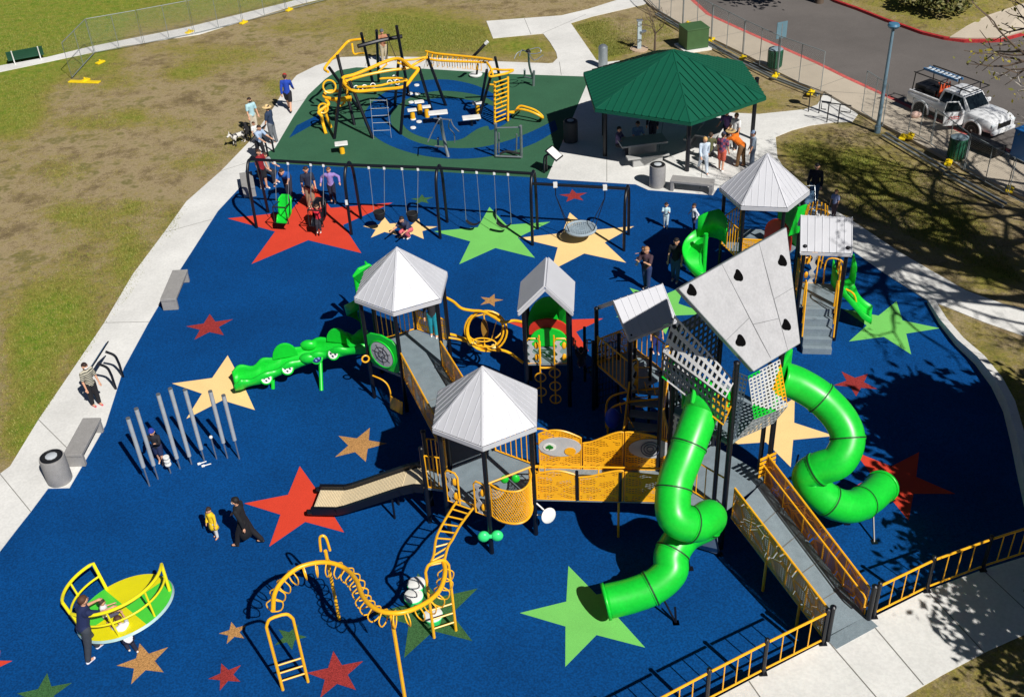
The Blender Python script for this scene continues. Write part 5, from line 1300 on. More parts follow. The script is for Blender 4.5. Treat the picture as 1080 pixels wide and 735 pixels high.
# ================================================================== STREET SIDE OBJECTS
T=thing('utility_cabinet','olive green utility box on a concrete pad beyond the shelter','cabinet',W(731,52)); c=W(731,50.5); u=(W(741.6,49)-W(729,52)).normalized(); gm=P('olive_paint',(66,98,58),.55)
MB().box(c+UP*.05,(1.45,1.35,.1),ux=(1,.25,0)).build('pad',conc,T); o=MB().box(c+UP*.58,(1.15,1.05,.94),ux=(1,.25,0)).build('box',gm,T,bevel=.02); MB().box(c+UP*1.08,(1.2,1.1,.05),ux=(1,.25,0)).build('lid',gm,T,bevel=.01)
T=thing('drinking_fountain','pale grey slim drinking fountain post on a round pad beyond the shelter','fountain',W(674,53)); c=W(674,52.5); MB().lathe([(.45,0),(.45,.06)],c,20).build('pad',P('tan_concrete',(190,165,140),.9),T); b=MB(); b.box(c+UP*.75,(.2,.16,1.4)); b.build('post',P('pale_blue_grey',(175,190,195),.4),T,bevel=.02); MB().lathe([(.1,0),(.17,.08),(.17,.1)],c+V((.18,-.05,.85)),14).build('bowl',steel,T,smooth=True); MB().box(c+V((0,0,1.47)),(.3,.2,.06)).build('cap',steel,T,bevel=.01)
T=thing('grey_canister','small pale round canister bin behind the left rim of the green roof','bin',W(636,71)); c=W(636,71.5); MB().lathe([(.22,0),(.22,1.0),(.2,1.05)],c,16).build('body',galv,T,smooth=True); MB().lathe([(.2,1.05),(.12,1.12),(.02,1.14)],c,16).build('lid',steel,T,smooth=True)
# lamp
c=W(925,140); T=thing('street_lamp','tall blue-grey street lamp with a flat blue head in front of the truck','street lamp',c)
MB().tube([c,c+UP*.3],.13,14).build('base',P('lamp_blue',(108,134,150),.45),T,smooth=True); lh=4.3
MB().tube([c+UP*.3,c+UP*lh],.09,12,radii=[.085,.06]).build('pole',P('lamp_blue',(108,134,150),.45),T,smooth=True); MB().lathe([(.06,0),(.2,.08),(.24,.16),(.2,.24),(.05,.27)],c+UP*lh,18).build('lamp_head',P('lamp_head_blue',(70,120,150),.4),T,smooth=True)
# bike racks
def rack(a,b_,label):
    a=W(*a,.02);b_=W(*b_,.02); T=thing('hitching_rail',label,'railing',(a+b_)/2,'dark looped rails by the pavement'); u=(b_-a).normalized()
    for p in (a,b_): MB().tube([p,p+UP*.85],.025,8).build('post',navy,T,smooth=True)
    MB().tube([a-u*.1+UP*.55,a-u*.3+UP*.55,a-u*.3+UP*.85,b_+u*.45+UP*.85,b_+u*.45+UP*.55,b_+u*.05+UP*.55],.025,8).build('rail_tube',navy,T,smooth=True)
rack((852.5,118),(863.5,119.5),'left dark looped rail where the shelter path meets the pavement'); rack((872,129),(883.5,130.5),'right dark looped rail where the shelter path meets the pavement')
# ---- fences
def fencerun(pts,h,label,footlab,hasfeet=True,z=0.0,open_=None):
    for i in range(len(pts)-1):
        if open_ and i in open_: continue
        a,b_=[W(*p,z) for p in pts[i:i+2]]; T=thing('temporary_fence_panel',label%(i+1) if '%' in label else label,'fence panel',(a+b_)/2,'grey chain link site fence panels')
        u=(b_-a).normalized(); a2=a+u*.04;b2=b_-u*.04
        MB().tube([a2+UP*.08,b2+UP*.08,b2+UP*h,a2+UP*h],.022,6,closed=True).build('frame',fencem,T,smooth=True)
        m_=(a2+b2)/2; MB().tube([m_+UP*.08,m_+UP*h],.016,6).build('mid_bar',fencem,T)
        s=MB(); s.sheet(a2+UP*.1,b2+UP*.1,b2+UP*h,a2+UP*h); s.build('wire_mesh',chainm,T)
def foot(px,py,label,z=0):
    p=W(px,py,z); T=thing('fence_foot',label,'fence foot',p,'yellow fence feet'); b=MB(); b.box(p+UP*.05,(.5,.26,.1),ux=(.6,1,0)); b.build('base',yellowp,T,bevel=.03); MB().tube([p+UP*.1,p+UP*.2],.05,8).build('socket',yellowp,T)
ordn=['first','second','third','fourth','fifth','sixth','seventh','eighth','ninth','tenth','eleventh']
F_L=[(76,84),(100,57),(152,47.5),(205,37),(256,24.5),(302,12.5),(345,1),(385,-9)]
L1=['nearest chain link panel at the left end of the far path fence','chain link panel second from the left along the far path','chain link panel third from the left along the far path','chain link panel fourth from the left along the far path','chain link panel fifth from the left along the far path','chain link panel sixth from the left along the far path','chain link panel at the upper picture edge along the far path']
for i in range(len(F_L)-1): fencerun(F_L[i:i+2],1.85,L1[i],'')
for x,y,l in ((90,86,'long yellow foot at the near end of the left fence'),(106,67,'yellow foot behind the near end of the left fence'),(200,35,'yellow foot at the middle of the left fence'),(257,25,'yellow foot under the fourth left fence panel'),(305,11.5,'yellow foot near the upper end of the left fence')): foot(x,y,l)
b=MB(); a,c=W(73,86,.03),W(105,87,.03); b.bar(a,c,.3,.06); tag(b.build('yellow_base_bar',yellowp,bevel=.02),'long yellow base bar lying at the near end of the left fence','fence foot')
F_R=[(655,-30),(695,13),(720,28),(750,44),(783,62),(819,80),(866,98)]
L2=['chain link panel at the upper edge beside the pavement','chain link panel above the bare sapling','chain link panel behind the olive cabinet','chain link panel beyond the right rim of the green roof','chain link panel left of the green bin and notice panel','chain link panel between the notice panel and the looped rails']
for i in range(len(F_R)-1): fencerun(F_R[i:i+2],1.85,L2[i],'',z=.12)
F_R2=[(908,119),(931,135),(958,141)]
fencerun(F_R2[:2],1.85,'chain link panel left of the street lamp',0,z=.12)
fencerun([(957,139),(981,153)],1.5,'chain link panel in front of the truck door',0,z=.12); fencerun([(981,153),(1016,181)],1.5,'chain link panel in front of the lower green bin',0,z=.12); fencerun([(1016,181),(1062,207)],1.5,'chain link panel above the yellow feet at the right edge',0,z=.12); fencerun([(1062,207),(1110,232)],1.5,'chain link panel running off the right edge',0,z=.12)
for x,y,l in ((725,26.5,'yellow foot left of the olive cabinet'),(750,43,'yellow foot right of the olive cabinet'),(783,62.5,'yellow foot beyond the right rim of the green roof'),(818,81,'yellow foot below the notice panel'),(855,99,'yellow foot behind the looped rails'),(952,146,'left yellow foot in the shade beside the lamp'),(960,145,'right yellow foot in the shade beside the lamp'),(1000,173,'yellow foot below the lower green bin'),(1065,201,'yellow foot at the right picture edge')): foot(x,y,l,.12)
b=MB(); 
for i in range(1,len(F_R)-1):
    a,c=W(*F_R[i],.14),W(*F_R[i+1],.14); 
    for o_ in (0,.14): b.bar(a+V((-.1-o_,-.15-o_,0)),c+V((-.1-o_,-.15-o_,0)),.07,.07)
tag(b.build('pipe_bundle',galv),'long grey pipes lying along the foot of the pavement fence','pipes')
b=MB()
for i,(p,q) in enumerate((((935,138),(1000,176)),((1000,178),(1062,212)))):
    for o_ in (0,.2): b.bar(W(*p,.14)+V((-.1-o_,-.2-o_,0)),W(*q,.14)+V((-.1-o_,-.2-o_,0)),.08,.07)
tag(b.build('pipe_bundle',galv),'grey pipes lying in dappled shade below the truck','pipes')
# green park bench (rear view) on the far path
T=thing('park_bench','dark green slatted bench with pale supports standing on the far path','bench',W(29,68)); a,c=W(10,69.5,0),W(48,62.5,0); u=(c-a).normalized(); n=V((-u.y,u.x,0)); L_=(c-a).length; m_=(a+c)/2
for i in range(7): MB().bar(a+UP*(.42+.11*i)+n*(-.02*i),c+UP*(.42+.11*i)+n*(-.02*i),.03,.1).build('back_slat',darkgreen,T) if False else None
b=MB()
for i in range(5): b.bar(a+UP*(.28+.1*i)+n*(-.02*i),c+UP*(.28+.1*i)+n*(-.02*i),.03,.095)
b.build('backrest',darkgreen,T); b=MB()
for i in range(4): b.bar(a+UP*.43+n*(.1+.12*i),c+UP*.43+n*(.1+.12*i),.1,.03)
b.build('seat',darkgreen,T)
for t in (.16,.88): q=a.lerp(c,t); MB().tube([q-n*.1,q-n*.06+UP*.3,q-n*.16+UP*.76],.03,6).build('leg',white,T)
for t in (.16,.88): q=a.lerp(c,t); MB().tube([q+n*.45,q+n*.45+UP*.42],.03,6).build('leg',white,T)
# ================================================================== TRUCK
rw,fw_=W(972,114.5,.38),W(1026.5,135.5,.38); hd=(fw_-rw); hd.z=0; wb=hd.length; hd.normalize(); rt_=V((hd.y,-hd.x,0)); K=wb/3.24
TKc=(rw+fw_)/2-rt_*(.85*K); TKc.z=0
TK=thing('pickup_truck','white pickup truck with a black roof rack and its near front door standing open','truck',TKc)
paint=P('white_car_paint',(226,228,230),.25,0,.02,coat=.5)
trimk=P('black_trim',(22,22,24),.5)
def tk(x,y,z): return TKc+hd*(x*K)-rt_*(y*K)+UP*(z*K)      # x forward, y left
def loft(T,secs,name,mat,**k):
    "secs: (x, [(y,z)...]) sections mirrored in y"
    b=MB(); r=[]
    for x,s in secs:
        full=[(y,z) for y,z in s]+[(-y,z) for y,z in reversed(s)]; r.append(b.add([tk(x,y,z) for y,z in full])); nn=len(full)
    for i in range(len(secs)-1):
        for j in range(nn): b.face((r[i]+j,r[i]+(j+1)%nn,r[i+1]+(j+1)%nn,r[i+1]+j))
    b.face([r[0]+j for j in range(nn)]); b.face([r[-1]+j for j in reversed(range(nn))]); return b.build(name,mat,T,**k)
W2=.93
bodysec=lambda w,zb,zt,ch=.1:[(w*.9,zb),(w,zb+.12),(w,zt-ch),(w*.93,zt)]
# lower body with wheel arches suggested by dark liners
loft(TK,[(-2.62,bodysec(W2,.62,1.12)),(-2.55,bodysec(W2,.55,1.18)),(-2.0,bodysec(W2,.52,1.18)),(.35,bodysec(W2,.48,1.12)),(1.05,bodysec(W2,.48,1.12)),(1.1,bodysec(W2+.02,.5,1.15)),(1.9,bodysec(W2+.02,.5,1.14)),(2.40,bodysec(W2-.01,.5,1.08)),(2.60,bodysec(W2*.93,.5,1.0)),(2.70,bodysec(W2*.84,.52,.9))],'body',paint,smooth=True)
hood=loft(TK,[(1.0,[(.82,1.0),(.82,1.13),(.7,1.2)]),(1.3,[(.82,1.0),(.82,1.16),(.68,1.25)]),(2.2,[(.76,.9),(.76,1.12),(.6,1.21)]),(2.50,[(.7,.8),(.7,1.05),(.55,1.12)]),(2.62,[(.66,.8),(.64,.97),(.5,1.0)])],'hood',paint,smooth=True)
MB().box(tk(-1.55,0,1.13),(1.75*K,1.42*K,.16),ux=hd).build('bed_well',trimk,TK)
for y in (-1,1): MB().box(tk(-1.6,y*.84,1.2),(1.95*K,.1,.08),ux=hd).build('bed_rail',paint,TK,bevel=.02)
cab=loft(TK,[(-.72,[(.84,1.05),(.82,1.2),(.74,1.4)]),(-.62,[(.86,1.05),(.84,1.2),(.68,1.78)]),(-.3,[(.86,1.05),(.84,1.2),(.68,1.83)]),(.5,[(.86,1.05),(.84,1.2),(.68,1.82)]),(.65,[(.86,1.05),(.84,1.18),(.7,1.74)]),(1.18,[(.82,1.05),(.80,1.12),(.74,1.17)])],'cab',paint,smooth=True)
MB().plate([tk(.69,-.62,1.74),tk(.69,.62,1.74),tk(1.16,.72,1.2),tk(1.16,-.72,1.2)][::-1],.02).build('windscreen',glassm,TK)
b=MB(); 
for a_ in ([tk(-.6,-.865,1.2),tk(-.03,-.865,1.2),tk(-.03,-.715,1.72),tk(-.5,-.715,1.72)],[tk(.05,-.865,1.2),tk(.98,-.865,1.2),tk(.62,-.725,1.70),tk(.05,-.715,1.72)]): b.plate(a_,.02)
b.build('side_window',glassm,TK)
b=MB()
for a_ in ([tk(-.6,.865,1.2),tk(-.5,.715,1.72),tk(-.03,.715,1.72),tk(-.03,.865,1.2)],[tk(.05,.865,1.2),tk(.05,.715,1.72),tk(.62,.725,1.70),tk(.98,.865,1.2)]): b.plate(a_,.02)
b.build('side_window',glassm,TK)
# open door, hinged at the front of the near door opening
hg=tk(.98,-.95,0); an=radians(62); dd=(-hd*cos(an)+rt_*sin(an)).normalized(); dn_=V((dd.y,-dd.x,0))
def dp(s,z,o=0): return hg+dd*(s*K)+UP*(z*K)+dn_*o
dr1=MB(); dr1.plate([dp(0,.5),dp(1.0,.5),dp(1.03,1.18),dp(0,1.18)],.07); door=dr1.build('door',paint,TK,bevel=.01)
MB().tube([dp(.02,1.18,.03),dp(.36,1.70,.03),dp(.95,1.72,.03),dp(1.03,1.18,.03)],.03,6).build('window_frame',paint,door,smooth=True)
MB().plate([dp(.1,1.2,.03),dp(.98,1.2,.03),dp(.93,1.68,.03),dp(.38,1.66,.03)],.01).build('door_glass',glassm,door)
b=MB(); rr=P('red_lettering',(190,60,50),.5)
ndir=dn_ if (dn_.y<0) else -dn_
for i in range(6): b.bar(dp(.25+.09*i,.92+.03*(i%2))+ndir*.078,dp(.31+.09*i,1.0-.03*(i%2))+ndir*.078,.02,.035)
b.bar(dp(.25,.86)+ndir*.078,dp(.8,.86)+ndir*.078,.015,.02); b.build('door_mark',rr,door)
MB().box(dp(.15,1.25,-.12),(.1,.22,.16)).build('mirror',paint,door,bevel=.03)
MB().box(tk(.85,1.02,1.28),(.12,.22,.17),ux=hd).build('mirror',paint,TK,bevel=.03)
for x,y in ((-1.62,-.83),(1.62,-.83),(-1.62,.83),(1.62,.83)):
    c=tk(x,y,.39); s=-1 if y<0 else 1; axv=-rt_*s
    MB().tube([c-axv*.13*K+axv*.0,c+axv*.125*K],.46*K,22).build('wheel_arch',trimk,TK)
    fl=MB(); fl.tube([c+axv*.12*K+hd*(.5*K*cos(q_))+UP*(.5*K*sin(q_)) for q_ in [radians(-8+i_*9.8) for i_ in range(21)]],.045,8); fl.build('wheel_flare',paint,TK,smooth=True)
    wv=MB(); wv.lathe([(.28*K,-.12*K),(.37*K,-.12*K),(.39*K,-.05*K),(.39*K,.10*K),(.36*K,.14*K),(.25*K,.14*K)],c,26,ax=axv); wh=wv.build('wheel',blackr,TK,smooth=True)
    rm=MB(); rm.lathe([(.24*K,.09*K),(.25*K,.142*K),(.2*K,.12*K),(.06*K,.11*K),(.05*K,.15*K)],c,20,ax=axv); rm.build('rim',steel,wh,smooth=True)
MB().box(tk(2.66,0,.80),(.08,1.0*K,.26*K),ux=hd).build('grille',trimk,TK,bevel=.02)
MB().box(tk(2.70,0,.52),(.16,1.7*K,.2*K),ux=hd).build('front_bumper',paint,TK,bevel=.05); MB().box(tk(2.785,0,.54),(.02,.32,.16),ux=hd).build('number_plate',white,TK)
MB().box(tk(-2.7,0,.58),(.14,1.7*K,.18*K),ux=hd).build('rear_bumper',steel,TK,bevel=.03)
for y in (-.7,.7): MB().box(tk(2.56,y,.88),(.18,.34*K,.16*K),ux=hd).build('headlight',P('lamp_glass',(200,210,215),.1),TK,bevel=.03)
b=MB(); zt_=2.15
for x in (-2.45,-.85,.4):
    for y in (-.72,.72):
        zb_2=1.2 if x<0 else 1.82
        b.tube([tk(x,y*1.1,zb_2),tk(x,y,zt_)],.022,6)
    b.tube([tk(x,-.72,zt_),tk(x,.72,zt_)],.022,6)
for y in (-.72,.72): b.tube([tk(-2.55,y,zt_),tk(.95,y,zt_-.03)],.025,6)
b.tube([tk(.95,-.72,zt_-.03),tk(.95,.72,zt_-.03)],.022,6); b.build('roof_rack',trimk,TK,smooth=True)
T=thing('ladder','blue and pale ladder lying on the truck rack','ladder',tk(-1.4,-.1,2.2)); lb_=P('blue_fibreglass',(60,120,170),.5)
for y in (-.15,.25): MB().bar(tk(-2.45,y,2.22),tk(-.3,y,2.2),.05,.09).build('side_rail',lb_,T)
b=MB()
for i in range(8): b.bar(tk(-2.3+.26*i,-.15,2.24),tk(-2.3+.26*i,.25,2.24),.09,.03)
b.build('rung',P('aluminium_rung',(215,225,232),.35),T)
T=thing('tool_pile','black tool boxes and orange tools piled in the truck bed','tools',tk(-1.6,0,1.2))
for i,(x,y,sx,sy,sz) in enumerate(((-2.2,.1,.6,.9,.28),(-1.5,-.35,.5,.4,.3),(-1.45,.35,.6,.4,.25))): MB().box(tk(x,y,1.28),(sx,sy,sz),ux=hd).build('tool_box',trimk,T,bevel=.03)
b=MB(); op=P('orange_safety_plastic',(214,90,50),.5)
for i in range(4): b.lathe([(.15,0),(.15,.03),(.09,.05),(.02,.5)],tk(-.98,-.45+.22*i,1.25),12)
b.build('cones',op,T,smooth=True)
b=MB(); b.tube([tk(-1.0,-.5,1.4),tk(-1.1,.2,2.0)],.02,6); b.tube([tk(-.9,-.3,1.4),tk(-1.2,-.4,1.9)],.02,6); b.build('tool_handle',op,T)
T=thing('striped_barrel','fallen pink and white roadside bag on the pavement edge behind the truck','bag',W(966,120,.12)); b=MB(); b.ball(W(966,121,.25),.18,(1.4,.8,.8),14,9); b.build('sack',P('pale_pink_cloth',(224,190,176),.8),T,smooth=True)
# parked blue vehicle corner at the right edge
T=thing('blue_container','bright blue box at the right picture edge beyond the fence','container',W(1084,168,0)); c=W(1086,172,.0); MB().box(c+UP*.75,(1.2,1.0,1.1),ux=hd).build('box',P('bright_blue_paint',(30,96,160),.4),T,bevel=.04); MB().box(c+UP*1.33,(1.25,1.05,.06),ux=hd).build('lid',P('bright_blue_paint',(30,96,160),.4),T,bevel=.02); MB().box(c+UP*.1,(1.0,.8,.2),ux=hd).build('base',trimk,T)
T=thing('black_cart','low black cart in the shade left of the blue box','cart',W(1040,160,0)); c=W(1036,160,.12); MB().box(c+UP*.3,(1.6,.6,.35),ux=hd).build('tray',trimk,T,bevel=.05)
for x in (-.6,.6): MB().lathe([(.15,-.3),(.15,-.25)],c+hd*x+UP*.15,14,ax=rt_).build('wheel',blackr,T)
# ================================================================== FITNESS COURT
za=Z(320,20,5.657); zb5=Z(460,20,4.9)
CL=thing('climbing_course','big yellow pipe climbing course on leaning dark posts in the green court','climbing frame',W(395,115))
posts_=[((195,210),(305,635),2.9),((160,292),(335,545),2.5),((222,360),(185,718),2.5),((265,370),(415,715),2.4),((345,88),(430,450),3.7),((445,70),(450,380),3.3),((550,42),(628,450),4.0),((600,380),(580,692),2.4),((575,250),(545,520),2.3),((680,290),(765,545),2.4),((745,225),(850,520),2.5)]
for t,bq,z in posts_:
    p=za(*bq,0); best=min(((PX(p+V((dx,dy,z)))[0]-(320+t[0]/5.657))**2+(PX(p+V((dx,dy,z)))[1]-(20+t[1]/5.657))**2+.5*(dx*dx+dy*dy),dx,dy) for dx in [k*.15-2.4 for k in range(33)] for dy in [k*.15-2.4 for k in range(33)])
    MB().tube([p,p+V((best[1],best[2],z))],.068,10).build('leaning_post',navy,CL,smooth=True)
for t,bq,z in (((305,200),(350,400),2.6),((262,265),(230,440),2.2),((285,290),(215,530),2.2)):
    p=zb5(*bq,0); tp=zb5(*t,z); MB().tube([p,tp],.062,10).build('leaning_post',navy,CL,smooth=True)
MB().tube([za(325,165,3.2),za(450,132,3.2),za(590,105,3.3)],.09,8).build('cross_beam',navy,CL,smooth=True)
def yt(zf,pts,r,name='yellow_tube',closed=False,k=4): MB().tube(smoothpath([zf(*p) for p in pts],k,closed),r,8,closed=closed).build(name,brass,CL,smooth=True)
yt(za,[(365,122,2.9),(330,124,2.9),(270,135,2.8),(232,172,2.7),(195,215,2.6),(160,250,2.4),(130,290,2.2),(128,305,2.1),(148,318,2.1)],.06)
yt(za,[(290,150,2.7),(300,208,2.4),(330,208,2.4),(365,205,2.5)],.045)
yt(za,[(235,355,2.3),(300,335,2.3),(375,305,2.4),(460,268,2.5),(540,240,2.6),(590,246,2.6),(645,290,2.5),(685,300,2.4),(650,350,2.2),(600,405,2.0),(500,420,1.9),(400,428,1.9),(310,432,2.0),(262,405,2.1)],.075,closed=True)
yt(za,[(250,375,2.2),(340,345,2.2),(440,322,2.2),(540,305,2.2),(620,295,2.2),(680,262,2.3),(740,230,2.5)],.06)
yt(za,[(560,262,2.5),(600,275,2.4),(650,292,2.4)],.05); yt(za,[(440,322,2.2),(500,270,2.5)],.04); yt(za,[(300,335,2.2),(300,360,2.2)],.04)
yt(za,[(590,250,2.5),(660,243,2.5),(740,228,2.5)],.05)
yt(za,[(455,358,1.8),(520,355,1.8),(600,358,1.8),(610,372,1.8),(520,385,1.7),(440,402,1.7),(320,408,1.7)],.05)
for a,b_,c,d,z in (((740,205),(905,212),(735,245),(905,262),2.5),):
    pass
yt(zb5,[(-54,168,2.55),(0,180,2.55),(100,190,2.55),(200,200,2.55),(290,212,2.55)],.05); yt(zb5,[(-54,205,2.35),(0,215,2.35),(100,221,2.35),(200,224,2.35),(268,226,2.35)],.05)
b=MB()
for i in range(13): 
    t=i/12; a=zb5(-45+330*t,171+40*t,2.55); c=zb5(-50+315*t,207+18*t,2.35); b.tube([a,c],.022,5)
    if i<11: b.tube([c,c-UP*.35,a-UP*.55,a],.016,5)
b.build('monkey_bar_rung',brass,CL)
yt(za,[(215,432,1.5),(180,432,1.5),(140,437,1.5),(122,455,1.4),(135,470,1.3),(200,480,1.3),(285,468,1.4)],.075)
yt(za,[(150,480,1.2),(200,488,1.2),(285,485,1.2)],.06); yt(za,[(262,385,2.0),(262,430,1.6),(262,470,1.3)],.05)
yt(za,[(135,485,1.2),(150,510,1.1),(118,535,1.0),(90,560,.9),(108,580,.8),(115,620,.4),(135,688,0.02)],.07); yt(za,[(130,530,1.0),(135,570,.7),(165,648,.02)],.06); yt(za,[(190,485,1.1),(220,520,1.0),(250,495,1.1)],.05)
MB().tube(ring(za(155,405,1.8),.27,V((.2,-1,.5)),18),.04,6,closed=True).build('ring_hold',brass,CL,smooth=True); MB().tube(ring(za(118,535,1.0),.2,V((.2,-1,.5)),18),.04,6,closed=True).build('ring_hold',brass,CL,smooth=True); MB().tube(ring(za(262,395,2.0),.2,V((.5,-1,.5)),18),.035,6,closed=True).build('ring_hold',brass,CL,smooth=True)
for x,y in ((365,410),(415,400),(315,415),(515,382),(560,378),(545,352),(605,372)): MB().tube(ring(za(x,y,1.65),.11,V((.3,-1,.3)),12),.025,5,closed=True).build('white_grip',white,CL,smooth=True)
# cargo net
b=MB()
for y0,y1,x0,x1 in ((487,487,400,495),(537,532,405,510),(580,575,410,510),(622,618,415,518),(668,664,418,520),(715,708,420,525)): 
    f=(715-y0)/228*1.8; b.tube([za(x0,y0,f),za(x1,y1,f)],.011,5)
b.tube([za(398,480,1.85),za(420,720,0)],.008,5); b.tube([za(497,480,1.85),za(525,712,0)],.008,5); b.build('rope_ladder',P('pale_rope',(190,196,198),.6),CL)
# right ladder and platform
for x0,y0,x1,y1 in ((302,325,303,545),(371,300,371,528)): MB().tube([zb5(x0,y0,2.0),zb5(x1,y1,.05)],.05,8).build('ladder_rail',brass,CL,smooth=True)
b=MB()
for i in range(10): t=i/9; z=2.0-1.85*t; b.tube([zb5(302,332+205*t,z),zb5(371,308+200*t,z)],.03,6)
b.build('ladder_rung',brass,CL)
yt(zb5,[(275,298,2.2),(330,290,2.2),(370,280,2.2),(398,265,2.2),(340,265,2.2),(290,262,2.2)],.05,closed=True); yt(zb5,[(278,340,1.9),(300,342,1.9)],.04); yt(zb5,[(262,225,2.4),(285,262,2.3),(295,300,2.0)],.05)
yt(zb5,[(312,370,1.5),(330,410,1.1),(340,450,.7)],.04)
T=thing('curved_balance_beam','low yellow curved double beam right of the yellow ladder','balance beam',W(562,120)); 
for o_ in (0,16): MB().tube(smoothpath([zb5(375,483,.35),zb5(405,484-o_*.3,.35),zb5(430,452+o_,.6),zb5(470,458+o_,.6),zb5(515,475+o_,.5),zb5(550,505+o_*.4,.3),zb5(545,516,.1)],4),.05,8).build('beam_tube',brass,T,smooth=True)
b=MB(); b.tube([zb5(432,466,.6),zb5(432,480,0)],.04,6); b.tube([zb5(540,508,.35),zb5(542,516,0)],.04,6); b.build('support',brass,T)
# stepping pods
for (zf,x,y,w_,h,lab) in ((za,690,495,.34,.55,'white square-topped yellow pod, rear one of the trio'),(za,733,525,.3,.5,'white square-topped yellow pod, right one of the trio'),(za,648,545,.32,.45,'white square-topped yellow pod, left one of the trio'),(zb5,212,435,.34,.5,'white-topped pod left of the yellow ladder'),(Z(320,0,3.6),143,546,.42,.45,'lone white-topped yellow pod at the left of the green court')):
    c=zf(x,y,h); c.z=0; T=thing('stepping_pod',lab,'stepping pod',c,'white topped yellow stepping pods'); MB().box(c+UP*h,(w_*1.3,w_,.06),ux=(1,.15,0)).build('step_plate',white,T,bevel=.03); MB().tube([c,c+UP*(h-.03)],.11,12).build('stem',brass,T,smooth=True)
for zf,x,y,wd,h,lab in ((za,802,560,.85,.55,'wide white bench plate above the steel twin-arm machine'),(zb5,182,510,.8,.4,'wide white bench plate near the foot of the yellow ladder')):
    c=zf(x,y,h); c.z=0; T=thing('bench_plate',lab,'exercise bench',c,'wide white exercise benches'); MB().box(c+UP*h,(wd,.45,.07),ux=(1,.1,0)).build('plate',white,T,bevel=.03); MB().tube([c,c+UP*(h-.04)],.06,8).build('stem',navy,T)
# strings of small white discs on the ground
for i,(x,y,lab) in enumerate(((638,448,'small white floor disc nearest the rope ladder'),(680,450,'small white floor disc above the pod trio'),(643,500,'small white floor disc left of the pod trio'),(690,616,'small white floor disc below the right pod'),(655,652,'small white floor disc lowest by the pods'),(655,600,'small white floor disc below the left pod'),(676,398,'small white floor disc on the blue ring'))):
    c=za(x,y,.03); tag(MB().lathe([(.13,0),(.12,.04)],c,12).build('floor_disc',white,smooth=True),lab,'floor disc','small white floor discs')
def machine(name,label,base,parts):
    T=thing(name,label,'exercise machine',base,'steel outdoor exercise machines')
    for nm,pts,r,mt in parts: MB().tube(smoothpath(pts,3),r,8).build(nm,mt,T,smooth=True)
    return T
z2=Z(320,0,3.6)
m1=machine('arm_press_machine','brushed steel exercise machine with two drooping arms in the middle of the blue swirl',z2(550,595),[('main_post',[z2(550,597,0),z2(530,510,.95),z2(520,452,1.9)],.07,galv),('arm',[z2(515,455,1.9),z2(500,480,1.6),z2(488,505,1.3),z2(472,540,.95)],.025,steel),('arm',[z2(560,458,1.9),z2(570,480,1.65),z2(590,500,1.4),(z2(575,480,1.65)+z2(592,512,1.2))/2],.025,steel),('arm',[z2(555,458,1.9),z2(552,485,1.5),z2(572,510,1.2),z2(574,542,.8)],.025,steel),('top_bar',[z2(495,450,1.92),z2(563,456,1.92)],.03,steel),('lower_bar',[z2(500,555,.4),z2(545,560,.4)],.035,galv),('side_post',[z2(512,560,.1),z2(511,525,.7)],.045,galv)])
m2=machine('elliptical_machine','steel walking exercise frame with upright posts below the yellow ladder',z2(780,590),[('post',[z2(730,595,0),z2(730,470,1.65)],.06,galv),('post',[z2(828,600,0),z2(825,478,1.6)],.06,galv),('post',[z2(742,580,.1),z2(742,505,1.0)],.035,steel),('post',[z2(808,580,.1),z2(810,510,1.0)],.035,steel),('cross_bar',[z2(735,486,1.5),z2(822,484,1.5)],.03,steel),('foot_plate',[z2(745,585,.2),z2(775,575,.3),z2(822,585,.2)],.05,blackr),('base_bar',[z2(730,593,.1),z2(828,597,.1)],.04,galv)])
m3=machine('twist_machine','steel exercise post with a tangle of looped handles beyond the green court',z2(873,325),[('post',[z2(873,328,0),z2(875,270,.8)],.06,galv),('mast',[z2(872,300,.3),z2(858,250,1.2),z2(855,195,2.1)],.05,galv),('side_post',[z2(840,290,.1),z2(840,265,.6)],.05,galv),('seat_bar',[z2(840,292,.3),z2(873,300,.3)],.035,steel),('handle',[z2(820,215,1.9),z2(830,190,2.1),z2(860,205,2.0),z2(900,200,1.9),z2(893,182,2.1),z2(855,190,2.1)],.02,steel),('handle',[z2(800,225,1.8),z2(815,200,2.0),z2(850,195,2.05),z2(875,230,1.8),z2(910,210,1.8)],.02,steel),('hub',[z2(850,190,2.15),z2(858,202,2.0)],.09,blackr)])
m4=machine('tilted_paddle_machine','black tilted exercise paddle with a white tip and white round seat by the monkey bars',z2(655,290),[('post',[z2(657,292,0),z2(662,245,.8)],.05,blackr),('paddle',[z2(645,215,1.4),z2(665,195,1.7),z2(690,168,2.0)],.07,blackr),('tip',[z2(690,168,2.0),z2(700,158,2.12)],.08,white)])
MB().lathe([(.3,0),(.32,.06),(.2,.1)],z2(655,287,.05),18).build('round_seat',white,m4,smooth=True)
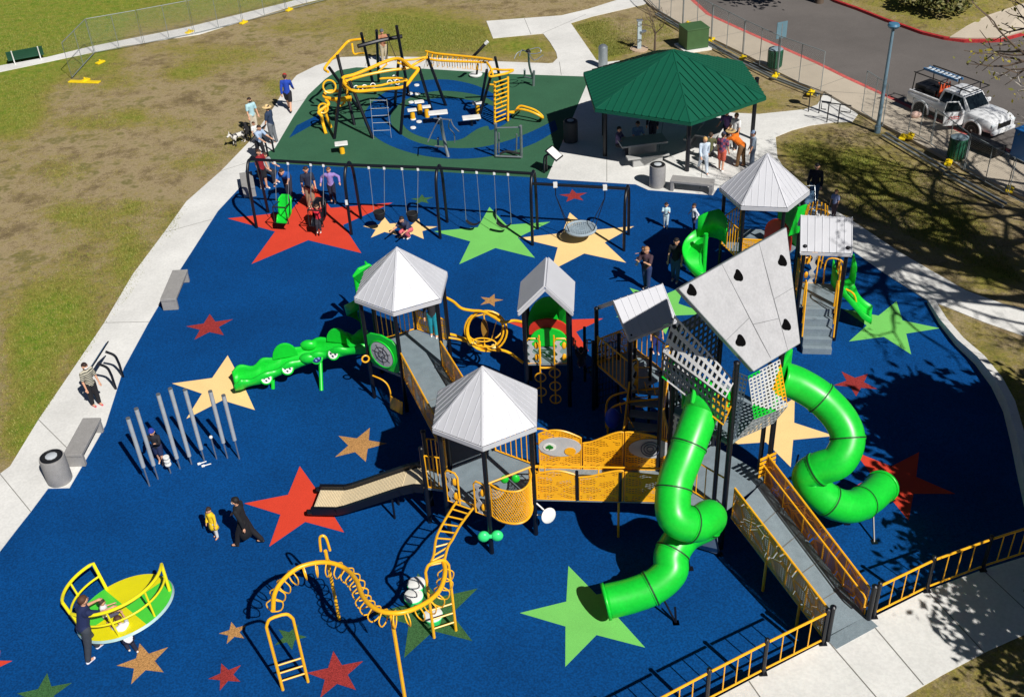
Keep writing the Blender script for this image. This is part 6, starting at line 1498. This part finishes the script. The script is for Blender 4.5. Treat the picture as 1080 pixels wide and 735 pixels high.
# ================================================================== TREES
barkp=P('pale_bark',(196,188,178),.85,0,.2,2,bump=.4,bscale=12); barkd=P('dark_bark',(92,78,66),.9,0,.2,3,bump=.4,bscale=14)
def leafmat(name,a,b_):
    m=bpy.data.materials.new(name); m.use_nodes=True; N=m.node_tree.nodes; L=m.node_tree.links; bs=N['Principled BSDF']; bs.inputs['Roughness'].default_value=.6
    g=N.new('ShaderNodeNewGeometry'); r=N.new('ShaderNodeMix'); r.data_type='RGBA'; r.inputs[6].default_value=(*lin(a),1); r.inputs[7].default_value=(*lin(b_),1); L.new(g.outputs['Random Per Island'],r.inputs[0]); L.new(r.outputs[2],bs.inputs['Base Color']); bs.inputs['Transmission Weight'].default_value=.0
    bs.inputs['Subsurface Weight'].default_value=0; return m
def branch(b,tips,p,d,r,L_,depth,rnd,gn=0.35):
    n=4; pts=[p]; q=p.copy(); dd=d.copy()
    for i in range(n):
        dd=(dd+V((rnd.uniform(-1,1),rnd.uniform(-1,1),rnd.uniform(-.6,.8)))*.22).normalized(); q=q+dd*(L_/n); pts.append(q.copy())
    b.tube(pts,r,7 if depth>2 else 5 if depth>0 else 3,caps=depth>2,radii=[r*(1-.45*i/n) for i in range(n+1)])
    if depth==0: tips.append((q,dd)); return
    if depth==1: tips.append((q,dd))
    k=3 if rnd.random()<.65 else 2
    for j in range(k):
        a=dd.orthogonal().normalized(); a=Matrix.Rotation(rnd.uniform(0,2*pi),3,dd)@a; nd=(dd+a*rnd.uniform(.45,1.0)+UP*.08).normalized(); branch(b,tips,pts[-1] if j<2 else pts[-2],nd,r*.55,L_*rnd.uniform(.62,.85),depth-1,rnd)
def tree(name,label,base,h,r,depth,seed,bark,leaf,nleaf,lsz,spread=.4,lean=V((0,0,1)),trunkfrac=.3,lat=3,dens=.5):
    rnd=random.Random(seed); T=thing(name,label,'tree',base); b=MB(); tips=[]
    tp=base+lean.normalized()*(h*trunkfrac); b.tube([base-UP*.1,base+lean*(h*trunkfrac*.5),tp],r,12,radii=[r*1.2,r,r*.85]); 
    b.build('trunk',bark,T,smooth=True); b=MB()
    for j in range(lat): a=2*pi*j/lat+rnd.uniform(-.3,.3); branch(b,tips,tp,(lean+V((cos(a),sin(a),0))*rnd.uniform(.5,1.1)).normalized(),r*.6,h*spread*rnd.uniform(.8,1.1),depth,rnd)
    branch(b,tips,tp,(lean+V((.1,.1,.3))).normalized(),r*.6,h*spread,depth,rnd)
    b.build('limbs',bark,T,smooth=True)
    if nleaf:
        b=MB()
        for (q,d) in tips:
            for i in range(nleaf):
                c=q+V((rnd.gauss(0,1),rnd.gauss(0,1),rnd.gauss(0,1)))*dens; s=lsz*rnd.uniform(.6,1.3); u=V((rnd.uniform(-1,1),rnd.uniform(-1,1),rnd.uniform(-1,1))).normalized(); v=u.orthogonal().normalized()
                k=b.add([c-u*s,c+v*s*.5,c+u*s,c-v*s*.5]); b.face((k,k+1,k+2,k+3))
        b.build('crown',leaf,T)
    return T
leafy=leafmat('yellow_green_leaf',(92,96,22),(150,136,36)); leafd=leafmat('dark_green_leaf',(44,70,26),(90,112,44))
tree('bare_tree','pale-barked nearly bare tree whose limbs reach in at the right edge over the truck',V((22.2,29.8,0)),12.5,.30,5,11,barkp,leafy,4,.07,.235,lean=V((-.05,.06,1)),trunkfrac=.30,lat=4,dens=.22)
tree('leafy_tree','dense leafy tree just off the right edge that shades the blue rubber',V((16.0,15.6,0)),8.4,.24,4,5,barkd,leafd,110,.21,.2,trunkfrac=.3,lat=5,dens=.5)
tree('bare_tree','big bare tree outside the right edge casting branch shadows on the lawn',V((20.2,23.9,0)),14.0,.60,5,23,barkd,leafy,2,.07,.23,trunkfrac=.5,lat=6,dens=.22)
tree('bare_tree','bare tree farther right beside the lower end of the shaded path',V((23.0,21.4,0)),13.5,.52,5,29,barkd,leafy,2,.07,.23,trunkfrac=.48,lat=6,dens=.22)
tree('leafy_tree','small leafy tree beyond the lower right walk',V((13.7,11.7,0)),6.0,.18,3,9,barkd,leafd,70,.13,.24,trunkfrac=.35,lat=4,dens=.45)
tree('young_tree','bare young tree beyond the shelter roof',W(690.5,55),2.7,.05,3,21,barkd,None,0,.1,.22,trunkfrac=.33,lat=3)
tree('leafy_tree','leafy tree beyond the upper edge shading the road',V((17.6,58.0,0)),6.0,.2,3,31,barkd,leafd,26,.2,.25,lat=4,dens=.6)
def bush(c,r,n,label,seed):
    rnd=random.Random(seed); T=thing('bush',label,'bush',c,'bushes on the far verge'); b=MB()
    for i in range(9): a=rnd.uniform(0,2*pi); b.tube([c,c+V((cos(a)*r*.5,sin(a)*r*.5,r*.6)),c+V((cos(a)*r*.8,sin(a)*r*.8,r*rnd.uniform(.7,1.1)))],.03,5)
    b.build('stem',barkd,T); b=MB()
    for i in range(n):
        d=V((rnd.gauss(0,1),rnd.gauss(0,1),rnd.gauss(0,1))).normalized()*(r*rnd.uniform(.5,1)); q=c+V((d.x,d.y,abs(d.z)*.8+.1)); s=.12*rnd.uniform(.6,1.3); u=V((rnd.uniform(-1,1),rnd.uniform(-1,1),rnd.uniform(-1,1))).normalized(); v=u.orthogonal().normalized(); k=b.add([q-u*s,q+v*s*.6,q+u*s,q-v*s*.6]); b.face((k,k+1,k+2,k+3))
    b.build('foliage',leafmat('bush_leaf',(70,84,34),(120,112,60)),T)
bush(W(1000,8,.7),1.3,900,'brown green bush at the upper right edge beyond the red kerb',3); bush(W(968,2,.7),1.1,700,'darker bush left of the other at the upper right edge',4)
# ================================================================== grass blades
def blades(name,label,regions,n,h):
    rnd=random.Random(5); vs=[];fs=[]
    for k in range(n):
        poly_,z=regions[k%len(regions)]
        for _ in range(6):
            a,b_,c,d=poly_; u,v=rnd.random(),rnd.random(); px=(a[0]*(1-u)+b_[0]*u)*(1-v)+(d[0]*(1-u)+c[0]*u)*v; py=(a[1]*(1-u)+b_[1]*u)*(1-v)+(d[1]*(1-u)+c[1]*u)*v
            if rnd.random()<(greenness(px,py)-.1)*.8: break
        else: continue
        p=W(px,py,z); an=rnd.uniform(0,pi); hh=h*rnd.uniform(.5,1.4); w_=.012; i=len(vs); lx,ly=rnd.uniform(-.04,.04),rnd.uniform(-.04,.04)
        vs+= [(p.x-w_*cos(an),p.y-w_*sin(an),z-.01),(p.x+w_*cos(an),p.y+w_*sin(an),z-.01),(p.x+lx,p.y+ly,z+hh)]; fs.append((i,i+1,i+2))
    me=bpy.data.meshes.new(name); me.from_pydata(vs,[],fs); me.materials.append(leafmat('grass_blade',(104,118,40),(160,156,80))); o=bpy.data.objects.new(name,me); C.objects.link(o); o['kind']='stuff'; o['label']=label; o['category']='grass'
blades('grass','short rough grass tufts on the lawns',[(((0,80),(110,90),(190,240),(0,500)),0),(((0,80),(340,40),(290,105),(90,360)),0),(((0,0),(300,0),(60,56),(0,66)),0),(((380,10),(510,30),(520,55),(380,55)),0),(((605,28),(680,10),(730,50),(640,60)),0),(((825,150),(1000,180),(1080,300),(900,225)),0)],110000,.07)
# ================================================================== PEOPLE
skinm=P('skin',(214,160,128),.55,0,.04); skind=P('tan_skin',(170,118,86),.55,0,.04)
_dg=None
def capsmesh(caps,vox,name,mat,parent):
    "fuse tapered capsules into one continuous surface"
    b=MB()
    for a,c,r0,r1 in caps:
        a=V(a);c=V(c); d=c-a
        if d.length<1e-5: b.ball(a,r0,(1,1,1),12,8); continue
        b.ball(a,r0*.995,(1,1,1),12,8); b.ball(c,r1*.995,(1,1,1),12,8); b.tube([a,c],r0,12,radii=[r0,r1])
    me=bpy.data.meshes.new('tmp'); me.from_pydata([tuple(p) for p in b.v],[],b.f); o=bpy.data.objects.new('tmp',me); C.objects.link(o)
    m_=o.modifiers.new('r','REMESH'); m_.mode='VOXEL'; m_.voxel_size=vox; s=o.modifiers.new('s','SMOOTH'); s.iterations=3; s.factor=.5
    dg=bpy.context.evaluated_depsgraph_get(); me2=bpy.data.meshes.new_from_object(o.evaluated_get(dg)); bpy.data.objects.remove(o); bpy.data.meshes.remove(me)
    me2.name=name; me2.materials.clear(); me2.materials.append(mat); me2.polygons.foreach_set('use_smooth',[True]*len(me2.polygons))
    ob=bpy.data.objects.new(name,me2); C.objects.link(ob); ob.parent=parent; return ob
POSE={'stand':dict(lean=2,L=(4,4),R=(-4,4),AL=(8,10,12),AR=(5,10,15)),
'walk':dict(lean=5,L=(24,8),R=(-20,14),AL=(-22,8,15),AR=(22,8,25)),
'sit':dict(lean=2,L=(86,88),R=(84,84),AL=(30,12,50),AR=(35,12,45)),
'crouch':dict(lean=35,L=(100,140),R=(95,138),AL=(40,15,50),AR=(45,15,40)),
'bend':dict(lean=55,L=(10,6),R=(-4,6),AL=(60,10,20),AR=(50,12,30)),
'lean':dict(lean=18,L=(15,5),R=(-12,5),AL=(42,10,30),AR=(50,10,25)),
'kneel':dict(lean=40,L=(60,125),R=(30,110),AL=(70,12,15),AR=(80,10,20)),
'reachup':dict(lean=-5,L=(80,70),R=(78,75),AL=(160,12,5),AR=(158,12,5)),
'phone':dict(lean=5,L=(5,4),R=(-5,4),AL=(35,8,95),AR=(35,8,95)),
'hips':dict(lean=2,L=(4,4),R=(-6,4),AL=(-20,45,60),AR=(-20,45,60))}
def person(label,px,py,h,face,pose='stand',shirt=(60,80,120),pants=(40,44,60),hair=(40,30,24),shoes=(230,230,230),z=0.02,sleeve='short',leg='long',hat=None,skin=None,skirt=None,mask=None,coat=None,group=None,dz=0,longhair=False,at=None,hoodc=None,ph=0):
    p=W(px,py,z) if at is None else V(at); q=W(face[0],face[1],z); d=(q-p); ang=atan2(d.y,d.x)-pi/2
    T=thing('person',label,'person',(p.x,p.y,p.z),group); ps=dict(POSE[pose]); sk=skin or skinm
    kid=h<1.35; hs=1.0 if not kid else 1.22
    R=lambda a:radians(a); ln=R(ps['lean']); up=V((0,sin(ln),cos(ln)))
    hip=V((0,0,0)); fat=1.0 if not kid else 1.08
    chest=hip+up*(.25*h); neck=hip+up*(.315*h); head=neck+V((0,sin(ln*.6+.1),cos(ln*.6+.1)))*(.085*h*hs)
    def dn(a): return V((0,sin(R(a)),-cos(R(a))))
    J={}
    for s,k in ((-1,'L'),(1,'R')):
        a,kn_=ps[k]; hj=hip+V((s*.052*h,0,-.01*h)); kn=hj+dn(a)*(.235*h); an_=kn+dn(a-kn_)*(.235*h); J[k]=(hj,kn,an_)
        af,ao,ae=ps['A'+k]; sh=chest+V((s*.105*h,0,.025*h))+up*0.0; ud=V((s*sin(R(ao)),sin(R(af)),-cos(R(af))*cos(R(ao)))).normalized(); el=sh+ud*(.165*h); fd=V((s*sin(R(ao))*.2-(s*.25 if ae>60 else 0),sin(R(af+ae)),-cos(R(af+ae)))).normalized(); wr=el+fd*(.14*h); J['A'+k]=(sh,el,wr,fd)
    low=min(J['L'][2].z,J['R'][2].z, (J['L'][1].z-.02*h if pose=='kneel' else 9)); base=-low+.04*h+dz
    if pose in ('sit','reachup'): base=-low+.04*h+dz
    off=V((-(0),-((J['L'][2].y+J['R'][2].y)/2 if pose not in('sit','reachup') else 0),base)); rot=Matrix.Rotation(ang,3,'Z')
    X=lambda v: rot@(V(v)+off)
    caps=[]; body=[]
    body+= [(hip-V((.035*h,0,0)),hip+V((.035*h,0,0)),.062*h*fat,.062*h*fat),(hip,chest,.066*h*fat,.07*h*fat),(chest-V((.06*h,0,0)),chest+V((.06*h,0,0)),.052*h,.052*h),(chest,neck,.05*h,.03*h),(neck,head,.03*h,.032*h)]
    hr=.062*h*hs*.92; fw=V((0,cos(ln*.6),-sin(ln*.6)*.6)).normalized()
    body+= [(head-fw*.004,head+UP*.012*h,hr,hr*.97),(head+fw*(hr*.25)-UP*(hr*.35),head+fw*(hr*.45)-UP*(hr*.55),hr*.68,hr*.45),(head+fw*hr*.9-UP*hr*.1,head+fw*hr*1.12-UP*hr*.2,hr*.13,hr*.15)]
    for s in (-1,1): body.append((head+V((s*hr*.95,0,0)),head+V((s*hr*1.05,0,.01)),hr*.18,hr*.15))
    for k in 'LR':
        hj,kn,an_=J[k]; body+=[(hj,kn,.052*h*fat,.036*h*fat),(kn,an_,.035*h,.022*h),(an_,an_+V((0,.075*h,-.025*h)),.022*h,.02*h)]
        sh,el,wr,fd=J['A'+k]; body+=[(sh,el,.03*h,.023*h),(el,wr,.023*h,.016*h)]
        side=fd.cross(UP); side=side.normalized() if side.length>.1 else V((1,0,0)); 
        pm=wr+fd*(.03*h); body.append((wr,wr+fd*(.045*h),.015*h,.019*h))
        for i,lf in enumerate((.034,.042,.040,.03)):
            o_=side*((i-1.5)*.0115*h); f0_=wr+fd*(.05*h)+o_; f1_=f0_+fd*(lf*h*.55); f2_=f1_+(fd*.75-V((0,0,.5))+fw*.2).normalized()*(lf*h*.5); body+=[(f0_,f1_,.0062*h,.0056*h),(f1_,f2_,.0056*h,.0048*h)]
        th=wr+fd*(.02*h)+side*(.015*h); body.append((th,th+(fd+side*.9).normalized()*(.035*h),.0065*h,.0055*h))
    tr=lambda L_:[(X(a),X(c),r0,r1) for a,c,r0,r1 in L_]
    bd=capsmesh(tr(body),.010 if py>380 else .013,'body',sk,T)
    g=.010*h; cl=[(hip-V((.03*h,0,.0)),hip+V((.03*h,0,.0)),.064*h*fat+g,.064*h*fat+g),(hip,chest,.067*h*fat+g,.071*h*fat+g),(chest-V((.062*h,0,0)),chest+V((.062*h,0,0)),.053*h+g,.053*h+g),(chest,neck-up*.02*h,.05*h+g,.036*h+g)]
    def clm(nm,c,rough=.85): return P(nm+'_%d_%d_%d'%c,c,rough,0,.12,8,bump=.3,bscale=25)
    for k in 'LR':
        sh,el,wr,fd=J['A'+k]
        if sleeve=='short': cl.append((sh,sh.lerp(el,.75),.031*h+g,.028*h+g))
        elif sleeve=='long': cl+=[(sh,el,.031*h+g,.025*h+g),(el,el.lerp(wr,.9),.025*h+g,.019*h+g)]
    capsmesh(tr(cl),.016,'shirt',clm('cloth',tuple(shirt)) if not isinstance(shirt,bpy.types.Material) else shirt,T)
    pl=[(hip-V((.036*h,0,.005*h)),hip+V((.036*h,0,-.005*h)),.063*h*fat+g,.063*h*fat+g)]
    for k in 'LR':
        hj,kn,an_=J[k]
        if leg=='long': pl+=[(hj,kn,.053*h*fat+g,.038*h*fat+g),(kn,kn.lerp(an_,.93),.037*h+g,.027*h+g)]
        else: pl+=[(hj,hj.lerp(kn,.85),.053*h*fat+g*1.2,.044*h*fat+g*1.5)]
    capsmesh(tr(pl),.016,'trousers' if leg=='long' else 'shorts',clm('trouser',tuple(pants)),T)
    for k in 'LR':
        hj,kn,an_=J[k]; capsmesh(tr([(an_-V((0,.012*h,.022*h)),an_+V((0,.08*h,-.026*h)),.024*h,.021*h)]),.012,'shoe',clm('shoe',tuple(shoes),.6),T)
    if skirt or coat:
        c=coat or skirt; top=chest if coat else hip+UP*.03*h; b=MB(); bt=.28 if coat else .2; K=[]
        ctr=(J['L'][1]+J['R'][1])/2
        for t in (0,.35,.7,1): 
            m_=(hip+up*.04*h).lerp(ctr-UP*(.06*h if coat else -.06*h),t); r_=(.082+(.03 if coat else .05)*t)*h; K.append(b.add([X(m_+V((r_*cos(a),r_*.8*sin(a)+.01*sin(5*a),0))) for a in [i*2*pi/18 for i in range(18)]]))
        for i in range(3):
            for j in range(18): b.face((K[i]+j,K[i]+(j+1)%18,K[i+1]+(j+1)%18,K[i+1]+j))
        for p_i in range(len(b.v)): pass
        me=bpy.data.meshes.new('skirt'); me.from_pydata([tuple(v) for v in b.v],[],b.f); me.materials.append(clm('cloth',tuple(c))); me.polygons.foreach_set('use_smooth',[True]*len(me.polygons)); o=bpy.data.objects.new('coat_skirt' if coat else 'skirt',me); C.objects.link(o); o.parent=T; sm=o.modifiers.new('s','SOLIDIFY'); sm.thickness=.01
    hc=[(head-fw*(hr*.20)+UP*(hr*.34),head+fw*(hr*.12)+UP*(hr*.46),hr*1.02,hr*.86),(head-fw*hr*.45,head-fw*hr*.5-UP*hr*.4,hr*.72,hr*.55)]
    if longhair: hc+=[(head-fw*hr*.6-UP*hr*.3,head-fw*hr*.9-UP*hr*2.0,hr*.7,hr*.4)]
    capsmesh(tr(hc),.012,'hair',clm('hair',tuple(hair),.7),T)
    e=MB()
    for s in (-1,1): e.ball(X(head+fw*(hr*.9)+V((s*hr*.36,0,hr*.04))),hr*.12,(1,1,1),6,4)
    me=bpy.data.meshes.new('eyes'); me.from_pydata([tuple(v) for v in e.v],[],e.f); me.materials.append(blackr); o=bpy.data.objects.new('eyes',me); C.objects.link(o); o.parent=T
    if mask: capsmesh(tr([(head+fw*hr*.62-UP*hr*.38-V((hr*.25,0,0)),head+fw*hr*.62-UP*hr*.38+V((hr*.25,0,0)),hr*.5,hr*.5)]),.012,'face_mask',clm('mask',tuple(mask)),T)
    else:
        e=MB(); e.ball(X(head+fw*(hr*.92)-UP*hr*.52),hr*.16,(1.4,1,.5),8,5); me=bpy.data.meshes.new('mouth'); me.from_pydata([tuple(v) for v in e.v],[],e.f); me.materials.append(P('lips',(150,80,70),.6)); o=bpy.data.objects.new('mouth',me); C.objects.link(o); o.parent=T
    if hat:
        kind,c=hat; hc=[(head+UP*hr*.45,head+UP*hr*.55,hr*1.05,hr*1.0)]
        if kind=='cap': hc+=[(head+fw*hr*.9+UP*hr*.45-V((hr*.4,0,0)),head+fw*hr*.9+UP*hr*.45+V((hr*.4,0,0)),hr*.25,hr*.25)]
        o=capsmesh(tr(hc),.012,'hat',clm('hat',tuple(c)),T)
        if kind=='brim':
            b=MB(); b.lathe([(hr*2.0,-.01),(hr*2.0,.0),(hr*.9,.03)],X(head+UP*hr*.42),20); me=bpy.data.meshes.new('brim'); me.from_pydata([tuple(v) for v in b.v],[],b.f); me.materials.append(clm('hat',tuple(c))); bo=bpy.data.objects.new('hat_brim',me); C.objects.link(bo); bo.parent=T
    return T
def stripe():
    m=bpy.data.materials.new('striped_cloth'); m.use_nodes=True; N=m.node_tree.nodes; L=m.node_tree.links; b=N['Principled BSDF']; b.inputs['Roughness'].default_value=.9
    tc=N.new('ShaderNodeTexCoord'); wv=N.new('ShaderNodeTexWave'); wv.bands_direction='Z'; wv.inputs['Scale'].default_value=5.5; wv.inputs['Distortion'].default_value=1.5; L.new(tc.outputs['Object'],wv.inputs[0]); r=N.new('ShaderNodeValToRGB'); r.color_ramp.elements[0].color=(*lin((60,62,56)),1); r.color_ramp.elements[1].color=(*lin((196,190,170)),1); r.color_ramp.elements[0].position=.42; r.color_ramp.elements[1].position=.55; L.new(wv.outputs[0],r.inputs[0]); L.new(r.outputs[0],b.inputs['Base Color']); return m
def plaid():
    m=bpy.data.materials.new('plaid_cloth'); m.use_nodes=True; N=m.node_tree.nodes; L=m.node_tree.links; b=N['Principled BSDF']; tc=N.new('ShaderNodeTexCoord'); ck=N.new('ShaderNodeTexChecker'); ck.inputs['Scale'].default_value=9; ck.inputs[1].default_value=(*lin((150,70,90)),1); ck.inputs[2].default_value=(*lin((70,60,100)),1); L.new(tc.outputs['Object'],ck.inputs[0]); L.new(ck.outputs[0],b.inputs['Base Color']); b.inputs['Roughness'].default_value=.9; return m
person('person in a grey striped top, black trousers and white mask standing on the left promenade',102,427,1.55,(118,436),'stand',stripe(),(24,24,30),(46,28,24),(200,60,80),mask=(235,235,235),longhair=True)
person('child in a blue cap and dark jacket looking into a device among the chimes',171,488,1.22,(150,540),'phone',(28,30,40),(30,44,84),(30,24,22),(225,225,225),sleeve='long',leg='short',hat=('cap',(36,60,160)))
person('small child in a long yellow dress',229,566,1.0,(210,585),'stand',(236,196,30),(220,220,215),(46,32,26),(130,80,60),sleeve='long',skirt=(236,196,30))
person('woman in a long black coat with a white mask leaning after the small child',264,574,1.62,(232,572),'walk',(20,20,24),(20,20,26),(20,16,16),(24,24,26),sleeve='long',coat=(20,20,24),mask=(225,225,225))
person('man in a navy t-shirt pushing the yellow spinner',99,691,1.78,(150,650),'lean',(22,36,78),(54,60,70),(80,50,34),(225,225,235))
person('child in white lying back on the spinner disc',0,0,1.0,(170,640),'sit',(225,220,225),(70,70,90),(60,42,32),at=sp(.45,3.9,.04)-UP*.24)
person('child in a white t-shirt kneeling at the near edge of the spinner',141,687,1.2,(118,655),'kneel',(228,228,232),(30,34,56),(84,52,36),(220,215,210))
person('man in a blue long sleeved top and red cap walking up the left path',306,117,1.78,(318,80),'walk',(26,66,170),(26,26,34),(60,40,30),(40,40,44),sleeve='long',leg='short',hat=('cap',(170,40,36)))
person('man in a straw hat and navy t-shirt at the back of the left group',290,152,1.78,(270,150),'stand',(38,56,84),(112,116,122),(70,50,40),hat=('brim',(226,196,140)))
person('person in a pale blue top and dark mask facing the man in the straw hat',269,140,1.65,(290,150),'stand',(170,206,214),(200,190,170),(50,36,28),mask=(30,32,36))
person('small child in white with brown hair held in front of the straw hat man',271,152,1.0,(285,160),'stand',(222,222,220),(60,60,80),(84,52,36))
person('person in a pale blue shirt and black trousers seated by the sign panel',276,168,1.62,(290,172),'lean',(160,180,206),(26,26,32),(54,36,28))
person('person in a dark red t-shirt and black shorts by the leftmost swing leg',279,199,1.72,(300,205),'stand',(140,22,34),(26,26,32),(60,40,30),leg='short',dz=0)
person('person in grey sitting behind the person in dark red',284,191,1.6,(300,196),'sit',(150,156,160),(40,44,56),(70,50,40),z=.02)
person('man in a bright blue t-shirt bending over the green swing seat',306,208,1.75,(300,222),'bend',(20,88,168),(40,44,60),(60,40,30))
person('man in a navy t-shirt and khaki trousers behind the child in red',329,219,1.75,(338,240),'stand',(26,36,60),(150,132,108),(60,40,30))
person('girl in a lilac top and dark leggings with hands on her hips',352,213,1.5,(345,240),'hips',(146,126,190),(28,36,58),(120,80,50),longhair=True,sleeve='long')
person('child in red sitting in the dark swing with arms raised',0,0,1.15,(336,260),'reachup',(214,40,60),(40,40,50),(70,46,34),at=sc_c-sc_n*.1-UP*.42)
person('person in a navy top and coral trousers crouching near the bucket swings',430,251,1.6,(415,262),'crouch',(46,56,84),(214,100,110),(40,28,24))
person('toddler in pale blue right of the disc swing',702,240,1.0,(698,262),'phone',(176,208,222),(190,210,222),(46,30,24))
person('toddler in white standing above the green spiral slide',732,243,1.05,(700,250),'hips',(206,214,222),(60,70,110),(46,30,24),sleeve='long')
wm=person('woman with long light brown hair in jeans carrying a small child',682,305,1.65,(668,318),'phone',(70,50,60),(36,50,96),(176,130,90),(220,200,200),longhair=True)
person('small child in a dark top and white trousers held by the woman in jeans',0,0,.85,(660,300),'sit',(50,36,44),(216,208,214),(60,40,30),at=W(678,300,.0)+UP*.75)
person('person in jeans standing in the roof shade left of the spiral slide',712,296,1.65,(700,320),'stand',(26,28,36),(60,84,120),(30,24,22))
person('blond person in a white and blue top walking by the shelter bench',741,181,1.55,(752,196),'walk',(206,220,236),(196,208,220),(222,176,110),longhair=True,sleeve='long')
person('person in a plaid shirt and cap by the right picnic table',760,180,1.6,(770,170),'stand',plaid(),(196,90,70),(40,30,26),leg='short',hat=('cap',(50,56,84)))
person('worker in an orange vest and brown trousers bending at the right picnic table',781,176,1.75,(760,170),'bend',(236,120,24),(124,92,60),(90,70,50),(60,50,40),hat=('brim',(190,160,110)))
person('person in purple behind the right picnic table',766,152,1.6,(755,165),'lean',(110,84,140),(40,40,56),(24,20,20))
person('person in white behind the orange vested worker',775,158,1.6,(760,165),'stand',(226,226,226),(60,60,70),(150,110,70))
person('person in a grey top and cap beside the right shelter post',793,178,1.6,(775,178),'stand',(130,144,160),(80,92,110),(60,40,30),hat=('cap',(120,140,170)))
person('person in a patterned dark top seated at the left picnic table in shade',652,164,1.6,(670,166),'sit',(96,84,120),(40,40,50),(30,24,22))
person('person in pale blue seated behind the left picnic table in shade',672,158,1.6,(680,170),'sit',(120,150,190),(60,60,80),(40,30,26))
person('bare-armed camera operator in a tan top behind the yellow climbing course',406,66,1.72,(415,80),'phone',(176,120,90),(190,176,150),(60,60,64),hat=('cap',(90,96,100)))
person('person in a dark hoodie at the far side of the left picnic table',688,150,1.6,(680,170),'stand',(36,40,52),(50,54,70),(30,24,22),sleeve='long')
person('person in olive seated at the near bench of the right picnic table',748,170,1.55,(752,150),'sit',(90,92,60),(40,40,50),(60,44,30))
T=thing('tripod','black camera tripod in front of the camera operator','tripod',W(411,67)); c=W(412,66)
for a in (0,2.1,4.2): MB().tube([c+V((.35*cos(a),.35*sin(a),.02)),c+UP*1.25],.018,5).build('leg',blackr,T)
MB().box(c+UP*1.35,(.2,.14,.14)).build('camera',blackr,T,bevel=.01)
person('person in black with a backpack beyond the back tower',857,216,1.7,(850,240),'stand',(22,24,34),(44,76,110),(20,18,18),sleeve='long')
person('small child in lilac grey on the shaded path behind the square roof',879,228,1.05,(865,240),'stand',(140,150,190),(80,60,70),(110,70,50))
T=thing('stroller','pale blue folding stroller behind the square roof','stroller',W(853,229)); c=W(852,228)
for x,y in ((-.25,-.35),(.25,-.35),(-.25,.35),(.25,.35)): MB().lathe([(.1,-.03),(.1,.03)],c+V((x,y,.1)),14,ax=(1,0,0)).build('wheel',blackr,T)
b=MB(); 
for x in (-.24,.24): b.tube([c+V((x,-.35,.12)),c+V((x,.1,.55)),c+V((x,.4,1.0))],.018,6); b.tube([c+V((x,.35,.12)),c+V((x,-.1,.6))],.018,6)
b.tube([c+V((-.24,.4,1.0)),c+V((.24,.4,1.0))],.022,6); b.build('frame',steel,T,smooth=True); MB().plate([c+V((-.2,-.25,.35)),c+V((.2,-.25,.35)),c+V((.2,.15,.4)),c+V((-.2,.15,.4))],.04).build('seat',P('pale_blue_cloth',(130,170,205),.8),T); MB().plate([c+V((-.2,.12,.4)),c+V((.2,.12,.4)),c+V((.2,.3,.85)),c+V((-.2,.3,.85))],.04).build('backrest',P('pale_blue_cloth',(130,170,205),.8),T)
person('person in a dark top and teal trousers on the deck of the left tower',458,354,1.5,(455,380),'stand',(44,42,46),(20,140,160),(30,24,22),z=DZ,sleeve='long')
person('child in dark clothes clinging to a knobbed climbing pole',0,0,1.15,(618,330),'reachup',(40,40,56),(60,54,90),(20,18,20),at=W(617,402,0)+V((-.12,-.25,.45)))
person('child in the shade on the deck under the centre gabled roof',691,372,1.2,(700,390),'stand',(24,26,36),(36,50,120),(24,20,20),z=1.5)
# ---- dogs
def dog(label,px,py,head,L_,cols,seed,lying=False):
    p=W(px,py,.02); q=W(head[0],head[1],.02); d=q-p; ang=atan2(d.y,d.x); rot=Matrix.Rotation(ang,3,'Z'); T=thing('dog',label,'dog',p); s=L_
    X=lambda a,b_,c: rot@V((a*s,b_*s,c*s))
    caps=[(X(-.35,0,.52),X(.3,0,.55),.13*s,.17*s),(X(.3,0,.55),X(.48,0,.72),.13*s,.09*s),(X(.5,0,.76),X(.56,0,.76),.1*s,.09*s),(X(.58,0,.73),X(.74,0,.69),.06*s,.045*s),(X(-.42,0,.55),X(-.62,0,.66),.04*s,.025*s)]
    for y in (-.07,.07): caps.append((X(.5,y,.84),X(.46,y*1.5,.9),.03*s,.02*s))
    for y in (-.1,.1):
        caps+=[(X(.28,y,.48),X(.27,y,.26),.07*s,.04*s),(X(.27,y,.26),X(.3,y,.04),.035*s,.03*s),(X(.3,y,.035),X(.36,y,.03),.035*s,.03*s),
               (X(-.36,y,.5),X(-.3,y,.3),.1*s,.055*s),(X(-.3,y,.3),X(-.44,y,.2),.05*s,.035*s),(X(-.44,y,.2),X(-.4,y,.04),.032*s,.03*s),(X(-.4,y,.035),X(-.33,y,.03),.035*s,.03*s)]
    m=bpy.data.materials.new('dog_coat'); m.use_nodes=True; N=m.node_tree.nodes; L=m.node_tree.links; b=N['Principled BSDF']; b.inputs['Roughness'].default_value=.9; tc=N.new('ShaderNodeTexCoord'); n=N.new('ShaderNodeTexNoise'); n.inputs['Scale'].default_value=5; L.new(tc.outputs['Object'],n.inputs[0]); r=N.new('ShaderNodeValToRGB'); r.color_ramp.elements[0].color=(*lin(cols[0]),1); r.color_ramp.elements[1].color=(*lin(cols[1]),1); r.color_ramp.elements[0].position=.44; r.color_ramp.elements[1].position=.5; L.new(n.outputs[0],r.inputs[0]); L.new(r.outputs[0],b.inputs['Base Color'])
    capsmesh(caps,.014,'body',m,T)
dog('white dog with dark patches on the grass edge by the group',252,152,(244,156),.75,((40,38,40),(214,210,204)),1)
dog('black dog beside the pale blue shirted person',262,146,(258,138),.7,((20,20,22),(34,32,34)),2)
bpy.context.view_layer.update()
